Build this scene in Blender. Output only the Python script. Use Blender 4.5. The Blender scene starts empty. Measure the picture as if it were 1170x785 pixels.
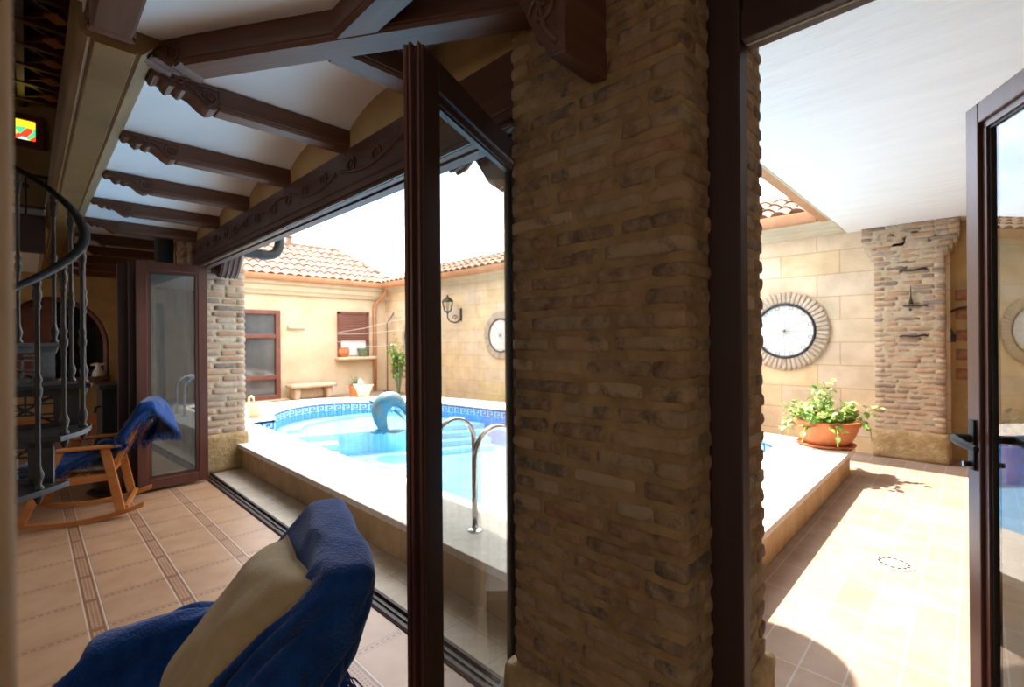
import bpy, bmesh, math, random
from math import sin, cos, pi, radians, sqrt, atan2, hypot
from mathutils import Vector, Matrix, noise
from mathutils.geometry import tessellate_polygon

random.seed(7)
S = bpy.context.scene
COL = S.collection

# ------------------------------------------------------------------ camera
YAW, ROLL = radians(45.65), -0.0075
_a = Vector((sin(YAW), cos(YAW), 0)); _r0 = Vector((cos(YAW), -sin(YAW), 0)); _u0 = Vector((0, 0, 1))
_r = _r0 * cos(ROLL) + _u0 * sin(ROLL); _u = -_r0 * sin(ROLL) + _u0 * cos(ROLL)
cam = bpy.data.cameras.new('camera'); camo = bpy.data.objects.new('camera', cam); COL.objects.link(camo)
cam.sensor_width = 36; cam.lens = 541.2 / 1170 * 36
cam.shift_y = -4.9 / 1170
cam.clip_start = 0.02
camo.matrix_world = Matrix(((_r.x, _u.x, -_a.x, 0), (_r.y, _u.y, -_a.y, 0), (_r.z, _u.z, -_a.z, 1.45), (0, 0, 0, 1)))
cam.dof.use_dof = True; cam.dof.focus_distance = 1.7; cam.dof.aperture_fstop = 3.2
S.camera = camo

# ------------------------------------------------------------------ colour management, sky, sun
S.view_settings.view_transform = 'Standard'; S.view_settings.look = 'None'
S.view_settings.gamma = 1; S.view_settings.use_curve_mapping = False
S.view_settings.exposure = 1.35
SKY = 2.5
SUN = 6.0
W = bpy.data.worlds.new('sky'); S.world = W; W.use_nodes = True
wn = W.node_tree; wn.nodes.clear()
w_o = wn.nodes.new('ShaderNodeOutputWorld'); w_b = wn.nodes.new('ShaderNodeBackground')
w_tc = wn.nodes.new('ShaderNodeTexCoord'); w_n = wn.nodes.new('ShaderNodeTexNoise'); w_r = wn.nodes.new('ShaderNodeValToRGB')
w_m = wn.nodes.new('ShaderNodeMapping'); w_m.inputs['Scale'].default_value = (1.6, 1.6, 3.2)
w_n.inputs['Scale'].default_value = 1.6; w_n.inputs['Detail'].default_value = 8; w_n.inputs['Roughness'].default_value = 0.55
w_r.color_ramp.elements[0].position = 0.30; w_r.color_ramp.elements[0].color = (0.42, 0.62, 0.95, 1)
w_r.color_ramp.elements[1].position = 0.47; w_r.color_ramp.elements[1].color = (0.93, 0.96, 1.0, 1)
wn.links.new(w_tc.outputs['Generated'], w_m.inputs['Vector']); wn.links.new(w_m.outputs[0], w_n.inputs['Vector'])
wn.links.new(w_n.outputs['Fac'], w_r.inputs['Fac']); wn.links.new(w_r.outputs[0], w_b.inputs['Color'])
w_b.inputs['Strength'].default_value = SKY
wn.links.new(w_b.outputs[0], w_o.inputs['Surface'])

sl = bpy.data.lights.new('sun', 'SUN'); slo = bpy.data.objects.new('sun', sl); COL.objects.link(slo)
sl.energy = SUN; sl.angle = radians(0.6); sl.color = (1.0, 0.92, 0.83)
slo.rotation_euler = Vector((0.06, 0.5, 1)).to_track_quat('Z', 'Y').to_euler()
slo.location = (3, 6, 9)
def fill_light(name, loc, rot, sx, sy, power):     # area lamps added out of view to brighten the room
    l = bpy.data.lights.new(name, 'AREA'); l.shape = 'RECTANGLE'; l.size = sx; l.size_y = sy; l.energy = power; l.color = (1.0, 0.93, 0.82)
    o = bpy.data.objects.new(name, l); COL.objects.link(o); o.location = loc; o.rotation_euler = rot
fill_light('window_daylight', (-4.9, 0.2, 1.7), (0, radians(-90), 0), 1.6, 3.0, 9)
fill_light('window_daylight', (-1.8, -2.9, 1.7), (radians(90), 0, 0), 3.0, 1.6, 7)
fill_light('window_daylight', (-4.8, 9.2, 1.5), (0, radians(-90), 0), 1.6, 2.5, 14)

S.cycles.max_bounces = 14; S.cycles.diffuse_bounces = 7; S.cycles.glossy_bounces = 5
S.cycles.transparent_max_bounces = 16; S.cycles.transmission_bounces = 6
S.cycles.sample_clamp_indirect = 6; S.cycles.use_denoising = True
S.cycles.blur_glossy = 0.6

# ------------------------------------------------------------------ materials
def new_mat(name):
    m = bpy.data.materials.new(name); m.use_nodes = True
    nt = m.node_tree; b = nt.nodes['Principled BSDF']
    return m, nt, b
def N(nt, t, **kw):
    n = nt.nodes.new(t)
    for k, v in kw.items(): setattr(n, k, v)
    return n
def coords(nt, scale=(1, 1, 1), rot=(0, 0, 0), loc=(0, 0, 0), out='Object'):
    tc = N(nt, 'ShaderNodeTexCoord'); mp = N(nt, 'ShaderNodeMapping')
    mp.inputs['Scale'].default_value = scale; mp.inputs['Rotation'].default_value = rot; mp.inputs['Location'].default_value = loc
    nt.links.new(tc.outputs[out], mp.inputs['Vector'])
    return mp.outputs[0]
def ramp(nt, fac, stops):
    r = N(nt, 'ShaderNodeValToRGB'); e = r.color_ramp.elements
    while len(e) < len(stops): e.new(0.5)
    for i, (p, c) in enumerate(stops):
        e[i].position = p; e[i].color = (*c, 1) if len(c) == 3 else c
    nt.links.new(fac, r.inputs['Fac']); return r.outputs['Color']
def noise_t(nt, vec, scale, detail=5, rough=0.55):
    n = N(nt, 'ShaderNodeTexNoise'); n.inputs['Scale'].default_value = scale
    n.inputs['Detail'].default_value = detail; n.inputs['Roughness'].default_value = rough
    nt.links.new(vec, n.inputs['Vector']); return n.outputs['Fac']
def bump(nt, b, h, strength=0.3, dist=0.01):
    n = N(nt, 'ShaderNodeBump'); n.inputs['Strength'].default_value = strength; n.inputs['Distance'].default_value = dist
    nt.links.new(h, n.inputs['Height']); nt.links.new(n.outputs[0], b.inputs['Normal'])
def mixc(nt, fac, a, c, mode='MIX'):
    n = N(nt, 'ShaderNodeMix', data_type='RGBA', blend_type=mode)
    if isinstance(fac, (int, float)): n.inputs[0].default_value = fac
    else: nt.links.new(fac, n.inputs[0])
    for sock, v in ((n.inputs[6], a), (n.inputs[7], c)):
        if isinstance(v, tuple): sock.default_value = (*v, 1)
        else: nt.links.new(v, sock)
    return n.outputs[2]
def math_n(nt, op, a, b=None):
    n = N(nt, 'ShaderNodeMath', operation=op)
    for i, v in enumerate((a, b)):
        if v is None: continue
        if isinstance(v, (int, float)): n.inputs[i].default_value = v
        else: nt.links.new(v, n.inputs[i])
    return n.outputs[0]

def M_noise(name, c1, c2, scale=6, rough=0.6, bs=0.2, bd=0.004, metal=0, sc=(1, 1, 1), detail=6, bscale=None, lo=0.35, hi=0.65, spec=0.5):
    m, nt, b = new_mat(name); v = coords(nt, sc)
    f = noise_t(nt, v, scale, detail)
    nt.links.new(ramp(nt, f, ((lo, c1), (hi, c2))), b.inputs['Base Color'])
    b.inputs['Roughness'].default_value = rough; b.inputs['Metallic'].default_value = metal
    b.inputs['Specular IOR Level'].default_value = spec
    if bs: bump(nt, b, noise_t(nt, v, bscale or scale * 6, 4), bs, bd)
    return m
def M_wood(name, c1, c2, axis=0, rough=0.42, scale=5):
    m, nt, b = new_mat(name)
    sc = [14, 14, 14]; sc[axis] = 0.9
    v = coords(nt, tuple(sc)); f = noise_t(nt, v, scale * 0.35, 7, 0.6)
    nt.links.new(ramp(nt, f, ((0.3, c1), (0.7, c2))), b.inputs['Base Color'])
    b.inputs['Roughness'].default_value = rough
    bump(nt, b, f, 0.25, 0.003)
    return m
def M_glass(name, tint=(0.9, 0.95, 0.93), ior=1.5, dust_haze=0.0):
    m = bpy.data.materials.new(name); m.use_nodes = True; nt = m.node_tree; nt.nodes.clear()
    o = N(nt, 'ShaderNodeOutputMaterial'); t = N(nt, 'ShaderNodeBsdfTransparent'); g = N(nt, 'ShaderNodeBsdfGlossy')
    t.inputs[0].default_value = (*tint, 1); g.inputs['Roughness'].default_value = 0.0
    f = N(nt, 'ShaderNodeFresnel'); gm = N(nt, 'ShaderNodeNewGeometry')   # leaving the pane adds no second mirror
    nt.links.new(math_n(nt, 'SUBTRACT', ior, math_n(nt, 'MULTIPLY', gm.outputs['Backfacing'], ior - 1.0)), f.inputs['IOR'])
    mx = N(nt, 'ShaderNodeMixShader'); nt.links.new(f.outputs[0], mx.inputs[0])
    nt.links.new(t.outputs[0], mx.inputs[1]); nt.links.new(g.outputs[0], mx.inputs[2])
    out = mx.outputs[0]
    if dust_haze:
        d = N(nt, 'ShaderNodeBsdfDiffuse'); d.inputs[0].default_value = (0.7, 0.68, 0.64, 1)
        v = coords(nt, (22, 22, 1.2)); fac = math_n(nt, 'MULTIPLY', noise_t(nt, v, 2, 6), dust_haze)
        m2 = N(nt, 'ShaderNodeMixShader'); nt.links.new(fac, m2.inputs[0]); nt.links.new(out, m2.inputs[1]); nt.links.new(d.outputs[0], m2.inputs[2])
        out = m2.outputs[0]
    nt.links.new(out, o.inputs['Surface'])
    return m
def M_attr(name, rough=0.85, attr='tint', nscale=22, scorch=0.9):
    """rustic brick: per-brick tint attribute, mottled with lime and scorch"""
    m, nt, b = new_mat(name); v = coords(nt)
    at = N(nt, 'ShaderNodeAttribute', attribute_name=attr)
    f1 = noise_t(nt, v, nscale, 8, 0.65)
    c = mixc(nt, ramp(nt, f1, ((0.42, (0, 0, 0)), (0.68, (0.75, 0.75, 0.75)))), at.outputs['Color'], (0.42, 0.29, 0.16))
    f2 = noise_t(nt, v, nscale * 0.45, 8, 0.7)
    c = mixc(nt, ramp(nt, f2, ((0.52, (0, 0, 0)), (0.66, (scorch, scorch, scorch)))), c, (0.085, 0.062, 0.045))
    nt.links.new(c, b.inputs['Base Color']); b.inputs['Roughness'].default_value = rough
    bump(nt, b, noise_t(nt, v, nscale * 4, 6, 0.7), 0.5, 0.006)
    return m

MT = {}
MT['wood'] = M_wood('dark_carved_wood', (0.075, 0.028, 0.014), (0.15, 0.062, 0.034), 0, 0.5)
MT['wood_y'] = M_wood('dark_wood_along_wall', (0.055, 0.020, 0.011), (0.10, 0.040, 0.024), 1, 0.5)
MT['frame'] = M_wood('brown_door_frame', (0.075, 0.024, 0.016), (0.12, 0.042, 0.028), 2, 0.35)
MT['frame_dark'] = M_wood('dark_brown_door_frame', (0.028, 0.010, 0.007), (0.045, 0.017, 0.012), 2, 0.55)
MT['gasket'] = M_noise('black_rubber', (0.006, 0.006, 0.006), (0.012, 0.011, 0.01), 30, 0.5, 0)
MT['ochre'] = M_noise('ochre_plaster', (0.37, 0.235, 0.09), (0.48, 0.32, 0.14), 3.5, 0.8, 0.25, 0.004)
MT['ochre_dark'] = M_noise('ochre_painted_beam', (0.17, 0.092, 0.028), (0.23, 0.13, 0.042), 3.5, 0.6, 0.2, 0.003)
MT['white'] = M_noise('white_plaster', (0.85, 0.87, 0.90), (0.89, 0.91, 0.94), 4, 0.85, 0.12, 0.003)
MT['porch_white'] = M_noise('porch_white_plaster', (0.83, 0.815, 0.79), (0.87, 0.855, 0.83), 2, 0.8, 0.35, 0.03, sc=(3.2, 0.75, 1), bscale=4.5)  # stretched bump and tone imitate light rippling up from the pool
MT['cream'] = M_noise('cream_render', (0.55, 0.42, 0.26), (0.67, 0.54, 0.37), 1.6, 0.9, 0.2, 0.004, detail=8)
MT['cream_trim'] = M_noise('cream_cornice', (0.55, 0.46, 0.31), (0.62, 0.53, 0.37), 3, 0.8, 0.1, 0.003)
MT['mortar'] = M_noise('ochre_mortar', (0.23, 0.142, 0.062), (0.36, 0.235, 0.11), 14, 0.95, 0.6, 0.006, detail=9)
MT['mortar_pale'] = M_noise('pale_mortar', (0.44, 0.34, 0.22), (0.54, 0.43, 0.30), 14, 0.95, 0.5, 0.006)
MT['brick'] = M_attr('rustic_brick')
MT['brick_pale'] = M_attr('pale_weathered_brick', scorch=0.35)
MT['stone_base'] = M_noise('rough_sandstone', (0.36, 0.235, 0.10), (0.52, 0.37, 0.19), 9, 0.9, 0.8, 0.02, detail=9, bscale=30)
MT['stone'] = M_noise('pale_limestone', (0.58, 0.44, 0.28), (0.68, 0.54, 0.37), 8, 0.85, 0.3, 0.006)
MT['coping'] = M_noise('pool_coping_stone', (0.62, 0.57, 0.49), (0.73, 0.68, 0.60), 24, 0.75, 0.3, 0.004, detail=9)
MT['iron'] = M_noise('black_iron', (0.012, 0.011, 0.011), (0.03, 0.028, 0.028), 20, 0.45, 0.3, 0.002)
MT['castiron'] = M_noise('grey_black_cast_iron', (0.012, 0.011, 0.011), (0.026, 0.024, 0.024), 16, 0.42, 0.35, 0.003)
MT['steel'] = M_noise('polished_steel', (0.55, 0.54, 0.52), (0.68, 0.67, 0.66), 40, 0.18, 0.15, 0.001, metal=1)
MT['dullsteel'] = M_noise('dull_steel', (0.10, 0.095, 0.09), (0.15, 0.145, 0.14), 40, 0.5, 0.1, 0.001, metal=0.6)
MT['terracotta'] = M_noise('terracotta', (0.50, 0.155, 0.055), (0.60, 0.21, 0.085), 7, 0.75, 0.2, 0.003)
MT['rooftile'] = M_noise('weathered_roof_tile', (0.17, 0.088, 0.054), (0.29, 0.20, 0.14), 5, 0.9, 0.4, 0.008, detail=9)
MT['gutter'] = M_noise('copper_coloured_gutter', (0.42, 0.185, 0.085), (0.50, 0.24, 0.115), 5, 0.5, 0.05, 0.002)
MT['leaf'] = M_noise('green_leaf', (0.10, 0.25, 0.03), (0.30, 0.48, 0.08), 20, 0.5, 0.1, 0.002, lo=0.4, hi=0.6)
MT['leaf_pale'] = M_noise('pale_green_leaf', (0.25, 0.34, 0.06), (0.52, 0.58, 0.22), 20, 0.5, 0.1, 0.002, lo=0.4, hi=0.6)
MT['agave'] = M_noise('grey_green_agave', (0.10, 0.15, 0.08), (0.20, 0.25, 0.14), 12, 0.5, 0.1, 0.002)
MT['ivory'] = M_noise('ivory_ceramic', (0.74, 0.58, 0.36), (0.82, 0.70, 0.50), 12, 0.5, 0.1, 0.002)
MT['shell'] = M_noise('sea_shell', (0.62, 0.40, 0.22), (0.85, 0.72, 0.52), 14, 0.6, 0.2, 0.003)
MT['whiteceramic'] = M_noise('white_ceramic', (0.75, 0.75, 0.74), (0.82, 0.82, 0.82), 12, 0.3, 0.1, 0.002)
MT['wicker'] = M_noise('brown_wicker', (0.08, 0.035, 0.012), (0.20, 0.10, 0.04), 60, 0.8, 0.7, 0.006)
MT['brownpot'] = M_noise('dark_brown_ceramic', (0.03, 0.018, 0.012), (0.06, 0.035, 0.022), 8, 0.35, 0.1, 0.002)
MT['honeywood'] = M_wood('honey_stained_wood', (0.36, 0.115, 0.025), (0.50, 0.19, 0.05), 0, 0.4)
MT['patina'] = M_noise('turquoise_patina_bronze', (0.035, 0.13, 0.165), (0.15, 0.125, 0.095), 9, 0.55, 0.5, 0.006, lo=0.46, hi=0.66)
MT['rope'] = M_noise('pale_rope', (0.66, 0.60, 0.50), (0.74, 0.70, 0.6), 60, 0.9, 0.3, 0.001)
MT['glass'] = M_glass('clear_glass', (0.92, 0.95, 0.94), 1.5)
MT['glass_leaf'] = M_glass('reflective_door_glass', (0.78, 0.82, 0.80), 2.1)
MT['glass_dusty'] = M_glass('dusty_door_glass', (0.86, 0.87, 0.86), 1.5, 0.16)
MT['glass_grey'] = M_glass('smoky_door_glass', (0.50, 0.56, 0.52), 2.4, 0.22)  # pale haze in the pane imitates the reflection on the far leaves
MT['frosted'] = M_noise('opal_window_pane', (0.74, 0.74, 0.72), (0.82, 0.82, 0.80), 4, 0.3, 0)
MT['darkpane'] = M_noise('dark_window_glass', (0.008, 0.009, 0.008), (0.02, 0.022, 0.018), 3, 0.08, 0)
MT['greypane'] = M_noise('grey_window_glass', (0.06, 0.07, 0.075), (0.10, 0.11, 0.115), 2, 0.06, 0, spec=0.9)
MT['shutter'] = M_noise('brown_roller_shutter', (0.15, 0.055, 0.035), (0.19, 0.075, 0.05), 10, 0.6, 0.1, 0.002)
MT['red_frame'] = M_noise('red_brown_joinery', (0.15, 0.045, 0.028), (0.20, 0.07, 0.045), 6, 0.45, 0.1, 0.002)
MT['keyblue'] = M_noise('navy_mosaic', (0.015, 0.05, 0.20), (0.03, 0.085, 0.28), 60, 0.3, 0.1, 0.001)
MT['brickred'] = M_noise('reddish_brick', (0.26, 0.11, 0.055), (0.36, 0.17, 0.09), 12, 0.9, 0.3, 0.004)
MT['rusty'] = M_noise('rusty_thin_iron', (0.16, 0.10, 0.06), (0.24, 0.16, 0.10), 20, 0.7, 0)
MT['red'] = M_noise('red_petals', (0.55, 0.02, 0.02), (0.7, 0.05, 0.05), 30, 0.6, 0)
MT['black'] = M_noise('matt_black_steel', (0.006, 0.006, 0.006), (0.012, 0.012, 0.012), 10, 0.6, 0.05, 0.001)

def M_blocks(name, c1, c2, cm, bw, bh, ms, plane, off=0.5, rough=0.85, bs=0.4, loc=(0, 0, 0), nscale=5, sq=1.0, fr=2, mort_smooth=0.1):
    """stone blocks / tiles laid in a plane: 'YZ','XZ','XY','YX'"""
    m, nt, b = new_mat(name)
    tc = N(nt, 'ShaderNodeTexCoord'); sp = N(nt, 'ShaderNodeSeparateXYZ'); cb = N(nt, 'ShaderNodeCombineXYZ')
    nt.links.new(tc.outputs['Object'], sp.inputs[0])
    nt.links.new(sp.outputs[plane[0]], cb.inputs[0]); nt.links.new(sp.outputs[plane[1]], cb.inputs[1])
    mp = N(nt, 'ShaderNodeMapping'); mp.inputs['Location'].default_value = loc; nt.links.new(cb.outputs[0], mp.inputs[0])
    br = N(nt, 'ShaderNodeTexBrick'); br.offset = off; br.squash = sq; br.offset_frequency = fr
    br.inputs['Scale'].default_value = 1; br.inputs['Brick Width'].default_value = bw; br.inputs['Row Height'].default_value = bh
    br.inputs['Mortar Size'].default_value = ms; br.inputs['Mortar Smooth'].default_value = mort_smooth
    br.inputs['Color1'].default_value = (*c1, 1); br.inputs['Color2'].default_value = (*c2, 1); br.inputs['Mortar'].default_value = (*cm, 1)
    nt.links.new(mp.outputs[0], br.inputs['Vector'])
    f = noise_t(nt, tc.outputs['Object'], nscale, 8, 0.6)
    g = N(nt, 'ShaderNodeMix', data_type='RGBA', blend_type='MULTIPLY'); g.inputs[0].default_value = 1
    nt.links.new(br.outputs['Color'], g.inputs[6]); nt.links.new(ramp(nt, f, ((0.35, (0.84, 0.80, 0.74)), (0.65, (1.08, 1.08, 1.08)))), g.inputs[7])
    nt.links.new(g.outputs[2], b.inputs['Base Color']); b.inputs['Roughness'].default_value = rough
    h = math_n(nt, 'SUBTRACT', math_n(nt, 'MULTIPLY', f, 0.35), br.outputs['Fac'])
    bump(nt, b, h, bs, 0.008)
    return m
MT['ashlar'] = M_blocks('limestone_blocks', (0.72, 0.53, 0.30), (0.66, 0.54, 0.42), (0.55, 0.40, 0.23), 0.68, 0.296, 0.008, 'YZ', 0.37, loc=(0.1, 0.05, 0), nscale=3)
MT['terrace'] = M_blocks('sandstone_terrace_tile', (0.37, 0.262, 0.20), (0.33, 0.223, 0.162), (0.42, 0.36, 0.31), 0.338, 0.165, 0.004, 'XY', 0.0, rough=0.7, loc=(0.15, 0.075, 0), nscale=4, bs=0.15)
MT['sill'] = M_blocks('pale_threshold_tile', (0.62, 0.53, 0.43), (0.58, 0.49, 0.39), (0.45, 0.37, 0.29), 0.34, 0.34, 0.004, 'YX', 0.0, rough=0.6, nscale=6, bs=0.15)
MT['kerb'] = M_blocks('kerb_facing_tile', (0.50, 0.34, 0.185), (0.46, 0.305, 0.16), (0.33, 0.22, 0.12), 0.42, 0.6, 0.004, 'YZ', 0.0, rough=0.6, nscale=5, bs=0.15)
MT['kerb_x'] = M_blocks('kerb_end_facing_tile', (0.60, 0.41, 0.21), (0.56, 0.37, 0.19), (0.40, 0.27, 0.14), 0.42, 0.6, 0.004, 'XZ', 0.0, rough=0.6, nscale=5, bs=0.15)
MT['mosaic'] = M_blocks('pool_mosaic', (0.40, 0.66, 0.86), (0.48, 0.73, 0.90), (0.58, 0.76, 0.88), 0.04, 0.04, 0.0035, 'XY', 0.0, rough=0.3, nscale=3, bs=0.0)
MT['mosaic_wall'] = M_blocks('pool_wall_mosaic', (0.03, 0.22, 0.60), (0.06, 0.30, 0.70), (0.22, 0.45, 0.75), 0.04, 0.04, 0.0035, 'XZ', 0.0, rough=0.3, nscale=3, bs=0.0)  # deeper blue than the floor: shade on the wall put into its colour
MT['band'] = M_noise('pale_blue_tile_band', (0.40, 0.62, 0.86), (0.48, 0.68, 0.90), 40, 0.3, 0)

def M_floor():
    """0.376 m tiles; broad patterned band along Y, narrow dashed band along X"""
    m, nt, b = new_mat('terracotta_patterned_tile')
    tc = N(nt, 'ShaderNodeTexCoord'); sp = N(nt, 'ShaderNodeSeparateXYZ'); nt.links.new(tc.outputs['Object'], sp.inputs[0])
    P_ = 0.3775
    def cell(s, off):   # position in metres inside the period
        return math_n(nt, 'MULTIPLY', math_n(nt, 'FRACT', math_n(nt, 'DIVIDE', math_n(nt, 'ADD', s, off), P_)), P_)
    u = cell(sp.outputs[0], 10 * P_ - 0.165 + 0.0)          # broad band 0 .. .078
    v = cell(sp.outputs[1], 10 * P_ - 2.955 + 6 * P_ + 0.02)  # narrow band 0 .. .042
    def band(s, lo, hi):
        return math_n(nt, 'MULTIPLY', math_n(nt, 'GREATER_THAN', s, lo), math_n(nt, 'LESS_THAN', s, hi))
    def orr(*a):
        r = a[0]
        for k in a[1:]: r = math_n(nt, 'MAXIMUM', r, k)
        return r
    f = noise_t(nt, tc.outputs['Object'], 5, 8, 0.6); f2 = noise_t(nt, tc.outputs['Object'], 40, 5, 0.6)
    base = ramp(nt, f, ((0.3, (0.37, 0.205, 0.11)), (0.7, (0.48, 0.285, 0.165))))
    base = mixc(nt, math_n(nt, 'MULTIPLY', f2, 0.25), base, (0.33, 0.17, 0.09))
    # terracotta pattern lines
    dash_y = math_n(nt, 'LESS_THAN', math_n(nt, 'FRACT', math_n(nt, 'MULTIPLY', sp.outputs[1], 46)), 0.55)
    dash_x = math_n(nt, 'LESS_THAN', math_n(nt, 'FRACT', math_n(nt, 'MULTIPLY', sp.outputs[0], 34)), 0.6)
    red = orr(band(u, 0.008, 0.018), band(u, 0.060, 0.070),
              math_n(nt, 'MULTIPLY', band(u, 0.026, 0.036), dash_y), math_n(nt, 'MULTIPLY', band(u, 0.042, 0.052), dash_y),
              band(v, 0.0, 0.003), band(v, 0.034, 0.037), math_n(nt, 'MULTIPLY', band(v, 0.012, 0.025), dash_x),
              math_n(nt, 'MULTIPLY', band(u, 0.018, 0.060), band(v, 0.004, 0.034)))
    c = mixc(nt, math_n(nt, 'MULTIPLY', red, 0.85), base, (0.19, 0.075, 0.045))
    grout = orr(band(u, 0, 0.005), band(u, 0.073, 0.079))
    c = mixc(nt, math_n(nt, 'MULTIPLY', grout, 0.8), c, (0.62, 0.50, 0.40))
    g2 = orr(band(v, 0.040, 0.043), band(u, 0.079, 0.0815))
    c = mixc(nt, math_n(nt, 'MULTIPLY', g2, 0.8), c, (0.16, 0.10, 0.08))
    nt.links.new(c, b.inputs['Base Color']); b.inputs['Roughness'].default_value = 0.38
    h = math_n(nt, 'SUBTRACT', math_n(nt, 'MULTIPLY', f2, 0.3), orr(grout, g2))
    bump(nt, b, h, 0.2, 0.003)
    return m
MT['floor'] = M_floor()

def M_water():
    m = bpy.data.materials.new('pool_water'); m.use_nodes = True; nt = m.node_tree; nt.nodes.clear()
    o = N(nt, 'ShaderNodeOutputMaterial'); t = N(nt, 'ShaderNodeBsdfTransparent'); g = N(nt, 'ShaderNodeBsdfGlossy')
    t.inputs[0].default_value = (0.62, 0.86, 0.97, 1); g.inputs['Roughness'].default_value = 0.02
    f = N(nt, 'ShaderNodeFresnel'); f.inputs['IOR'].default_value = 1.33
    v = coords(nt); n1 = noise_t(nt, v, 5, 3, 0.5); n2 = noise_t(nt, v, 17, 2, 0.5)
    bp = N(nt, 'ShaderNodeBump'); bp.inputs['Strength'].default_value = 0.12; bp.inputs['Distance'].default_value = 0.05
    nt.links.new(math_n(nt, 'ADD', n1, math_n(nt, 'MULTIPLY', n2, 0.3)), bp.inputs['Height'])
    nt.links.new(bp.outputs[0], g.inputs['Normal']); nt.links.new(bp.outputs[0], f.inputs['Normal'])
    mx = N(nt, 'ShaderNodeMixShader'); nt.links.new(f.outputs[0], mx.inputs[0])
    nt.links.new(t.outputs[0], mx.inputs[1]); nt.links.new(g.outputs[0], mx.inputs[2]); nt.links.new(mx.outputs[0], o.inputs['Surface'])
    return m
MT['water'] = M_water()

def M_fabric(name, c1, c2, weave=260, plaid=None):
    m, nt, b = new_mat(name); v = coords(nt)
    f = noise_t(nt, v, 26, 5, 0.6)
    c = ramp(nt, f, ((0.3, c1), (0.7, c2)))
    if plaid:
        sp = N(nt, 'ShaderNodeSeparateXYZ'); nt.links.new(v, sp.inputs[0])
        for k, sc in ((1, 9.0), (2, 9.0), (0, 9.0)):
            st = math_n(nt, 'LESS_THAN', math_n(nt, 'FRACT', math_n(nt, 'MULTIPLY', sp.outputs[k], sc)), 0.42)
            c = mixc(nt, math_n(nt, 'MULTIPLY', st, 0.4), c, plaid)
    nt.links.new(c, b.inputs['Base Color']); b.inputs['Roughness'].default_value = 0.95
    b.inputs['Specular IOR Level'].default_value = 0.1
    b.inputs['Sheen Weight'].default_value = 0.25
    w = N(nt, 'ShaderNodeTexVoronoi'); w.inputs['Scale'].default_value = weave; nt.links.new(v, w.inputs['Vector'])
    bump(nt, b, math_n(nt, 'ADD', w.outputs['Distance'], math_n(nt, 'MULTIPLY', f, 0.4)), 0.6, 0.004)
    return m
MT['blue'] = M_fabric('blue_woven_cotton', (0.003, 0.028, 0.135), (0.006, 0.052, 0.22), 110)
MT['beige'] = M_fabric('beige_linen', (0.46, 0.325, 0.165), (0.54, 0.39, 0.21), 500)
MT['plaid'] = M_fabric('beige_plaid', (0.42, 0.34, 0.25), (0.46, 0.38, 0.28), 400, (0.14, 0.12, 0.11))

def M_stained():
    m, nt, b = new_mat('stained_glass_colours'); v = coords(nt, (1, 1, 1))
    w = N(nt, 'ShaderNodeTexVoronoi'); w.inputs['Scale'].default_value = 13; nt.links.new(v, w.inputs['Vector'])
    sp = N(nt, 'ShaderNodeSeparateColor'); nt.links.new(w.outputs['Color'], sp.inputs[0])
    r = N(nt, 'ShaderNodeValToRGB'); r.color_ramp.interpolation = 'CONSTANT'; e = r.color_ramp.elements
    e[0].position = 0; e[0].color = (0.9, 0.05, 0.02, 1); e[1].position = 0.3; e[1].color = (0.95, 0.65, 0.02, 1)
    for p, c in ((0.52, (0.05, 0.6, 0.2, 1)), (0.68, (0.55, 0.85, 0.9, 1)), (0.8, (0.95, 0.35, 0.03, 1))):
        k = e.new(p); k.color = c
    nt.links.new(sp.outputs[0], r.inputs[0])
    nt.links.new(r.outputs[0], b.inputs['Base Color']); nt.links.new(r.outputs[0], b.inputs['Emission Color'])
    b.inputs['Emission Strength'].default_value = 0.75  # glow stands in for daylight coming through the glass from behind
    return m
MT['stained'] = M_stained()

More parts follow.
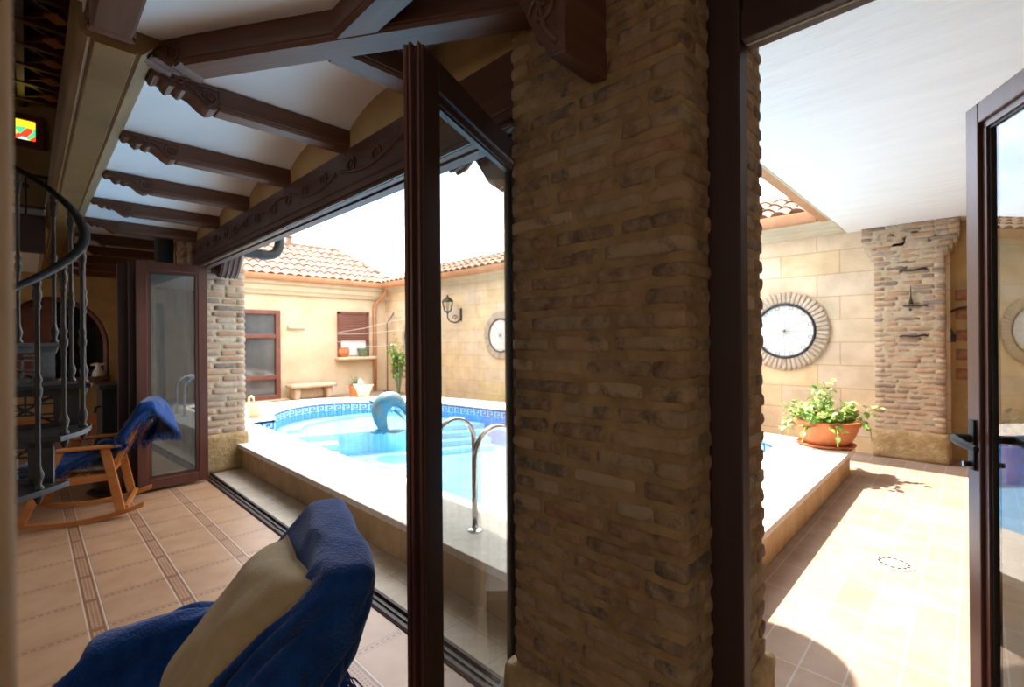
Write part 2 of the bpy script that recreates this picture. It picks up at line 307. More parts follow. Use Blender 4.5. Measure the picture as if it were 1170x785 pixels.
# ------------------------------------------------------------------ mesh helpers
class MB:
    def __init__(s): s.v = []; s.f = []; s.t = []; s.has_t = False
    def add(s, vs, fs, tint=None):
        o = len(s.v); s.v += [Vector(p) for p in vs]; s.f += [tuple(i + o for i in f) for f in fs]
        s.t += [tint or (1, 1, 1)] * len(vs)
        if tint: s.has_t = True
        return s
    def box(s, x0, x1, y0, y1, z0, z1, M=None, tint=None):
        vs = [Vector((x, y, z)) for z in (z0, z1) for y in (y0, y1) for x in (x0, x1)]
        if M: vs = [M @ p for p in vs]
        return s.add(vs, [(0, 2, 3, 1), (4, 5, 7, 6), (0, 1, 5, 4), (2, 6, 7, 3), (0, 4, 6, 2), (1, 3, 7, 5)], tint)
    def rbox(s, c, h, r, n=(4, 4, 4), M=None, amp=0, fs=20, tint=None, seed=0):
        """rounded box, centre c, half extents h, corner radius r, n cells per axis, noise amp"""
        idx = {}; vs = []; fs_ = []
        def vid(i, j, k):
            key = (i, j, k)
            if key not in idx:
                p = Vector((-h[0] + 2 * h[0] * i / n[0], -h[1] + 2 * h[1] * j / n[1], -h[2] + 2 * h[2] * k / n[2]))
                q = Vector([max(-(hh - r), min(hh - r, a)) for a, hh in zip(p, h)])
                d = p - q
                if d.length > 1e-9: p = q + d.normalized() * r
                p = p + Vector(c)
                if M: p = M @ p
                if amp:
                    w = p * fs + Vector((seed * 3.1, seed * 1.7, seed))
                    p = p + noise.noise_vector(w) * amp + noise.noise_vector(w * 2.7) * amp * 0.4
                idx[key] = len(vs); vs.append(p)
            return idx[key]
        for ax in range(3):
            a, b = [(1, 2), (2, 0), (0, 1)][ax]
            for side in (0, 1):
                for i in range(n[a]):
                    for j in range(n[b]):
                        q = []
                        for di, dj in ((0, 0), (1, 0), (1, 1), (0, 1)):
                            k = [0, 0, 0]; k[ax] = n[ax] * side; k[a] = i + di; k[b] = j + dj; q.append(vid(*k))
                        fs_.append(tuple(q) if side else tuple(reversed(q)))
        return s.add(vs, fs_, tint)
    def prism(s, poly, d0, d1, to3d, tint=None):
        """poly 2D list extruded d0..d1; to3d(u,v,d)->point; end caps tessellated"""
        n = len(poly); vs = [to3d(u, v, d0) for u, v in poly] + [to3d(u, v, d1) for u, v in poly]
        fs = [(i, (i + 1) % n, n + (i + 1) % n, n + i) for i in range(n)]
        tri = tessellate_polygon([[Vector((u, v, 0)) for u, v in poly]])
        fs += [tuple(t) for t in tri] + [tuple(n + i for i in reversed(t)) for t in tri]
        return s.add(vs, fs, tint)
    def lathe(s, prof, c=(0, 0, 0), seg=20, M=None, tint=None):
        vs = []; fs = []; n = len(prof)
        for k in range(seg):
            a = 2 * pi * k / seg
            for r, z in prof:
                p = Vector((c[0] + r * cos(a), c[1] + r * sin(a), c[2] + z)); vs.append(M @ p if M else p)
        for k in range(seg):
            for i in range(n - 1):
                a, b = k * n + i, ((k + 1) % seg) * n + i
                fs.append((a, b, b + 1, a + 1))
        fs.append(tuple(k * n for k in reversed(range(seg)))); fs.append(tuple(k * n + n - 1 for k in range(seg)))
        return s.add(vs, fs, tint)
    def tube(s, pts, r, seg=8, closed=False, flat=1.0, tint=None, caps=True):
        """tube along points; r number or list"""
        pts = [Vector(p) for p in pts]; n = len(pts); vs = []; fs = []
        up = Vector((0, 0, 1)); prev = None
        for i, p in enumerate(pts):
            if closed: t = pts[(i + 1) % n] - pts[i - 1]
            else: t = pts[min(i + 1, n - 1)] - pts[max(i - 1, 0)]
            t.normalize()
            if prev is None:
                a = up if abs(t.dot(up)) < 0.9 else Vector((1, 0, 0)); x = t.cross(a).normalized()
            else:
                x = (prev - t * prev.dot(t)).normalized()
            prev = x; y = t.cross(x)
            rr = r[i] if isinstance(r, (list, tuple)) else r
            for k in range(seg):
                an = 2 * pi * k / seg
                vs.append(p + x * cos(an) * rr + y * sin(an) * rr * flat)
        m = n if closed else n - 1
        for i in range(m):
            for k in range(seg):
                a = i * seg + k; b = i * seg + (k + 1) % seg; j = ((i + 1) % n) * seg
                fs.append((a, b, j + (k + 1) % seg, j + k))
        if not closed and caps:
            fs.append(tuple(reversed(range(seg)))); fs.append(tuple((n - 1) * seg + k for k in range(seg)))
        return s.add(vs, fs, tint)
    def grid(s, fn, nu, nv, tint=None, cu=False):
        vs = [fn(i / nu, j / nv) for j in range(nv + 1) for i in range(nu + 1)]
        fs = [(j * (nu + 1) + i, j * (nu + 1) + i + 1, (j + 1) * (nu + 1) + i + 1, (j + 1) * (nu + 1) + i) for j in range(nv) for i in range(nu)]
        return s.add(vs, fs, tint)
    def ball(s, c, r, seg=10, tint=None, M=None):
        rr = r if isinstance(r, (tuple, list)) else (r, r, r); n = seg // 2
        vs = []; fs = []
        for i in range(n + 1):
            t = pi * i / n
            for k in range(seg):
                a = 2 * pi * k / seg
                p = Vector((rr[0] * sin(t) * cos(a), rr[1] * sin(t) * sin(a), rr[2] * cos(t)))
                if M: p = M @ p
                vs.append(p + Vector(c))
        for i in range(n):
            for k in range(seg):
                fs.append((i * seg + k, (i + 1) * seg + k, (i + 1) * seg + (k + 1) % seg, i * seg + (k + 1) % seg))
        return s.add(vs, fs, tint)
    def build(s, name, mat, parent=None, smooth=None, local=False, bevel=0, sub=0, loc=None, recalc=True):
        off = Vector((0, 0, 0))
        if not local:
            if parent is not None:
                p = parent
                while p is not None: off += p.location; p = p.parent
            elif loc is not None: off = Vector(loc)
            else:
                xs = [p.x for p in s.v]; ys = [p.y for p in s.v]
                off = Vector(((min(xs) + max(xs)) / 2, (min(ys) + max(ys)) / 2, min(p.z for p in s.v)))
        me = bpy.data.meshes.new(name); me.from_pydata([p - off for p in s.v], [], s.f); me.validate()
        if s.has_t:
            at = me.color_attributes.new('tint', 'FLOAT_COLOR', 'POINT')
            for i, c in enumerate(s.t): at.data[i].color = (*c, 1)
        if recalc:
            bm = bmesh.new(); bm.from_mesh(me); bmesh.ops.recalc_face_normals(bm, faces=bm.faces); bm.to_mesh(me); bm.free()
        o = bpy.data.objects.new(name, me); COL.objects.link(o)
        me.materials.append(MT[mat])
        if parent is not None: o.parent = parent
        elif not local: o.location = off
        if bevel:
            b = o.modifiers.new('bevel', 'BEVEL'); b.width = bevel; b.segments = 2; b.limit_method = 'ANGLE'; b.angle_limit = radians(40)
        if sub:
            b = o.modifiers.new('sub', 'SUBSURF'); b.levels = sub; b.render_levels = sub
        if smooth:
            me.polygons.foreach_set('use_smooth', [True] * len(me.polygons))
            if smooth is not True: me.set_sharp_from_angle(angle=radians(smooth))
        return o

def thing(name, label, cat, loc=(0, 0, 0), rz=0, group=None):
    o = bpy.data.objects.new(name, None); COL.objects.link(o); o.location = loc; o.rotation_euler = (0, 0, rz)
    o.empty_display_size = 0.1
    return tag(o, label, cat, group)
def tag(o, label, cat, group=None):
    o['label'] = label; o['category'] = cat
    if group: o['group'] = group
    return o
def struct(o):
    o['kind'] = 'structure'; return o
def part_label(o, l): o['label'] = l; return o
def dup(root, loc=None, rz=None, label=None, group=None):
    r = root.copy(); COL.objects.link(r)
    if loc is not None: r.location = loc
    if rz is not None: r.rotation_euler = (0, 0, rz)
    if label: r['label'] = label
    if group: r['group'] = group
    for ch in list(root.children):
        c = ch.copy(); COL.objects.link(c); c.parent = r
        for g in list(ch.children):
            d = g.copy(); COL.objects.link(d); d.parent = c
    return r
XYZ = lambda u, v, d: Vector((u, v, d))
XZ = lambda u, v, d: Vector((u, d, v))      # poly in X,Z extruded along Y
YZ = lambda u, v, d: Vector((d, u, v))      # poly in Y,Z extruded along X
def arc(cx, cy, r, a0, a1, n): return [(cx + r * cos(a0 + (a1 - a0) * i / n), cy + r * sin(a0 + (a1 - a0) * i / n)) for i in range(n + 1)]
def catmull(pts, n=6, closed=False):
    P = [Vector(p) for p in pts]; out = []
    m = len(P)
    for i in range(m if closed else m - 1):
        p0 = P[(i - 1) % m] if closed or i > 0 else P[0] * 2 - P[1]
        p1, p2 = P[i], P[(i + 1) % m]
        p3 = P[(i + 2) % m] if closed or i + 2 < m else P[-1] * 2 - P[-2]
        for k in range(n):
            t = k / n
            out.append(0.5 * (2 * p1 + (p2 - p0) * t + (2 * p0 - 5 * p1 + 4 * p2 - p3) * t * t + (3 * p1 - p0 - 3 * p2 + p3) * t ** 3))
    if not closed: out.append(P[-1])
    return out

# ================================================================== STRUCTURE
def sbox(name, mat, *b, bevel=0, kind=True):
    o = MB().box(*b).build(name, mat, bevel=bevel)
    return struct(o)
sbox('floor', 'floor', -5, 1.30, -3, 11, -0.12, 0)
sbox('threshold', 'sill', 1.405, 1.71, 1.0, 6.2, -0.1, 0.0)
sbox('threshold', 'sill', 1.30, 1.44, -0.6, 1.0, -0.1, 0.0)
sbox('wall_back', 'ochre', -5, 1.84, -3.2, -3, 0, 4.12)
sbox('wall_left', 'ochre', -5.2, -5, -3.2, 11.2, 0, 4.12)
sbox('wall_right', 'ochre', 1.2, 1.84, -3, -0.40, 0, 2.78)
sbox('wall_front', 'ochre', 1.2, 1.7, 6.62, 11, 0, 2.62)
# jamb by the photographer
sbox('wall_jamb', 'ochre', -0.62, -0.0055, 0.29, 0.44, 0, 2.62, bevel=0.012)
# ceiling of the near wing and of the gallery (white vaults between joists)
JY = [2.45 + 0.842 * k for k in range(10)]
JT = 0.105
c = MB()
c.box(-5, 0.14, -3, 2.15, 2.60, 2.70)
c.prism([(.14, -3), (1.3, -3), (1.3, .91), (.50, 2.17), (.14, 2.40)], 2.600, 2.70, XYZ)
bounds = [1.65] + JY
for k in range(len(bounds) - 1):
    y0, y1 = bounds[k] + JT, bounds[k + 1]
    y0 -= 0.02; y1 += 0.02; rise = 0.12
    n = 14
    def vf(u, v, y0=y0, y1=y1, k=k):
        xa = max(.30, .5 + (2.17 - (y0 + (y1 - y0) * v)) * .63) if k == 0 else .30
        return Vector((xa + (1.28 - xa) * u, y0 + (y1 - y0) * v, 2.597 + rise * .8 * sin(pi * v) ** 0.8))
    c.grid(vf, 2, n)
c.box(0.13, 1.3, 1.0, 11, 2.72, 2.80)
c.box(0.36, 1.3, JY[-1] + JT, 11.0, 2.60, 2.70)
struct(c.build('ceiling', 'white', smooth=35, recalc=False))
# plaster lunettes above the carved lintel
l = MB(); l.box(1.245, 1.40, 1.1, 11, 2.50, 2.80)
struct(l.build('wall_lunette', 'ochre'))
# house roof slab and eaves: they shade the coping
eave = [(-5, -3.2), (2.05, -3.2), (2.05, 1.55)] + arc(2.28, 1.72, 0.36, radians(-110), radians(20), 12) + [(2.33, 2.1), (2.33, 11.3), (-5, 11.3)]
struct(MB().prism(eave, 4.12, 4.24, XYZ).build('roof_house', 'ochre'))
eave2 = [(1.245, 1.9), (2.2, 1.92)] + arc(2.53, 2.17, 0.29, radians(-130), radians(60), 16) + [(2.30, 2.7), (2.30, 11.2), (1.245, 11.2)]  # round lobe added to the unseen eave to cast the round terrace shadow
struct(MB().prism(eave2, 2.96, 3.06, XYZ).build('eave_house', 'cream_trim'))
sbox('wall_front_upper', 'ochre', 1.40, 1.80, 1.18, 11, 2.62, 4.12)
sbox('wall_front_upper', 'ochre', 1.245, 1.80, -3, 1.18, 2.80, 4.12)
# moulded ochre beam along the atrium
prof = [(.125, 2.80), (.125, 2.575), (.128, 2.55), (.138, 2.53), (.152, 2.52), (.165, 2.524), (.172, 2.512), (.285, 2.512), (.290, 2.524),
        (.302, 2.518), (.315, 2.528), (.328, 2.548), (.340, 2.562), (.352, 2.575), (.365, 2.590), (.372, 2.61), (.372, 2.80)]
b = MB(); n = len(prof)
b.prism(prof, 2.215, 11, XZ)
struct(b.build('trim_1', 'ochre_dark', smooth=30))
# end wall of the gallery with an arched opening
def arch_wall():
    m = MB(); Y0, Y1 = 11.0, 11.3; xc, hw, zs, zh, sill = 0.32, 0.70, 1.40, 0.82, 0.76
    m.box(-5, xc - hw, Y0, Y1, 0, 2.72); m.box(xc + hw, 1.3, Y0, Y1, 0, 2.72); m.box(xc - hw, xc + hw, Y0, Y1, 0, sill)
    K = 24
    for i in range(K):
        a0, a1 = pi - pi * i / K, pi - pi * (i + 1) / K
        x0, x1 = xc + hw * cos(a0), xc + hw * cos(a1)
        m.add([(x0, Y0, zs + zh * sin(a0)), (x1, Y0, zs + zh * sin(a1)), (x1, Y0, 2.72), (x0, Y0, 2.72),
               (x0, Y1, zs + zh * sin(a0)), (x1, Y1, zs + zh * sin(a1)), (x1, Y1, 2.72), (x0, Y1, 2.72)],
              [(0, 1, 2, 3), (5, 4, 7, 6), (4, 5, 1, 0), (3, 2, 6, 7)])
    return m
struct(arch_wall().build('wall_end', 'ochre'))
sbox('baseboard_end', 'terracotta', -0.5, 1.19, 10.97, 10.998, 0, 0.19)
w = struct(sbox('window_1', 'darkpane', -0.40, 1.04, 11.20, 11.22, 0.76, 2.24))
f = MB(); xc, hw, zs, zh = 0.32, 0.70, 1.40, 0.82
path = [(xc - hw + .03, 11.15, .78)] + [(xc + (hw - .03) * cos(a), 11.15, zs + (zh - .03) * sin(a)) for a in [pi - pi * i / 24 for i in range(25)]] + [(xc + hw - .03, 11.15, .78)]
f.tube(path, 0.05, 6)
f.box(xc - .14, xc - .02, 11.10, 11.19, .76, 2.2); f.box(xc - hw, xc + hw, 11.10, 11.19, .76, .84); f.box(xc - hw, xc - .14, 11.13, 11.19, .8, 2.05)
f.build('window_frame', 'red_frame', w)
MB().box(xc - hw - .06, xc + hw + .06, 10.86, 11.2, .71, .757).build('window_sill', 'stone', w)
# made-up window panes and frames, added out of view around the fill lamps
for n_, (x_, y_, z_, hw_, hh_, ax_) in enumerate(((-4.99, .2, 1.7, 1.55, .85, 'x'), (-1.8, -2.99, 1.7, 1.55, .85, 'y'), (-4.99, 9.2, 1.5, 1.3, .85, 'x'))):
    def wb(m_, a0, a1, b0, b1, d0, d1):
        if ax_ == 'x': m_.box(x_ + d0, x_ + d1, y_ + a0, y_ + a1, z_ + b0, z_ + b1)
        else: m_.box(x_ + a0, x_ + a1, y_ + d0, y_ + d1, z_ + b0, z_ + b1)
    m = MB(); wb(m, -hw_, hw_, -hh_, hh_, 0, .012); w = struct(m.build('window_%d' % (7 + n_), 'frosted'))
    m = MB()
    for a in (-hw_ - .04, -.04, hw_ - .04): wb(m, a, a + .08, -hh_ - .06, hh_ + .06, 0, .05)
    for b_ in (-hh_ - .06, hh_ - .02): wb(m, -hw_, hw_, b_, b_ + .08, 0, .05)
    m.build('window_frame', 'red_frame', w)
# upper gallery across the atrium, lattice ceiling, stained window
sbox('ceiling.001', 'frame_dark', -5, 1.24, 2.15, 7.3, 4.02, 4.05)
lat = MB()
for k in range(12):
    y = 2.3 + 0.42 * k; lat.box(-3, 1.2, y, y + .05, 3.94, 4.02)
    x = -3 + 0.42 * k
    if x < 1.2: lat.box(x, x + .05, 2.2, 7.2, 3.95, 4.02)
for i in range(9):
    for j in range(11):
        x = -2.79 + .42 * i + .025; y = 2.51 + .42 * j + .025
        for s_ in (1, -1):
            M_ = Matrix.Translation((x, y, 3.98)) @ Matrix.Rotation(s_ * pi / 4, 4, 'Z')
            lat.box(-.25, .25, -.014, .014, -.02, .03, M=M_)
struct(lat.build('ceiling_lattice', 'frame'))
loz = MB()
for i in range(9):
    for j in range(11):
        x = -2.79 + .42 * i + .025; y = 2.51 + .42 * j + .025
        loz.box(-.055, .055, -.055, .055, 0, .02, M=Matrix.Translation((x, y, 3.935)) @ Matrix.Rotation(pi / 4, 4, 'Z'))
struct(loz.build('ceiling_lozenges', 'honeywood'))
sbox('balcony_floor', 'white', -5, 0.12, 6.3, 11, 2.60, 2.70)
sbox('trim_2', 'frame_dark', -5, 0.12, 6.15, 6.3, 2.29, 2.62)
sbox('wall_upper', 'ochre', -5, 1.24, 7.2, 7.35, 2.81, 4.03)
w = sbox('window_2', 'stained', -0.075, 0.071, 7.165, 7.18, 3.59, 3.80)
f = MB(); f.box(-.16, -.075, 7.14, 7.198, 3.52, 3.86); f.box(.071, .134, 7.14, 7.198, 3.52, 3.86); f.box(-.075, .071, 7.14, 7.198, 3.80, 3.86); f.box(-.075, .071, 7.14, 7.198, 3.52, 3.59)
f.build('window_frame', 'red_frame', w)

# ------------------------------------------------------------------ courtyard shell
INNER = [(2.235, 1.54), (5.50, 1.54)] + arc(5.50, 1.84, 0.30, radians(-80), radians(-5), 6) + [(5.485, 5.475), (5.26, 7.2)]
INNER += [tuple(p[:2]) for p in catmull([(5.26, 7.2, 0), (4.95, 7.75, 0), (4.43, 8.24, 0), (4.02, 8.54, 0), (3.65, 8.64, 0), (3.225, 8.49, 0), (2.92, 8.24, 0), (2.72, 7.95, 0), (2.63, 7.62, 0), (2.56, 7.42, 0)], 4)][1:]
INNER += [(2.235, 7.42)]
OUTER = [(1.66, .905), (6.06, .905), (6.16, .98), (6.3, 1.9), (6.17, 6.155)] + [tuple(p[:2]) for p in catmull([(5.83, 7.97, 0), (5.4, 8.6, 0), (4.71, 9.05, 0), (4.37, 9.28, 0), (3.99, 9.44, 0), (3.62, 9.53, 0), (3.36, 9.53, 0), (3.08, 9.52, 0)], 3)] + [(2.9, 9.75), (1.66, 9.75)]
def shrink(poly, d):
    n = len(poly); out = []
    for i in range(n):
        p0, p1, p2 = Vector(poly[i - 1]), Vector(poly[i]), Vector(poly[(i + 1) % n])
        a = (p1 - p0).normalized(); b = (p2 - p1).normalized()
        nrm = Vector((-a.y - b.y, a.x + b.x)).normalized()
        k = max(0.6, nrm.dot(Vector((-a.y, a.x))))
        out.append(tuple(p1 + nrm * d / k))
    return out
KERB = shrink(OUTER, 0.045)
def holed(m, outer, inner, z0, z1):
    lo = [Vector((*p, 0)) for p in outer]; li = [Vector((*p, 0)) for p in inner]
    tri = tessellate_polygon([lo, li]); allp = lo + li; n = len(allp)
    vs = [(p.x, p.y, z1) for p in allp] + [(p.x, p.y, z0) for p in allp]
    fs = [tuple(t) for t in tri] + [tuple(n + i for i in reversed(t)) for t in tri]
    a = len(lo)
    for i in range(a): fs.append((i, (i + 1) % a, n + (i + 1) % a, n + i))
    k = len(li)
    for i in range(k): fs.append((a + i, a + (i + 1) % k, n + a + (i + 1) % k, n + a + i))
    m.add(vs, fs)
GROUND = [(1.71, -3.2), (9, -3.2), (9, 12.4), (1.71, 12.4)]
m = MB(); holed(m, [(1.44, -3.2), (9.0, -3.2), (9.0, 12.4), (1.712, 12.4), (1.712, 0.99), (1.44, .99)], shrink(OUTER, 0.16), -0.1, 0.0)
struct(m.build('terrace_floor', 'terrace'))
# far (limestone) wall, behind the pool
sbox('wall_far', 'ashlar', 7.30, 7.55, 0.2, 12.5, -0.05, 2.95)
m = MB(); m.prism([(7.30, 2.775), (7.27, 2.775), (7.26, 2.80), (7.23, 2.81), (7.21, 2.84), (7.14, 2.85), (7.12, 2.88), (7.06, 2.89), (7.02, 2.93), (7.30, 2.93)], 1.0, 12.3, XZ)
struct(m.build('trim_3', 'cream_trim', smooth=40))
sbox('wall_rear', 'cream', 2.0, 7.30, 12.30, 12.55, -0.05, 2.95)
m = MB(); m.prism([(12.30, 2.60), (12.22, 2.60), (12.20, 2.66), (12.14, 2.70), (12.12, 2.80), (12.02, 2.84), (12.0, 2.93), (12.30, 2.93)], 2.0, 7.3, YZ)
struct(m.build('trim_4', 'cream_trim', smooth=40))
sbox('wall_courtyard_left', 'cream', 1.75, 2.0, 11.2, 12.5, -0.05, 2.95)
# recess wall right of the far brick pillar, porch ceiling and its edge moulding
sbox('wall_recess', 'ochre', 7.52, 7.7, -3.2, 0.25, -0.05, 2.8)
sbox('wall_porch_end', 'ochre', 1.84, 7.7, -3.2, -3.0, 0, 2.8)
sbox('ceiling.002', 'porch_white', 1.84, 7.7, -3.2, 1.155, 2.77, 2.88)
m = MB(); m.prism([(1.155, 2.765), (1.17, 2.765), (1.20, 2.80), (1.215, 2.84), (1.26, 2.87), (1.265, 2.93), (1.155, 2.93)], 2.1, 7.05, YZ)
struct(m.build('trim_5', 'cream_trim', smooth=40))
sbox('roof_porch', 'cream_trim', 2.06, 7.7, -3.2, 1.26, 2.93, 3.02)

# tiled roofs -------------------------------------------------------
def barrel(m, width, depth, to, per=0.215, step=0.34, clip=None):
    """Spanish tiles: u along the eave, v up the slope"""
    nc = int(width / per) * 10; rows = int(depth / step) + 1
    vs = []; fs = []; ids = {}
    for r_ in range(rows):
        for e in (0, 1):
            v = min(depth, r_ * step + (step * 1.0 if e else 0)) ; lift = 0.0 if e else 0.028
            for i in range(nc + 1):
                u = width * i / nc; ph = (u / per) % 1.0
                jit = 0.008 * noise.noise(Vector((int(u / per) * 3.3, r_ * 5.1, 0)))
                h = 0.075 * abs(sin(pi * ph)) ** 0.75 if ph < 1 else 0
                ids[(r_, e, i)] = len(vs)
                vu, vv = u, v - (0.0 if e else 0.02 + jit)
                if clip: vu, vv = clip(vu, vv)
                vs.append(to(vu, vv, h + lift))
    for r_ in range(rows):
        for i in range(nc):
            a, b, c_, d = ids[(r_, 0, i)], ids[(r_, 0, i + 1)], ids[(r_, 1, i + 1)], ids[(r_, 1, i)]
            fs.append((a, b, c_, d))
            if r_ + 1 < rows:
                fs.append((d, c_, ids[(r_ + 1, 0, i + 1)], ids[(r_ + 1, 0, i)]))
    # closed dark mouths at the eave
    o = len(vs)
    for i in range(nc + 1):
        u = width * i / nc; vs.append(to(u, 0.05, -0.02))
    for i in range(nc): fs.append((ids[(0, 0, i)], o + i, o + i + 1, ids[(0, 0, i + 1)]))
    m.add(vs, fs)
# rear roof: eave Y=11.95 z=3.03, ridge Y=13.7 z=4.13, hip on the right
def rear_clip(u, v):
    ur = 5.6 - max(0, v) * 0.52
    return min(u, ur), v
sl_r = hypot(1.75, 1.08)
m = MB(); barrel(m, 5.6, sl_r, lambda u, v, h: Vector((2.0 + u, 11.95 + 1.75 * v / sl_r - h * .5, 3.02 + 1.08 * v / sl_r + h * .85)), clip=rear_clip)
m.tube([(2.0, 13.72, 4.13), (6.55, 13.72, 4.13)], 0.09, 8); m.tube([(6.55, 13.72, 4.13), (7.62, 11.98, 3.06)], 0.085, 8)
m.add([(2, 13.7, 4.1), (6.6, 13.7, 4.1), (6.6, 14.6, 3.4), (2, 14.6, 3.4)], [(0, 1, 2, 3)])
struct(m.build('roof_rear', 'rooftile', smooth=50, recalc=False))
sl_f = hypot(1.05, 0.50)
m = MB(); barrel(m, 10.9, sl_f, lambda u, v, h: Vector((6.97 + 1.05 * v / sl_f - h * .4, 1.1 + u, 3.02 + 0.46 * v / sl_f + h * .9)))
m.tube([(8.04, 1.1, 3.50), (8.04, 12.1, 3.50)], 0.07, 8)
struct(m.build('roof_far', 'rooftile', smooth=50, recalc=False))
sbox('roof_far_base', 'rooftile', 7.0, 8.0, 1.1, 12.2, 2.94, 3.0)
sbox('roof_rear_base', 'rooftile', 2.0, 7.5, 12.0, 13.6, 2.94, 3.0)

# ================================================================== BRICK PILLARS
PAL = [(0.28, 0.165, 0.09), (0.25, 0.145, 0.08), (0.32, 0.205, 0.115), (0.23, 0.14, 0.085), (0.20, 0.13, 0.085), (0.35, 0.245, 0.145), (0.29, 0.20, 0.12), (0.27, 0.14, 0.075), (0.15, 0.105, 0.075), (0.31, 0.23, 0.145)]
PAL2 = [(0.46, 0.28, 0.18), (0.52, 0.36, 0.25), (0.42, 0.25, 0.16), (0.50, 0.36, 0.27), (0.38, 0.27, 0.21), (0.56, 0.42, 0.31), (0.48, 0.27, 0.17), (0.25, 0.18, 0.15)]
def brick_faces(m, x0, x1, y0, y1, z0, z1, faces, course, bl, gap, proud, pal, n=(5, 2, 3), amp=0.0035, r=0.014, seed=0, widen=None):
    """lay bricks around a pillar; faces subset of '-x','-y','+x','+y'"""
    rnd = random.Random(seed); k = 0; z = z0
    while z + course * 0.8 < z1 + 0.02:
        hz = (course - gap) / 2
        wd = widen(z) if widen else 0
        X0, X1, Y0, Y1 = x0, x1, y0 - wd, y1 + wd
        for f in faces:
            along_y = f[1] == 'x'
            a0, a1 = (Y0, Y1) if along_y else (X0, X1)
            own = (k % 2 == 0) == along_y                 # who owns the corner in this course
            if not own: a0 += 0.085; a1 -= 0.085
            p = a0; first = True
            while p < a1 - 0.02:
                L = bl * rnd.uniform(0.86, 1.12)
                if (first and k % 4 in (1, 2)) or rnd.random() < 0.12: L *= 0.52
                e = min(a1, p + L)
                if a1 - e < bl * 0.35: e = a1
                first = False
                g0 = 0 if p == a0 and own else gap * 0.5 * rnd.uniform(.6, 1.3); g1 = 0 if e == a1 and own else gap * 0.5 * rnd.uniform(.6, 1.3)
                q0, q1 = p + g0, e - g1
                dep = 0.05; out = rnd.uniform(-0.002, 0.003)
                cz = z + course / 2 + rnd.uniform(-.003, .003); h = hz * rnd.uniform(0.88, 1.06)
                if f == '-x': c = (X0 + dep + out, (q0 + q1) / 2, cz); hh = (dep, (q1 - q0) / 2, h); nn = (n[1], n[0], n[2])
                elif f == '+x': c = (X1 - dep - out, (q0 + q1) / 2, cz); hh = (dep, (q1 - q0) / 2, h); nn = (n[1], n[0], n[2])
                elif f == '-y': c = ((q0 + q1) / 2, Y0 + dep + out, cz); hh = ((q1 - q0) / 2, dep, h); nn = n
                else: c = ((q0 + q1) / 2, Y1 - dep - out, cz); hh = ((q1 - q0) / 2, dep, h); nn = n
                col = rnd.choice(pal); s_ = rnd.uniform(.85, 1.15)
                m.rbox(c, hh, min(r, h * .9), nn, amp=amp, fs=26, tint=tuple(min(1, v * s_) for v in col), seed=rnd.uniform(0, 90))
                p = e
        z += course; k += 1
def mortar_core(m, x0, x1, y0, y1, z0, z1, inset, n=(14, 14, 60), amp=0.004):
    m.rbox(((x0 + x1) / 2, (y0 + y1) / 2, (z0 + z1) / 2), ((x1 - x0) / 2 - inset, (y1 - y0) / 2 - inset, (z1 - z0) / 2), 0.012, n, amp=amp, fs=14)
# near pillar between the folding doors and the terrace door
pl = thing('brick_pillar', 'big rustic brick pillar filling the middle between folding door and terrace door', 'pillar', (1.52, 0.86, 0), group='brick pillars')
m = MB(); brick_faces(m, 1.20, 1.86, .542, 1.178, 0.31, 2.80, ('-x', '-y', '+y', '+x'), 0.068, 0.235, 0.014, 0.008, PAL, n=(10, 3, 5), amp=0.0045, r=0.017, seed=3)
m.build('brickwork', 'brick', pl, smooth=True)
m = MB(); mortar_core(m, 1.20, 1.86, .542, 1.178, 0.2, 2.80, 0.007)
part_label(m.build('mortar', 'mortar', pl, smooth=True), 'ochre mortar joints')
m = MB()
m.rbox((1.53, .86, .155), (.36, .345, .157), .02, (16, 16, 8), amp=.008, fs=11)
part_label(m.build('base_stone', 'stone_base', pl, smooth=True), 'rough sandstone base block')
# pillar at the far end of the sliding doors
pl = thing('brick_pillar', 'pale brick pillar at far end of the folding doors beside the pool kerb', 'pillar', (1.47, 6.3, 0), group='brick pillars')
m = MB(); brick_faces(m, 1.20, 1.755, 6.0, 6.6, 0.42, 2.70, ('-y', '-x', '+x'), 0.072, 0.24, 0.012, 0.008, PAL2, n=(6, 2, 3), amp=0.005, r=0.014, seed=8)
m.build('brickwork', 'brick_pale', pl, smooth=True)
m = MB(); mortar_core(m, 1.20, 1.755, 6.0, 6.6, 0.3, 2.70, 0.008, n=(8, 8, 40)); m.build('mortar', 'mortar_pale', pl, smooth=True)
m = MB(); m.rbox((1.48, 6.3, .21), (.30, .32, .212), .025, (10, 10, 8), amp=.01, fs=8)
part_label(m.build('base_stone', 'stone_base', pl, smooth=True), 'rough sandstone base blocks')
# pillar under the porch, against the far wall
pl = thing('brick_pillar', 'sunlit brick pillar with stepped top under white porch ceiling, against limestone wall', 'pillar', (7.4, .55, 0), group='brick pillars')
wid = lambda z: 0 if z < 2.36 else (0.035 * (1 + int((z - 2.36) / .064)) if z < 2.78 else 0.2)
m = MB(); brick_faces(m, 7.19, 7.6, .232, .874, 0.34, 2.765, ('-x', '+y', '-y'), 0.061, 0.22, 0.010, 0.007, PAL2, n=(5, 2, 2), amp=0.004, r=0.010, seed=21, widen=lambda z: min(0.125, wid(z)))
m.build('brickwork', 'brick_pale', pl, smooth=True)
m = MB(); mortar_core(m, 7.19, 7.6, .232, .874, 0.2, 2.765, 0.004, n=(8, 8, 40))
for k_ in range(4):
    zt_ = 2.365 + .061 * k_; m.rbox((7.40, .553, (zt_ + 2.765) / 2), (.205, .321 + .035 * min(3.5, k_ + 1) - .006, (2.765 - zt_) / 2), .01, (4, 6, 4))
m.build('mortar', 'mortar_pale', pl, smooth=True)
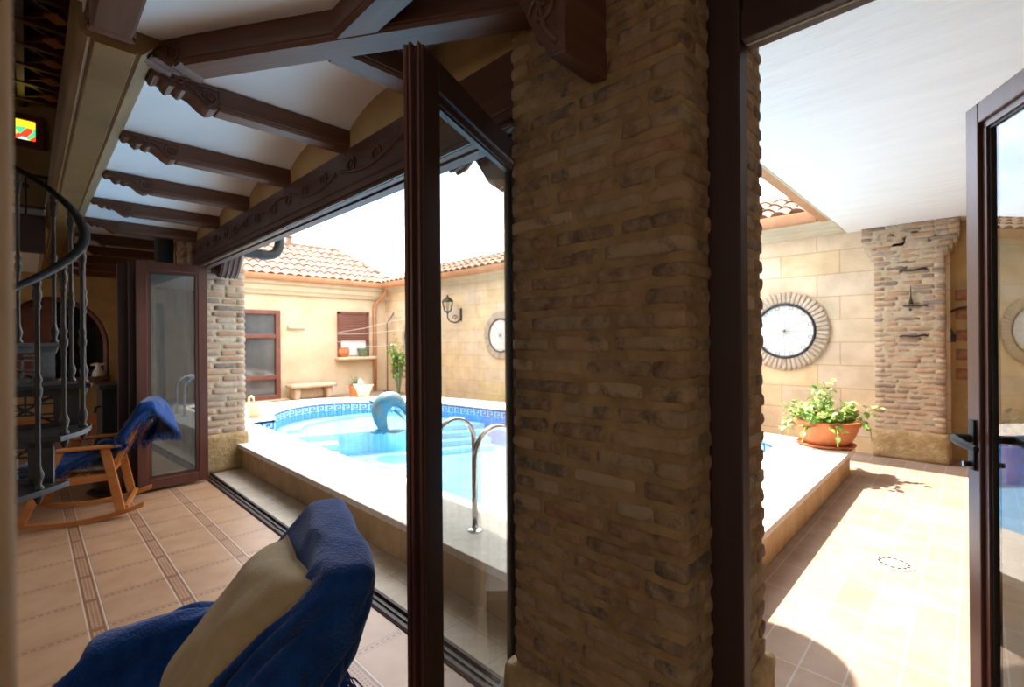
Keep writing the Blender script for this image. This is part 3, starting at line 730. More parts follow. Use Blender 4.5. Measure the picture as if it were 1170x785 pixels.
m = MB(); m.rbox((7.39, .55, .17), (.22, .345, .172), .02, (8, 14, 8), amp=.01, fs=9)
part_label(m.build('base_stone', 'stone_base', pl, smooth=True), 'rough sandstone plinth')

# ================================================================== TIMBER
def spiral(cx, cz, r0, r1, turns, a0, n=26, sgn=1):
    return [(cx + (r0 + (r1 - r0) * i / n) * cos(a0 + sgn * 2 * pi * turns * i / n), cz + (r0 + (r1 - r0) * i / n) * sin(a0 + sgn * 2 * pi * turns * i / n)) for i in range(n + 1)]
CARVE = [(0.0, 0.0), (-0.004, -0.018), (0.004, -0.034), (0.020, -0.040), (0.034, -0.036), (0.042, -0.040), (0.048, -0.054), (0.064, -0.062), (0.080, -0.058), (0.088, -0.052),
         (0.096, -0.062), (0.112, -0.066), (0.126, -0.060), (0.145, -0.066), (0.165, -0.080), (0.185, -0.098), (0.205, -0.108), (0.225, -0.110), (0.240, -0.104), (0.250, -0.094), (0.255, -0.10), (0.262, -0.10), (0.262, 0.0)]
def joist_parts(root, length, T=0.105, Hh=0.102, cut=None, carved=True, scale=1.0):
    """local: x runs from the carved tip to the wall end, y thickness 0..T, z 0 is the top"""
    m = MB(); x0 = 0.255 * scale if carved else 0
    sec = [(0, 0), (T, 0), (T, -Hh + .022), (T - .004, -Hh + .018), (T - .004, -Hh + .012), (T - .012, -Hh), (.012, -Hh), (.004, -Hh + .012), (.004, -Hh + .018), (0, -Hh + .022)]
    m.prism(sec, x0, length, lambda u, v, d: Vector((d, u, v)))
    m.build('beam', 'wood', root, local=True)
    if not carved: return
    m = MB()
    m.prism([(a * scale, b * scale) for a, b in CARVE], 0.004, T - 0.004, lambda u, v, d: Vector((u, d, v)))
    for y in (0.0, T):                                   # scrolls and leaf veins on both cheeks
        for (cx, cz, r, a) in ((.222, -.058, .034, 2.2), (.105, -.024, .016, 2.0)):
            m.tube([Vector((u * scale, y, v * scale)) for u, v in spiral(cx, cz, r, .006, 1.6, a)], .0055, 5)
        m.tube([Vector((u * scale, y, v * scale)) for u, v in ((.190, -.075), (.165, -.050), (.135, -.030), (.105, -.010), (.07, -.012))], .006, 5)
        m.tube([Vector((u * scale, y, v * scale)) for u, v in ((.215, -.098), (.185, -.075), (.155, -.048), (.125, -.035))], .005, 5)
        m.tube([Vector((u * scale, y, v * scale)) for u, v in ((.09, -.034), (.06, -.026), (.03, -.012), (.01, -.008))], .005, 5)
        m.tube([Vector((u * scale, y, v * scale)) for u, v in ((.25, -.02), (.215, -.016), (.17, -.022), (.13, -.012))], .005, 5)
    for i, (u, v) in enumerate(((.016, -.030), (.066, -.052), (.112, -.056), (.218, -.100))):
        m.tube([Vector((u * scale, -.004, v * scale)), Vector((u * scale, T + .004, v * scale))], .011 * scale, 7)
    part_label(m.build('carved_end', 'wood', root, local=True, smooth=40), 'carved scroll end')
GJ = 'dark ceiling joists with carved ends'
names = ['first', 'second', 'third', 'fourth', 'fifth', 'sixth', 'seventh', 'eighth', 'ninth', 'tenth']
j0 = None
for k, y in enumerate(JY):
    lab = 'dark carved wooden ceiling joist across the gallery, %s one behind the diagonal beam' % names[k]
    if j0 is None:
        j0 = thing('ceiling_joist', lab, 'joist', (0.362, y, 2.602), 0, GJ); joist_parts(j0, 0.885)
    else: dup(j0, (0.362, y, 2.602), 0, lab)
# diagonal hip beam, joists of the near wing
dA = Vector((1.118 - .739, 1.102 - 1.716, 0)).normalized()
tA = Vector((.273, 2.216, 0)) + Vector((-dA.y, dA.x, 0)) * -0.0
o = thing('hip_beam', 'dark diagonal ceiling beam running from the ochre corner to the brick pillar', 'beam', (0.33, 2.345, 2.602), atan2(dA.y, dA.x))
# local +y is left of travel (away from camera): shift so that the near bottom edge passes the measured line
joist_parts(o, 1.70, T=0.12, Hh=0.105)
o.location = (0.275, 2.35, 2.602)
o = thing('ceiling_joist', 'short dark ceiling joist dying into the diagonal beam beside the folding door', 'joist', (0.80, 1.635, 2.602), 0, GJ)
joist_parts(o, 0.44, T=0.115, Hh=.102, carved=False)
o = thing('ceiling_joist', 'dark wooden ceiling joist overhead, meeting near side of the diagonal beam', 'joist', (0.855, 1.62, 2.602), -pi / 2, GJ)
joist_parts(o, 2.2, T=0.105, carved=False)
o.location = (0.745, 1.60, 2.602)
o = thing('ceiling_joist', 'dark joist with carved tip at top left, resting on the ochre beam corner', 'joist', (0.147, 2.315, 2.602), -pi / 2, GJ)
joist_parts(o, 2.6, T=0.12, scale=0.9)
# carved lintel over the folding doors
o = thing('carved_lintel', 'long dark lintel carved with vine scrolls above the open folding doors', 'lintel', (1.30, 3.6, 2.226))
m = MB(); m.prism([(1.24, 2.505), (1.24, 2.305), (1.246, 2.298), (1.240, 2.290), (1.240, 2.262), (1.250, 2.256), (1.243, 2.248), (1.243, 2.226), (1.275, 2.226), (1.275, 2.238), (1.30, 2.238), (1.30, 2.226), (1.36, 2.226), (1.36, 2.505)], 1.0, 6.02, XZ)
m.build('beam', 'wood_y', o)
m = MB()
def vine(y0, L, amp, zc, ph):
    return [Vector((1.2375, y0 + L * t, zc + amp * sin(ph + t * 2 * pi))) for t in [i / 24 for i in range(25)]]
for k in range(4):
    y0 = 1.45 + 1.16 * k
    m.tube(vine(y0, 1.1, .045, 2.40, k * pi), .009, 6)
    for q in range(4):
        yy = y0 + .14 + q * .27; up = 1 if (q + k) % 2 else -1
        m.tube([Vector((1.2355, yy + u * 1.0, 2.40 + up * v)) for u, v in spiral(0.03, 0.01, .052, .010, 1.35, 2.5, 22)], [.0085 - .0002 * i for i in range(23)], 6)
        for a in (-.7, .1, .8):
            c0 = Vector((1.2425, yy + .06 + .05 * cos(a), 2.40 + up * (.045 + .04 * sin(a))))
            m.ball(c0, (.005, .030, .012), 8, M=Matrix.Rotation(a * up, 3, 'X'))
part_label(m.build('vine_carving', 'wood_y', o, smooth=True), 'carved vine relief')
m = MB(); m.box(1.238, 1.243, 1.18, 6.0, 2.2285, 2.2325)
m.build('door_rail', 'steel', o)
# scroll consoles outside, under the lintel
CONS = [(-0.082, 0), (0.42, 0), (0.42, -.05), (0.40, -.075), (0.36, -.07), (0.33, -.05), (0.30, -.045), (0.25, -.06), (0.20, -.11), (0.15, -.18), (0.10, -.215), (0.05, -.20), (0.02, -.185), (-.02, -.17), (-.082, -.175)]
def console(label, y, sg, x0, x1, zt, sc=1.0, mat='wood'):
    o = thing('scroll_bracket', label, 'bracket', ((x0 + x1) / 2, y, zt), 0, 'scroll brackets under the lintel')
    m = MB(); m.prism([(y + sg * u * sc, zt + v * sc) for u, v in CONS], x0, x1, YZ)
    m.build('bracket', mat, o, bevel=.004)
    m = MB()
    for x in (x0 - .002, x1 + .002):
        m.tube([Vector((x, y + sg * u * sc, zt + v * sc)) for u, v in spiral(.08, -.14, .055, .01, 1.5, 0)], .008, 5)
        m.tube([Vector((x, y + sg * u * sc, zt + v * sc)) for u, v in spiral(.375, -.035, .03, .006, 1.2, 2)], .006, 5)
    for q in range(4):
        xx = x0 + (x1 - x0) * (q + .5) / 4
        m.tube([Vector((xx, y + sg * u * sc, zt + v * sc)) for u, v in CONS[3:12]], .011, 5)
    m.build('scroll_carving', mat, o, smooth=True)
console('dark carved bracket seen through the door glass, at top of the big brick pillar', 1.318, 1, 1.44, 1.62, 2.45, 1.6)
console('carved bracket under far end of the lintel, on the pale brick pillar', 5.86, -1, 1.41, 1.59, 2.47, 1.6)
# carved corbel on the room side of the near pillar
o = thing('carved_corbel', 'dark leaf-carved corbel at the top of the big brick pillar', 'corbel', (1.1, .88, 2.2))
m = MB(); m.prism([(.775, 2.215), (.835, 2.225), (.845, 2.255), (.88, 2.30), (.92, 2.39), (.96, 2.47), (1.0, 2.60), (.775, 2.60)], 1.0, 1.205, YZ)
m.build('block', 'wood', o, bevel=.006)
m = MB()
edge = [(.838, 2.238), (.850, 2.268), (.88, 2.305), (.92, 2.39), (.96, 2.47), (1.0, 2.59)]
for x, r_ in ((1.015, .014), (1.06, .010), (1.10, .016), (1.145, .010), (1.185, .014)):
    m.tube(catmull([(x + .006 * (q % 2), y - .004, z) for q, (y, z) in enumerate(edge)], 3), [r_ * (.55 + .45 * abs(sin(q * .9))) for q in range(16)], 6)
m.tube([Vector((.998, y, z)) for y, z in ((.80, 2.25), (.84, 2.30), (.86, 2.38), (.90, 2.45), (.93, 2.54))], .009, 6)
m.tube([Vector((.997, y + .85, z + 2.36)) for y, z in spiral(0, 0, .05, .01, 1.4, 0)], .008, 6)
part_label(m.build('leaf_carving', 'wood', o, smooth=True), 'carved acanthus leaves')

# ================================================================== DOORS
def leaf(name, label, p_free, p_hinge, h0, h1, T, side, stile=.085, glassm='glass', framem='frame', group=None, prof=True, cat='door', stile2=None):
    """glazed leaf from p_free to p_hinge (plan points on one face); side=+1/-1 thickness direction (left normal)"""
    p0, p1 = Vector((*p_free, 0)), Vector((*p_hinge, 0)); d = (p1 - p0); L = d.length
    o = thing(name, label, cat, (p0.x, p0.y, h0), atan2(d.y, d.x), group)
    Hh = h1 - h0; y0, y1 = (0, T) if side > 0 else (-T, 0)
    m = MB()
    e2 = stile2 or stile
    m.box(0, stile, y0, y1, 0, Hh); m.box(L - e2, L, y0, y1, 0, Hh)
    m.box(stile, L - e2, y0, y1, 0, stile * 1.15); m.box(stile, L - e2, y0, y1, Hh - stile, Hh)
    m.build('door_frame', framem, o, local=True, bevel=.004)
    if prof:   # glazing bead standing back from the face, with rubber gasket
        m = MB(); b = .022; i0, i1 = stile, L - e2; ya, yb = y0 + T * .2, y1 - T * .2
        m.box(i0, i0 + b, ya, yb, stile, Hh - stile); m.box(i1 - b, i1, ya, yb, stile, Hh - stile)
        m.box(i0, i1, ya, yb, stile * 1.15, stile * 1.15 + b); m.box(i0, i1, ya, yb, Hh - stile - b, Hh - stile)
        m.build('glazing_bead', framem, o, local=True)
        m = MB(); g = b; ya, yb = y0 + T * .33, y1 - T * .33
        m.box(i0 + g, i0 + g + .008, ya, yb, stile, Hh - stile); m.box(i1 - g - .008, i1 - g, ya, yb, stile, Hh - stile)
        m.box(i0, i1, ya, yb, stile * 1.15 + g, stile * 1.15 + g + .008); m.box(i0, i1, ya, yb, Hh - stile - g - .008, Hh - stile - g)
        part_label(m.build('gasket', 'gasket', o, local=True), 'black rubber gasket')
    ym = (y0 + y1) / 2
    m = MB(); m.box(stile - .01, L - e2 + .01, ym - .003, ym + .003, stile - .01, Hh - stile + .01)
    part_label(m.build('glass_pane', glassm, o, local=True), 'glass pane')
    return o, L, Hh
FD = 'folding glass doors'
# leaf folded back beside the big pillar
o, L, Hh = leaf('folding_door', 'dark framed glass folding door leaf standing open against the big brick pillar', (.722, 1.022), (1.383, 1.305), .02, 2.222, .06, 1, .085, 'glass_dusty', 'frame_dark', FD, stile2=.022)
m = MB()
m.box(-.010, 0, .006, .012, 0, Hh); m.box(-.016, 0, .026, .034, 0, Hh)
m.tube([(-.006, .048, 0), (-.006, .048, Hh)], .007, 8)
part_label(m.build('edge_seal', 'frame', o, local=True), 'ribbed door edge with seals')
m = MB(); m.box(-.0025, .0005, .036, .042, 0, Hh); m.build('gasket', 'gasket', o, local=True)
for z in (.22, 1.02, 2.05):
    m = MB(); m.tube([(L + .01, .03, z), (L + .01, .03, z + .09)], .012, 8); m.build('hinge', 'gasket', o, local=True)
# far stack
o, L, Hh = leaf('folding_door', 'brown framed glass folding door leaf at far end, front of the folded stack', (.722, 5.672), (1.306, 5.69), .025, 2.228, .045, 1, .082, 'glass_grey', 'frame', FD)
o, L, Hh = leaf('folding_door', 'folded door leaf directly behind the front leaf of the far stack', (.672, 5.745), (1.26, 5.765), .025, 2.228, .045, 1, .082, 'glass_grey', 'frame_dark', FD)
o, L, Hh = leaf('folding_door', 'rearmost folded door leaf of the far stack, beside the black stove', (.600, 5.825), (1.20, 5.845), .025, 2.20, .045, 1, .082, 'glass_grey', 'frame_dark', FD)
# terrace door leaf
o, L, Hh = leaf('terrace_door', 'brown glazed terrace door leaf swung open at the right, with black lever handle', (2.246, .020), (1.437, -.375), .02, 2.215, .055, 1, .068, 'glass_leaf', 'frame', None)
def lever(side):
    m = MB(); y = 0 if side < 0 else .055; s_ = side
    m.rbox((.034, y + s_ * .004, 1.085 - .02), (.016, .005, .085), .004, (3, 2, 6))
    m.tube([(.034, y, 1.085), (.034, y + s_ * .04, 1.085), (.040, y + s_ * .055, 1.085), (.065, y + s_ * .06, 1.083), (.11, y + s_ * .058, 1.076), (.150, y + s_ * .05, 1.072)], [.011, .011, .012, .012, .011, .009], 8, flat=1.25)
    m.tube([(.034, y, 1.0), (.034, y + s_ * .025, 1.0)], .009, 8)
    return m
for sd in (1, -1):
    h = lever(-sd).build('door_handle', 'black', o, local=True, smooth=40)
    part_label(h, 'black lever handle')
MB().box(.03, .038, -.03, 0, .992, 1.008).build('key', 'steel', o, local=True)
# fixed terrace door frame in the opening
m = MB()
m.box(1.369, 1.428, .458, .548, 0, 2.78); m.box(1.369, 1.445, -.40, .455, 2.265, 2.345); m.box(1.38, 1.43, -.40, .455, 2.345, 2.80)
m.box(1.369, 1.445, -.42, -.375, 0, 2.78)
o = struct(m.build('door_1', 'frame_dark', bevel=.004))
m = MB(); m.box(1.402, 1.406, -.38, .452, 2.2615, 2.2655); m.build('door_seal', 'rope', o)
# folding door track in the floor
o = thing('door_track', 'dark metal floor track of the folding doors along the tiled floor', 'track', (1.35, 3.6, 0))
m = MB(); m.prism([(1.30, -.05), (1.30, .004), (1.312, .012), (1.330, .012), (1.336, .002), (1.345, .002), (1.349, .012), (1.356, .012), (1.360, -.006), (1.384, -.006), (1.388, .012), (1.405, .012), (1.405, -.05)], 1.18, 6.0, XZ)
m.build('rail', 'frame_dark', o)
m = MB(); m.box(1.346, 1.3485, 1.18, 6.0, .0125, .0135); m.box(1.3565, 1.3585, 1.18, 6.0, .0125, .0135)
m.build('runner_strip', 'dullsteel', o)
for k in range(9):
    MB().lathe([(0.0, 0), (.007, 0), (.006, .003), (0.0, .004)], (1.372, 1.55 + k * .52, -.006), 8).build('screw', 'steel', o)

# ================================================================== POOL
pool = thing('swimming_pool', 'blue mosaic swimming pool with rounded far end and raised pale coping', 'pool', (3.8, 4.8, 0))
m = MB(); holed(m, OUTER, INNER, 0.237, 0.285)
part_label(m.build('coping', 'coping', pool, bevel=.012), 'pale stone coping')
def wallstrip(m, poly, z0, z1, closed=True, off=0.0):
    n = len(poly)
    for i in range(n if closed else n - 1):
        a, b = poly[i], poly[(i + 1) % n]
        m.add([(a[0], a[1], z0), (b[0], b[1], z0), (b[0], b[1], z1), (a[0], a[1], z1)], [(0, 1, 2, 3)])
m = MB(); kf = [p for p in KERB]
m2 = MB(); wallstrip(m2, [KERB[-1], KERB[0]], -0.05, 0.238, False)
part_label(m2.build('kerb_facing', 'kerb', pool, recalc=False), 'brown tiled kerb face')
m2 = MB(); wallstrip(m2, KERB[:3], -0.05, 0.238, False)
part_label(m2.build('kerb_facing', 'kerb_x', pool, recalc=False), 'golden tiled kerb face towards the terrace')
m2 = MB(); wallstrip(m2, KERB[2:], -0.05, 0.238, False); m2.build('kerb_facing', 'kerb', pool, recalc=False)
ZB, ZW, ZS = -0.30, 0.150, 0.03
m = MB(); wallstrip(m, INNER, ZB, 0.14); part_label(m.build('pool_wall', 'mosaic_wall', pool, recalc=False), 'blue mosaic wall')
m = MB(); wallstrip(m, INNER, 0.14, 0.285); part_label(m.build('tile_band', 'band', pool, recalc=False), 'pale blue tile band')
m = MB(); tri = tessellate_polygon([[Vector((*p, 0)) for p in INNER]])
m.add([(*p, ZB) for p in INNER], [tuple(t) for t in tri]); m.build('pool_floor', 'mosaic', pool)
# shelf and steps: clip the basin outline by a line
def clip(poly, A, B):
    A, B = Vector(A), Vector(B); nrm = Vector((-(B - A).y, (B - A).x)).normalized(); out = []
    for i in range(len(poly)):
        p, q = Vector(poly[i]), Vector(poly[(i + 1) % len(poly)])
        dp, dq = (p - A).dot(nrm), (q - A).dot(nrm)
        if dp >= 0: out.append(tuple(p))
        if dp * dq < 0: out.append(tuple(p + (q - p) * dp / (dp - dq)))
    return out
LA, LB = Vector((2.45, 7.30)), Vector((5.44, 5.95))
nrm = Vector((-(LB - LA).y, (LB - LA).x)).normalized()
shelf = shrink(clip(INNER, LA, LB), .003)
m = MB(); m.prism(shelf, ZB, ZS, XYZ); part_label(m.build('shelf', 'mosaic', pool), 'shallow rounded shelf')
# curved bench rim standing on the shelf
m = MB(); ring = [(4.0 + 1.05 * cos(a), 7.35 + .72 * sin(a)) for a in [radians(20) + radians(150) * i / 24 for i in range(25)]]
out_r = [(4.0 + 1.25 * cos(a), 7.35 + .90 * sin(a)) for a in [radians(20) + radians(150) * i / 24 for i in range(25)]]
m.prism(ring + out_r[::-1], ZS, ZS + .05, XYZ); m.build('step', 'mosaic', pool)
for k in range(3):       # steps down at either side of the shelf
    for side in (0, 1):
        o0, o1 = (0.30 + .36 * k), (0.36 * k + .0)
        if side == 0: A_, B_ = LA + (LB - LA) * -0.02, LA + (LB - LA) * 0.28
        else: A_, B_ = LA + (LB - LA) * 0.72, LA + (LB - LA) * 0.985; o1 *= .55
        wd_ = .36 if side == 0 else .2
        q = [A_ - nrm * o1, A_ - nrm * (o1 + wd_), B_ - nrm * (o1 + wd_), B_ - nrm * o1]
        q = [(max(2.24, min(5.46, p.x)), p.y) for p in q]
        m = MB(); m.prism(q, ZB, ZS - .085 * (k + 1), XYZ); m.build('step', 'mosaic', pool)
# Greek key frieze
def key_band(m, path, z0, hh, wu):
    segs = [(Vector(path[i]), Vector(path[i + 1])) for i in range(len(path) - 1)]
    tot = sum((b - a).length for a, b in segs); nunit = int(tot / wu); wu = tot / nunit
    def at(s):
        for a, b in segs:
            L = (b - a).length
            if s <= L + 1e-9: d = (b - a) / L; return a + d * s, d
            s -= L
        return b, d
    t = 0.017
    rects = [(0, .78, 1, 1), (0, 0, 0, 1), (0, 0, .80, 0), (.80, 0, .80, .55), (.36, .55, .80, .55), (.36, .30, .36, .55)]
    bars = [(0.0, hh - t, .128, hh), (0, 0, t, hh), (0, 0, .105, t), (.105 - t, 0, .105, hh * .62), (.05, hh * .62 - t, .105, hh * .62), (.05, hh * .36, .05 + t, hh * .62)]
    for u in range(nunit):
        for (a, za, b, zb) in bars:
            p, d = at(u * wu + a / .15 * wu); q, d2 = at(u * wu + b / .15 * wu)
            nn = Vector((-d.y, d.x)) * .004
            m.add([(p.x + nn.x, p.y + nn.y, z0 + za), (q.x + nn.x, q.y + nn.y, z0 + za), (q.x + nn.x, q.y + nn.y, z0 + zb), (p.x + nn.x, p.y + nn.y, z0 + zb)], [(0, 1, 2, 3)])
m = MB(); key_band(m, INNER[1:], .158, .105, .15); key_band(m, [INNER[-1], INNER[0]], .158, .105, .15); key_band(m, [INNER[0], INNER[1]], .158, .105, .15)
part_label(m.build('greek_key_frieze', 'keyblue', pool, recalc=False), 'navy Greek key frieze')
m = MB(); tri = tessellate_polygon([[Vector((*p, 0)) for p in shrink(INNER, .001)]])
m.add([(*p, ZW) for p in shrink(INNER, .001)], [tuple(t) for t in tri])
wat = m.build('water', 'water', pool)
if wat.data.polygons[0].normal.z < 0: wat.data.flip_normals()
part_label(wat, 'clear rippled water')

# pool ladder rails
lad = thing('pool_ladder', 'pair of polished steel pool ladder handrails on the coping', 'ladder', (2.0, 2.4, .285))
for y in (2.19, 2.605):
    R_ = .178; cx = 1.905 + R_
    pts = [(1.905, y, .285), (1.905, y, .5), (1.905, y, .70)] + [(cx - R_ * cos(a), y, .715 + R_ * sin(a)) for a in [pi * i / 16 for i in range(17)]] + [(1.905 + 2 * R_, y, .69), (1.905 + 2 * R_ + .01, y, .4), (1.905 + 2 * R_ + .02, y, -.45)]
    rl = MB().tube(pts, .019, 12).build('handrail', 'steel', lad, smooth=True)
    MB().lathe([(0.0, 0), (.048, 0), (.048, .006), (.036, .014), (.022, .016), (.02, .02), (0, .02)], (1.905, y, .285), 20).build('base_flange', 'steel', rl, smooth=40)
for z in (-.05, -.3):
    MB().box(2.255, 2.32, 2.19, 2.605, z - .012, z + .012).build('tread', 'steel', lad, bevel=.004)

# dolphin statue on the edge of the shelf
dol = thing('dolphin_statue', 'leaping dolphin statue with turquoise patina standing in the pool', 'statue', (3.80, 6.42, .02))
cpt = catmull([(3.80, 6.40, .04), (3.77, 6.43, .12), (3.735, 6.455, .26), (3.735, 6.455, .40), (3.785, 6.42, .505), (3.875, 6.345, .545), (3.955, 6.28, .50), (4.005, 6.24, .42)], 5)
nr = len(cpt); key = [(0, .06), (.12, .075), (.3, .125), (.48, .165), (.62, .165), (.75, .14), (.88, .095), (1, .05)]
def kf_(t):
    for (a, ra), (b, rb) in zip(key, key[1:]):
        if t <= b: return ra + (rb - ra) * (t - a) / (b - a)
    return key[-1][1]
rad = [kf_(i / (nr - 1)) for i in range(nr)]
m = MB(); m.tube(cpt, rad, 16, flat=.85)
m.ball(cpt[-1], (.05, .05, .05), 10)
m.tube([Vector(cpt[-1]), Vector(cpt[-1]) + Vector((.02, -.015, -.06)), Vector(cpt[-1]) + Vector((.02, -.02, -.11))], [.04, .03, .014], 10)
m.build('body', 'patina', dol, smooth=True)
MB().tube([(3.86, 6.27, .40), (3.93, 6.20, .31), (3.99, 6.15, .22)], [.05, .045, .012], 8, flat=.35).build('flipper', 'patina', dol, smooth=True)
MB().tube([(3.76, 6.55, .42), (3.76, 6.65, .34), (3.78, 6.71, .27)], [.05, .045, .012], 8, flat=.35).build('flipper', 'patina', dol, smooth=True)
MB().tube([(3.66, 6.53, .50), (3.60, 6.58, .55), (3.56, 6.61, .53)], [.06, .04, .01], 8, flat=.35).build('dorsal_fin', 'patina', dol, smooth=True)
m = MB(); m.ball((3.74, 6.46, .07), (.17, .10, .035), 12); m.ball((3.93, 6.34, .06), (.15, .10, .03), 12)
m.build('tail_fluke', 'patina', dol, smooth=True)

# ================================================================== COURTYARD THINGS
def sub_(name, mat, parent, m, **k): return m.build(name, mat, parent, **k)
# rear wall door and window
w = struct(sbox('door_2', 'greypane', 3.3, 4.25, 12.275, 12.29, 0.05, 2.12))
m = MB()
m.box(3.2, 3.30, 12.20, 12.30, 0, 2.2); m.box(4.24, 4.35, 12.20, 12.30, 0, 2.2); m.box(3.3, 4.24, 12.20, 12.30, 2.10, 2.2)
m.box(3.3, 4.24, 12.20, 12.30, 1.52, 1.62); m.box(3.3, 4.24, 12.20, 12.30, .52, .62); m.box(3.3, 4.24, 12.20, 12.30, 0, .14)
m.build('door_frame', 'red_frame', w, bevel=.01)
m = MB(); m.box(3.1, 4.5, 12.05, 12.3, 0, .03); m.build('door_step', 'stone', w)
w = struct(sbox('window_3', 'frosted', 5.9, 6.68, 12.28, 12.29, 1.05, 2.2))
m = MB(); m.box(5.84, 5.90, 12.20, 12.30, 1.0, 2.23); m.box(6.66, 6.73, 12.20, 12.30, 1.0, 2.23); m.box(5.84, 6.73, 12.20, 12.30, 2.17, 2.23)
m.build('window_frame', 'red_frame', w)
m = MB()
for k in range(14): m.box(5.9, 6.66, 12.225, 12.25, 1.46 + k * .052, 1.508 + k * .052)
m.build('roller_shutter', 'shutter', w)
MB().rbox((6.34, 12.19, .96), (.57, .14, .045), .02, (8, 4, 2), amp=.006, fs=6).build('window_sill', 'stone', w, smooth=True)
o = tag(MB().rbox((4.755, 12.275, 1.79), (.215, .03, .05), .012, (6, 2, 2), amp=.003).build('stone_plaque', 'cream_trim', smooth=True), 'small pale stone plaque on the cream rear wall between door and window', 'plaque')
# round windows of the limestone wall
def round_window(n, yc, zc=1.535):
    w = struct(MB().lathe([(0, 0), (.355, 0), (.355, .012), (0, .012)], seg=40, M=Matrix.Translation((7.285, yc, zc)) @ Matrix.Rotation(-pi / 2, 4, 'Y')).build('window_%d' % n, 'frosted'))
    m = MB(); rnd = random.Random(n); K = 50
    mm = MB(); mm.lathe([(.36, 0), (.53, 0), (.53, .012), (.36, .012)], seg=40, M=Matrix.Translation((7.288, yc, zc)) @ Matrix.Rotation(-pi / 2, 4, 'Y')); mm.build('mortar_ring', 'mortar_pale', w)
    for k in range(K):
        a = 2 * pi * k / K; L = rnd.uniform(.074, .088)
        M_ = Matrix.Translation((7.285, yc, zc)) @ Matrix.Rotation(a, 4, 'X')
        m.rbox((0, 0, .372 + L), (.026, .0245, L), .008, (2, 3, 4), M=M_, amp=.003, tint=tuple(v * rs for rs in [rnd.uniform(.88, 1.06)] for v in rnd.choice([(.54, .44, .35), (.52, .41, .32), (.56, .47, .38)])), seed=k)
    part_label(m.build('brick_surround', 'brick_pale', w, smooth=True), 'ring of small radial bricks')
    m = MB(); m.tube([Vector((7.262, yc + .362 * cos(a), zc + .362 * sin(a))) for a in [2 * pi * k / 40 for k in range(40)]], .017, 8, closed=True)
    part_label(m.build('iron_ring', 'iron', w, smooth=True), 'black iron ring')
    m = MB()
    for k in range(12): 
        a = 2 * pi * k / 12; m.tube([(7.262, yc + .012 * cos(a + .5), zc + .012 * sin(a + .5)), (7.262, yc + .35 * cos(a), zc + .35 * sin(a))], .002, 5)
        m.tube([Vector((7.262, yc + .32 * cos(a + .26) + .025 * cos(t), zc + .32 * sin(a + .26) + .025 * sin(t))) for t in [2 * pi * q / 10 for q in range(10)]], .003, 4, closed=True)
    m.ball((7.262, yc, zc), .016, 8)
    m.build('iron_spokes', 'rusty', w)
round_window(4, 1.872); round_window(5, 7.46); round_window(6, 10.85)
# gutters
def gutter(name, label, pts):
    o = thing(name, label, 'gutter', pts[0], 0)
    a, b = Vector(pts[0]), Vector(pts[1]); d = (b - a).normalized(); nrm = Vector((-d.y, d.x, 0))
    sec = [(0, .0), (0, .115), (.008, .115), (.008, .012), (.10, .012), (.135, .04), (.145, .115), (.165, .125), (.165, .11), (.150, .03), (.115, -.004), (.03, -.004)]
    m = MB(); vs = [];
    m.prism(sec, 0, (b - a).length, lambda u, v, t: a + d * t + nrm * u + Vector((0, 0, v)))
    m.build('trough', 'gutter', o, smooth=40); return o
g1 = gutter('roof_gutter', 'copper coloured gutter under the tiled roof of the cream rear wall', ((7.0, 12.0, 2.915), (2.0, 12.0, 2.915)) if False else ((2.0, 12.0, 2.915), (7.05, 12.0, 2.915)))
for ch in g1.children: ch.scale.y = -1
gutter('roof_gutter', 'copper coloured gutter along the top of the limestone wall', ((7.06, 1.42, 2.915), (7.06, 12.0, 2.915)))
g3 = gutter('roof_gutter', 'copper coloured gutter along the edge of the white porch ceiling', ((2.1, 1.262, 2.90), (6.98, 1.262, 2.90)))
o = thing('downpipe', 'copper coloured downpipe with a bent top at the corner of the rear wall', 'pipe', (6.95, 12.2, 0))
m = MB(); m.tube([(7.10, 11.92, 2.91), (7.10, 11.94, 2.80), (7.08, 11.98, 2.72), (6.95, 12.16, 2.52), (6.92, 12.22, 2.42), (6.92, 12.23, 2.2), (6.92, 12.23, .02)], .052, 12)
m.build('pipe', 'gutter', o, smooth=True)
for z in (.9, 2.25): MB().tube([(6.92, 12.23, z), (6.92, 12.23, z + .03)], .062, 12).build('pipe_clamp', 'gutter', o)
o = thing('chimney', 'small terracotta chimney pot on the ridge of the rear roof', 'chimney', (5.13, 13.72, 4.1))
MB().box(5.06, 5.20, 13.65, 13.79, 4.08, 4.34).build('stack', 'rooftile', o, bevel=.01); MB().box(5.03, 5.23, 13.62, 13.82, 4.34, 4.38).build('cap', 'rooftile', o, bevel=.01)
o = thing('stove_flue', 'shiny black bent flue pipe leaving the house above the pale brick pillar', 'pipe', (1.9, 6.3, 2.5))
m = MB(); m.tube(catmull([(1.72, 6.3, 2.52), (1.95, 6.3, 2.52), (2.10, 6.3, 2.52), (2.19, 6.3, 2.56), (2.235, 6.3, 2.66), (2.24, 6.3, 2.80), (2.24, 6.3, 2.94)], 4), .058, 14)
m.build('pipe', 'black', o, smooth=True)
for p, q in (((2.0, 6.3, 2.52), (2.03, 6.3, 2.52)), ((2.239, 6.3, 2.76), (2.239, 6.3, 2.79))): MB().tube([p, q], .064, 14).build('pipe_collar', 'black', o, smooth=40)
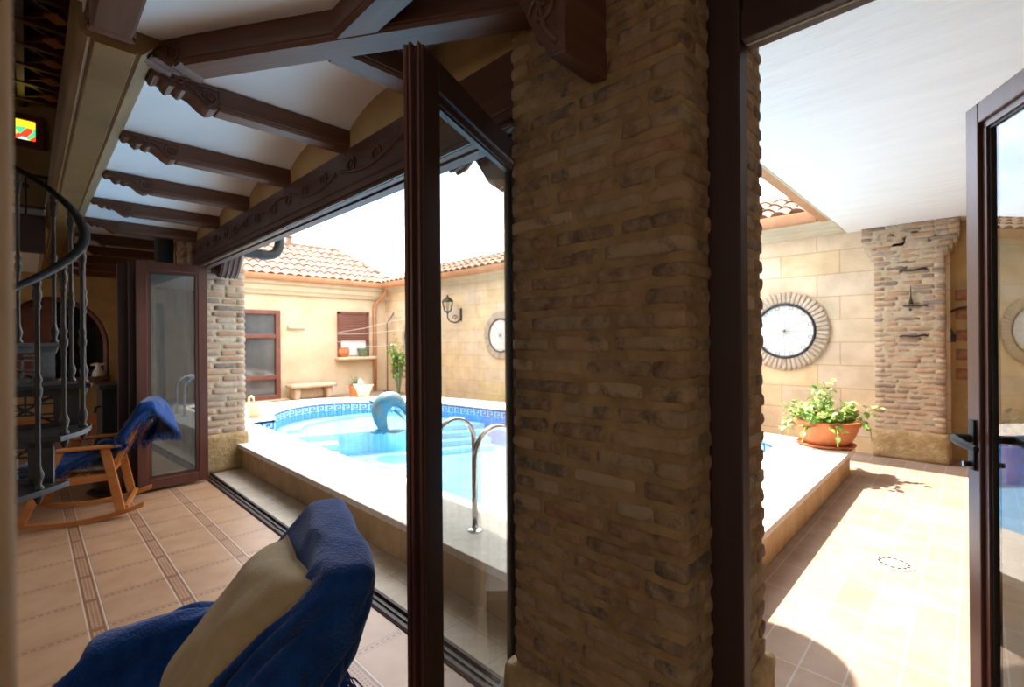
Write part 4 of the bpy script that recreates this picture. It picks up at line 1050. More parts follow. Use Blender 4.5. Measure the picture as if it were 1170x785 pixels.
# wall lantern
o = thing('wall_lantern', 'black iron wall lantern on a curled bracket, on the limestone wall', 'lantern', (7.29, 8.9, 1.9))
m = MB(); m.box(7.27, 7.30, 8.80, 8.86, 1.90, 2.20); m.tube(catmull([(7.28, 8.83, 1.94), (7.18, 8.90, 1.86), (7.06, 8.98, 1.90), (7.03, 9.02, 2.0), (7.04, 9.03, 2.09)], 5), .016, 7)
m.tube([Vector((7.17 + u, 8.92 - u * .5, 1.98 + v)) for u, v in spiral(0, 0, .06, .01, 1.3, 0)], .01, 6)
m.build('bracket', 'iron', o)
c0 = (7.04, 9.03, 2.09)
m = MB(); m.lathe([(0, 0), (.04, 0), (.05, .02), (.085, .03), (.085, .045), (0, .045)], c0, 6); m.lathe([(.145, .27), (.15, .285), (.10, .34), (.05, .375), (.03, .38), (.025, .41), (.012, .43), (0, .44)], c0, 6)
for k in range(6):
    a = 2 * pi * k / 6; m.tube([(c0[0] + .083 * cos(a), c0[1] + .083 * sin(a), c0[2] + .04), (c0[0] + .142 * cos(a), c0[1] + .142 * sin(a), c0[2] + .28)], .008, 5)
m.build('cage', 'iron', o)
MB().lathe([(.078, .045), (.135, .275)], c0, 6).build('glass', 'glass', o)
# clothes line
o = thing('clothes_line', 'thin black clothes line post with three pale cords across the rear window', 'clothesline', (7.12, 11.9, 0))
m = MB(); m.tube([(7.12, 11.9, 0), (7.12, 11.9, 1.93), (7.24, 11.85, 2.12), (7.29, 11.83, 2.23)], .014, 6); m.box(7.04, 7.20, 11.82, 11.98, 0, .02)
m.build('post', 'iron', o)
for (za, zm, zb) in ((1.66, 1.80, 2.0), (1.62, 1.64, 1.72), (1.42, 1.28, 1.34)):
    MB().tube(catmull([(5.80, 12.19, za), (6.5, 11.9, zm), (7.2, 11.5, zb), (7.27, 10.6, zb + .02)], 5), .0055, 5).build('cord', 'rope', o)
# bench
o = thing('stone_bench', 'low pale stone bench against the cream rear wall', 'bench', (5.0, 11.9, 0))
MB().rbox((5.0, 11.95, .33), (.56, .22, .05), .018, (14, 6, 2), amp=.006, fs=5).build('seat_slab', 'stone', o, smooth=True)
for x in (4.6, 5.4): MB().rbox((x, 11.97, .14), (.07, .17, .145), .015, (3, 5, 4), amp=.006, fs=6).build('leg', 'stone', o, smooth=True)
MB().rbox((5.0, 12.05, .14), (.36, .05, .14), .015, (8, 2, 4), amp=.006, fs=6).build('back_panel', 'stone', o, smooth=True)

def pot_profile(r, h, rim=.035, taper=.68):
    return [(0, 0), (r * taper, 0), (r * (taper + .12), h * .3), (r * .93, h * .72), (r * .95, h - rim * 1.6), (r, h - rim * 1.5), (r * 1.03, h - rim * .5), (r, h), (r * .88, h), (r * .86, h - .05), (0, h - .05)]
def leaf_quad(m, p, d, up, L, Wd, curl=.25):
    d = d.normalized(); s_ = d.cross(up);
    if s_.length < 1e-3: s_ = Vector((1, 0, 0))
    s_.normalize(); u2 = s_.cross(d)
    vs = []; K = 4
    for i in range(K + 1):
        t = i / K; w_ = Wd * sin(pi * min(.97, .12 + t * .88)) ; c_ = p + d * L * t + u2 * (-curl * L * t * t)
        vs += [c_ - s_ * w_ + u2 * w_ * .25, c_, c_ + s_ * w_ + u2 * w_ * .25]
    fs = []
    for i in range(K):
        for j in range(2): fs.append((i * 3 + j, i * 3 + j + 1, i * 3 + j + 4, i * 3 + j + 3))
    m.add(vs, fs)
def rand_dir(rnd, up=.3):
    return Vector((rnd.gauss(0, 1), rnd.gauss(0, 1), rnd.gauss(up, .7))).normalized()
# big terracotta pot at the end of the coping
pc = Vector((6.00, 1.155, .285))
o = thing('potted_geranium', 'wide terracotta pot of trailing green leaves on the corner of the pool coping', 'plant pot', pc)
m = MB(); m.lathe([(0, 0), (.235, 0), (.265, .012), (.275, .03), (.26, .034), (.24, .02), (0, .02)], pc, 32); m.build('saucer', 'terracotta', o, smooth=40)
m = MB(); m.lathe([(0, .021), (.205, .021), (.25, .09), (.285, .17), (.298, .215), (.31, .225), (.318, .245), (.318, .275), (.305, .285), (.285, .28), (.28, .24), (0, .24)], pc, 36); m.build('pot', 'terracotta', o, smooth=40)
rnd = random.Random(5); mf, mp_, ms = MB(), MB(), MB()
for k in range(46):
    a = rnd.uniform(0, 2 * pi); r0 = rnd.uniform(0, .24)
    b0 = pc + Vector((r0 * cos(a), r0 * sin(a), .24)); lean = rnd.uniform(.05, .30)
    if k < 6: top = b0 + Vector((rnd.uniform(-.05, .05) , rnd.uniform(.0, .16), rnd.uniform(.28, .44)))
    else: top = b0 + Vector((cos(a) * lean, sin(a) * lean, rnd.uniform(.06, .22)))
    ms.tube([b0, (b0 + top) / 2 + Vector((0, 0, .02)), top], .005, 5)
    for q in range(10):
        t = rnd.uniform(.45, 1.05); p = b0.lerp(top, t) + Vector((rnd.gauss(0, .025), rnd.gauss(0, .025), rnd.gauss(0, .02)))
        leaf_quad(mf if rnd.random() < .6 else mp_, p, rand_dir(rnd, .2), Vector((0, 0, 1)), rnd.uniform(.05, .085), rnd.uniform(.02, .034), .3)
for (dx, dy, n_) in ((-.12, .24, 5), (.06, -.30, 5), (-.24, .10, 4), (-.26, -.14, 5), (.02, .32, 6)):   # trailing stems
    p0 = pc + Vector((dx, dy, .27)); p1 = pc + Vector((dx * 1.45, dy * 1.25, .20)); p2 = pc + Vector((dx * 1.6, dy * 1.3, .08))
    ms.tube([pc + Vector((dx * .5, dy * .5, .26)), p0, p1, p2], .005, 5)
    for q in range(n_ * 2):
        leaf_quad(mf if q % 3 else mp_, p0.lerp(p1, rnd.uniform(0, 1)) + Vector((rnd.gauss(0, .03), rnd.gauss(0, .03), rnd.gauss(0, .03))), rand_dir(rnd, -.1), Vector((0, 0, 1)), .07, .028, .3)
mf.build('foliage', 'leaf', o, recalc=False); part_label(mp_.build('foliage', 'leaf_pale', o, recalc=False), 'pale yellowish leaves'); ms.build('stem', 'leaf_pale', o)
# leafy shrub near the corner, behind the folding door
o = thing('leafy_shrub', 'bright green leafy shrub by the rear corner, beside the folding door edge', 'shrub', (6.85, 10.9, 0))
rnd = random.Random(9); mf, ms = MB(), MB()
for k in range(26):
    a = rnd.uniform(0, 2 * pi); top = Vector((6.85 + .33 * cos(a) * rnd.uniform(.2, 1), 10.9 + .33 * sin(a) * rnd.uniform(.2, 1), rnd.uniform(.6, 1.42)))
    ms.tube([(6.85 + .03 * cos(a), 10.9 + .03 * sin(a), 0), (6.85 + .1 * cos(a), 10.9 + .1 * sin(a), top.z * .6), top], .007, 5)
    for q in range(16): leaf_quad(mf, Vector((6.85, 10.9, top.z * .5)).lerp(top, rnd.uniform(.3, 1.05)) + Vector((rnd.gauss(0, .05), rnd.gauss(0, .05), rnd.gauss(0, .06))), rand_dir(rnd, .2), Vector((0, 0, 1)), rnd.uniform(.07, .12), .03, .3)
mf.build('foliage', 'leaf', o, recalc=False); ms.build('stem', 'agave', o)
# agave in a terracotta pot
pc = Vector((5.36, 10.35, 0))
o = thing('potted_agave', 'spiky grey-green agave in a terracotta pot behind the pool, left of the downpipe', 'plant pot', pc)
MB().lathe(pot_profile(.16, .40), pc, 20).build('pot', 'terracotta', o, smooth=40)
m = MB(); rnd = random.Random(2)
for k in range(38):
    a = 2.4 * k; el = .25 + 1.15 * (k / 38); L = rnd.uniform(.24, .34)
    d = Vector((cos(a) * cos(el), sin(a) * cos(el), sin(el))); m.tube([pc + Vector((0, 0, .37)), pc + Vector((0, 0, .37)) + d * L * .5, pc + Vector((0, 0, .35)) + d * L], [.018, .015, .002], 5, flat=.4)
m.build('leaves', 'agave', o)
# ivory baskets of shells on the coping
def shell_basket(label, pc, sc, hrot):
    pc = Vector(pc); o = thing('shell_basket', label, 'basket', pc, 0, 'ivory baskets of shells'); n = 24
    m = MB(); vs = []
    prof = [(.10, 0), (.115, .02), (.13, .08), (.165, .15), (.205, .20), (.19, .195), (.15, .145), (.10, .10)]
    for k in range(n):
        a = 2 * pi * k / n
        for i, (r, z) in enumerate(prof):
            wv = 1 + (.07 * cos(8 * a) if 3 <= i <= 5 else 0); zz = z + (.05 * abs(cos(a - hrot)) if 3 <= i <= 5 else 0)
            vs.append(pc + Vector((r * wv * cos(a), r * wv * sin(a), zz)) * sc)
    P_ = len(prof); fs = [(k * P_ + i, ((k + 1) % n) * P_ + i, ((k + 1) % n) * P_ + i + 1, k * P_ + i + 1) for k in range(n) for i in range(P_ - 1)]
    fs += [tuple(k * P_ for k in range(n)), tuple(k * P_ + P_ - 1 for k in range(n))]
    m.add(vs, fs); m.build('bowl', 'ivory', o, smooth=50)
    hx, hy = -sin(hrot), cos(hrot)
    m = MB(); m.tube([pc + Vector((hx * r, hy * r, z)) * sc for r, z in ((.17, .16), (.215, .25), (.20, .33), (.14, .36), (.08, .33), (.06, .26))], [.022 * sc, .02 * sc, .019 * sc, .018 * sc, .016 * sc, .012 * sc], 8); m.build('handle', 'ivory', o, smooth=True)
    rnd = random.Random(4)
    for k in range(9):
        a = 2.4 * k; r = .043 * sqrt(k) * 1.12
        s_ = tag(MB().lathe([(0, -.03), (.017, -.024), (.028, -.007), (.027, .010), (.016, .028), (.005, .042), (0, .044)], (0, 0, 0), 10, M=Matrix.Translation(pc + Vector((r * cos(a), r * sin(a), .175 + .012 * (k % 3))) * sc) @ Matrix.Rotation(rnd.uniform(-1.2, 1.2), 4, 'X') @ Matrix.Rotation(rnd.uniform(-1.2, 1.2), 4, 'Y')).build('sea_shell', 'shell', smooth=True), 'sea shell heaped in the ivory basket, ' + label.split(' basket of shells ')[1], 'shell', 'sea shells in ' + label.split(' basket of shells ')[1])
shell_basket('ivory basket of shells on the left coping beside the pale brick pillar', (2.46, 7.93, .285), .86, .3)
shell_basket('ivory basket of shells on the rear coping beside the dolphin', (4.88, 9.10, .285), 1.0, 2.2)
# pots on the rear window sill
pc = Vector((5.96, 12.16, 1.006))
o = tag(MB().lathe([(0, 0), (.08, 0), (.13, .06), (.148, .13), (.135, .20), (.12, .225), (.135, .245), (.125, .25), (.105, .22), (0, .21)], pc, 20).build('clay_pot', 'terracotta', smooth=40), 'round terracotta pot on left of the rear window sill', 'pot')
pc = Vector((6.52, 12.17, 1.006))
o = tag(MB().lathe([(0, 0), (.11, 0), (.15, .18), (.165, .185), (.165, .225), (.15, .225), (.14, .18), (0, .18)], pc, 20).build('flower_pot', 'agave', smooth=40), 'green glazed pot on right of the rear window sill', 'pot')
# terrace floor drain
o = thing('floor_drain', 'round slotted drain cover in the sunlit terrace floor', 'drain', (3.856, .377, 0))
m = MB(); m.lathe([(0, .001), (.105, .001), (.105, .004), (0, .004)], (3.856, .377, 0), 28); m.build('cover', 'sill', o)
m = MB()
for k in range(14):
    M_ = Matrix.Translation((3.856, .377, .0045)) @ Matrix.Rotation(2 * pi * k / 14, 4, 'Z'); m.box(.066, .084, -.011, .011, 0, .001, M=M_)
part_label(m.build('slots', 'gasket', o), 'dark slots')
# ironwork on the porch pillar, brick plaques and hook on the recess wall
o = thing('wall_anchor', 'black iron anchor bars and spike fixed to the porch pillar face', 'ironwork', (7.18, .5, 1.4))
for zc in (2.22, 1.452):
    MB().tube(catmull([(7.178, .635, zc - .012), (7.168, .60, zc + .004), (7.168, .5, zc - .005), (7.168, .42, zc + .01), (7.178, .385, zc)], 4), [.008] + [.014] * 15 + [.008], 7, flat=.8).build('anchor_bar', 'iron', o, smooth=True)
m = MB(); m.tube([(7.17, .53, 2.03), (7.165, .53, 1.90), (7.165, .53, 1.86), (7.165, .53, 1.82)], [.004, .007, .016, .02], 6); m.box(7.166, 7.18, .38, .60, 1.795, 1.812); m.ball((7.165, .535, 1.758), .016, 8)
m.build('spike', 'iron', o)
for k, z in enumerate((1.92, 1.70, 1.457, 1.235, 1.01)):
    tag(MB().rbox((7.515, .06, z), (.02, .10, .062), .008, (2, 5, 3), amp=.003).build('brick_tile', 'brickred' if 'brickred' in MT else 'terracotta', smooth=True), 'reddish brick tile on the ochre recess wall, %s of five from the top' % ['first', 'second', 'third', 'fourth', 'fifth'][k], 'brick', 'brick tiles on the ochre recess wall')
o = thing('iron_hook', 'black curved iron bracket beside the porch pillar on the ochre recess wall', 'hook', (7.48, .1, 1.4))
MB().tube(catmull([(7.5, -.05, 1.77), (7.42, .06, 1.775), (7.40, .17, 1.745), (7.40, .235, 1.69), (7.40, .238, 1.62), (7.40, .215, 1.55), (7.40, .18, 1.47)], 5), .014, 7).build('arm', 'iron', o, smooth=True)
MB().box(7.385, 7.415, .155, .205, 1.38, 1.47).build('weight', 'iron', o, bevel=.006)
pc = Vector((6.80, -.17, 0))
o = thing('potted_red_flower', 'pot of red flowers behind the terrace door handle, by the recess wall', 'plant pot', pc)
MB().lathe(pot_profile(.20, .46), pc, 20).build('pot', 'terracotta', o, smooth=40)
m, mf = MB(), MB(); rnd = random.Random(3)
for k in range(60): leaf_quad(m, pc + Vector((rnd.gauss(0, .08), rnd.gauss(0, .08), rnd.uniform(.45, .72))), rand_dir(rnd, .3), Vector((0, 0, 1)), .09, .03)
for k in range(14): mf.ball(pc + Vector((rnd.gauss(0, .05), rnd.gauss(.17, .03), rnd.uniform(.74, .88))), .022, 6)
m.build('foliage', 'agave', o, recalc=False); part_label(mf.build('blossom', 'red', o), 'red blossoms')

# ================================================================== ROCKING CHAIRS
def rocking_chair(label, loc, rz, group):
    o = thing('rocking_chair', label, 'chair', loc, rz, group)
    def runner(y):
        m = MB(); pts = []
        for i in range(15):
            x = -.43 + .83 * i / 14; pts.append((x, .062 * (x / .4) ** 2))
        poly = pts + [(x, z + .036) for x, z in pts[::-1]]
        m.prism(poly, y - .017, y + .017, XZ); return m
    def bar(p, q, w, d):        # rectangular bar in the XZ plane, w across y
        p, q = Vector(p), Vector(q); t = (q - p).normalized(); n_ = Vector((-t.z, 0, t.x))
        m = MB(); vs = [c + n_ * a * d / 2 + Vector((0, b * w / 2, 0)) for c in (p, q) for b in (-1, 1) for a in (-1, 1)]
        m.add(vs, [(0, 1, 3, 2), (4, 6, 7, 5), (0, 4, 5, 1), (2, 3, 7, 6), (0, 2, 6, 4), (1, 5, 7, 3)]); return m
    for s_ in (-1, 1):
        y = s_ * .285
        runner(y).build('runner', 'honeywood', o, local=True, bevel=.005)
        bar((.32, y, .055), (.09, y, .588), .034, .055).build('front_leg', 'honeywood', o, local=True, bevel=.004)
        bar((-.285, y, .045), (-.185, y, .588), .034, .062).build('rear_leg', 'honeywood', o, local=True, bevel=.004)
        m = MB(); m.rbox((-.075, y, .602), (.215, .034, .015), .012, (8, 4, 3)); m.build('armrest', 'honeywood', o, local=True, smooth=True)
        bar((.19, y, .345), (-.235, y, .355), .026, .055).build('seat_rail', 'honeywood', o, local=True, bevel=.004)
        bar((-.20, s_ * .235, .36), (-.455, s_ * .235, .905), .03, .04).build('back_post', 'honeywood', o, local=True, bevel=.004)
    for x, z in ((.17, .345), (-.20, .36)): MB().box(x - .013, x + .013, -.28, .28, z - .025, z + .025).build('cross_rail', 'honeywood', o, local=True, bevel=.004)
    MB().box(-.33, -.30, -.28, .28, .07, .10).build('cross_rail', 'honeywood', o, local=True, bevel=.004)
    m = MB(); m.box(-.470, -.440, -.25, .25, .875, .915); m.build('top_rail', 'honeywood', o, local=True, bevel=.006)
    for k in range(5):
        y = -.19 + .095 * k; bar((-.205, y, .37), (-.447, y, .89), .045, .012).build('back_slat', 'honeywood', o, local=True)
    for k in range(6):
        x = -.17 + .066 * k; MB().box(x - .025, x + .025, -.28, .28, .372, .384).build('seat_slat', 'honeywood', o, local=True)
    return o
NEAR = ((.161, 1.398, 0), atan2(.32, -.95)); FAR = ((.325, 5.38, 0), atan2(.24, -.97))
GR = 'honey coloured rocking chairs'
rocking_chair('rocking chair in the foreground hidden under the blue throw, with beige cushion on it', *NEAR, GR)
rocking_chair('honey coloured wooden rocking chair behind the spiral stair, near the folded glass doors', *FAR, GR)
def pad(label, loc, rz):
    L = [(.21, .43), (-.10, .415), (-.205, .425), (-.26, .55), (-.34, .72), (-.41, .88)]
    m = MB(); pts = catmull([(x, 0, z) for x, z in L], 5); n = len(pts)
    vs = []; fs = []; W_ = 10
    for i, p in enumerate(pts):
        t = (pts[min(i + 1, n - 1)] - pts[max(i - 1, 0)]).normalized(); nn = Vector((t.z, 0, -t.x)); nn = nn if nn.z > 0 or nn.x > 0 else -nn
        for k in range(2 * W_):
            a = 2 * pi * k / (2 * W_); e = .025 * (1 - .6 * (abs(2 * i / (n - 1) - 1)) ** 8)
            vs.append(p + Vector((0, .215 * max(-1, min(1, 1.15 * cos(a))), 0)) + nn * e * sin(a) * 1.15)
    for i in range(n - 1):
        for k in range(2 * W_): fs.append((i * 2 * W_ + k, i * 2 * W_ + (k + 1) % (2 * W_), (i + 1) * 2 * W_ + (k + 1) % (2 * W_), (i + 1) * 2 * W_ + k))
    fs += [tuple(range(2 * W_)), tuple((n - 1) * 2 * W_ + k for k in range(2 * W_))]
    m.add(vs, fs); o = m.build('seat_pad', 'plaid', local=True, smooth=True); o.location = loc; o.rotation_euler = (0, 0, rz)
    return tag(o, label, 'cushion')
pad('beige plaid chair pad under the blue throw of the far rocking chair', *FAR)
def cloth(key, name, label, loc, rz, fr_rows):
    nu, nv, k = CLOTHS[key]
    V = [Vector((k[i] / 1000, k[i + 1] / 1000, k[i + 2] / 1000)) for i in range(0, len(k), 3)]
    fs = [(j * (nu + 1) + i, j * (nu + 1) + i + 1, (j + 1) * (nu + 1) + i + 1, (j + 1) * (nu + 1) + i) for j in range(nv) for i in range(nu)]
    o = MB().add(V, fs).build(name, 'blue', local=True, smooth=True, recalc=True); o.location = loc; o.rotation_euler = (0, 0, rz)
    sd = o.modifiers.new('thick', 'SOLIDIFY'); sd.thickness = .006; sd.offset = 1
    ss = o.modifiers.new('sub', 'SUBSURF'); ss.levels = 1; ss.render_levels = 2
    tag(o, label, 'throw')
    rnd = random.Random(6); m = MB()
    edge = [[j * (nu + 1) + i for i in range(nu + 1)] for j in (0, nv)] + [[j * (nu + 1) + i for j in range(nv + 1)] for i in (0, nu)]
    inner = [[(1 if j == 0 else nv - 1) * (nu + 1) + i for i in range(nu + 1)] for j in (0, nv)] + [[j * (nu + 1) + (1 if i == 0 else nu - 1) for j in range(nv + 1)] for i in (0, nu)]
    for e, q in zip(edge, inner):
        for a in range(len(e) - 1):
            for t in (.06, .19, .31, .44, .56, .69, .81, .94):
                p = V[e[a]].lerp(V[e[a + 1]], t); d = (p - V[q[a]].lerp(V[q[a + 1]], t)).normalized()
                L = rnd.uniform(.045, .075); j1 = Vector((rnd.gauss(0, .006), rnd.gauss(0, .006), 0))
                p1 = p + d * L * .5 + j1; p2 = p + d * L * .7 + Vector((0, 0, -L * .45)) + j1 * 2.2
                p1.z = max(p1.z, .006); p2.z = max(p2.z, .005)
                m.tube([p, p1, p2], [.0025, .0022, .0016], 4)
    part_label(m.build('fringe', 'blue', o, local=True), 'frayed blue fringe')
    return o
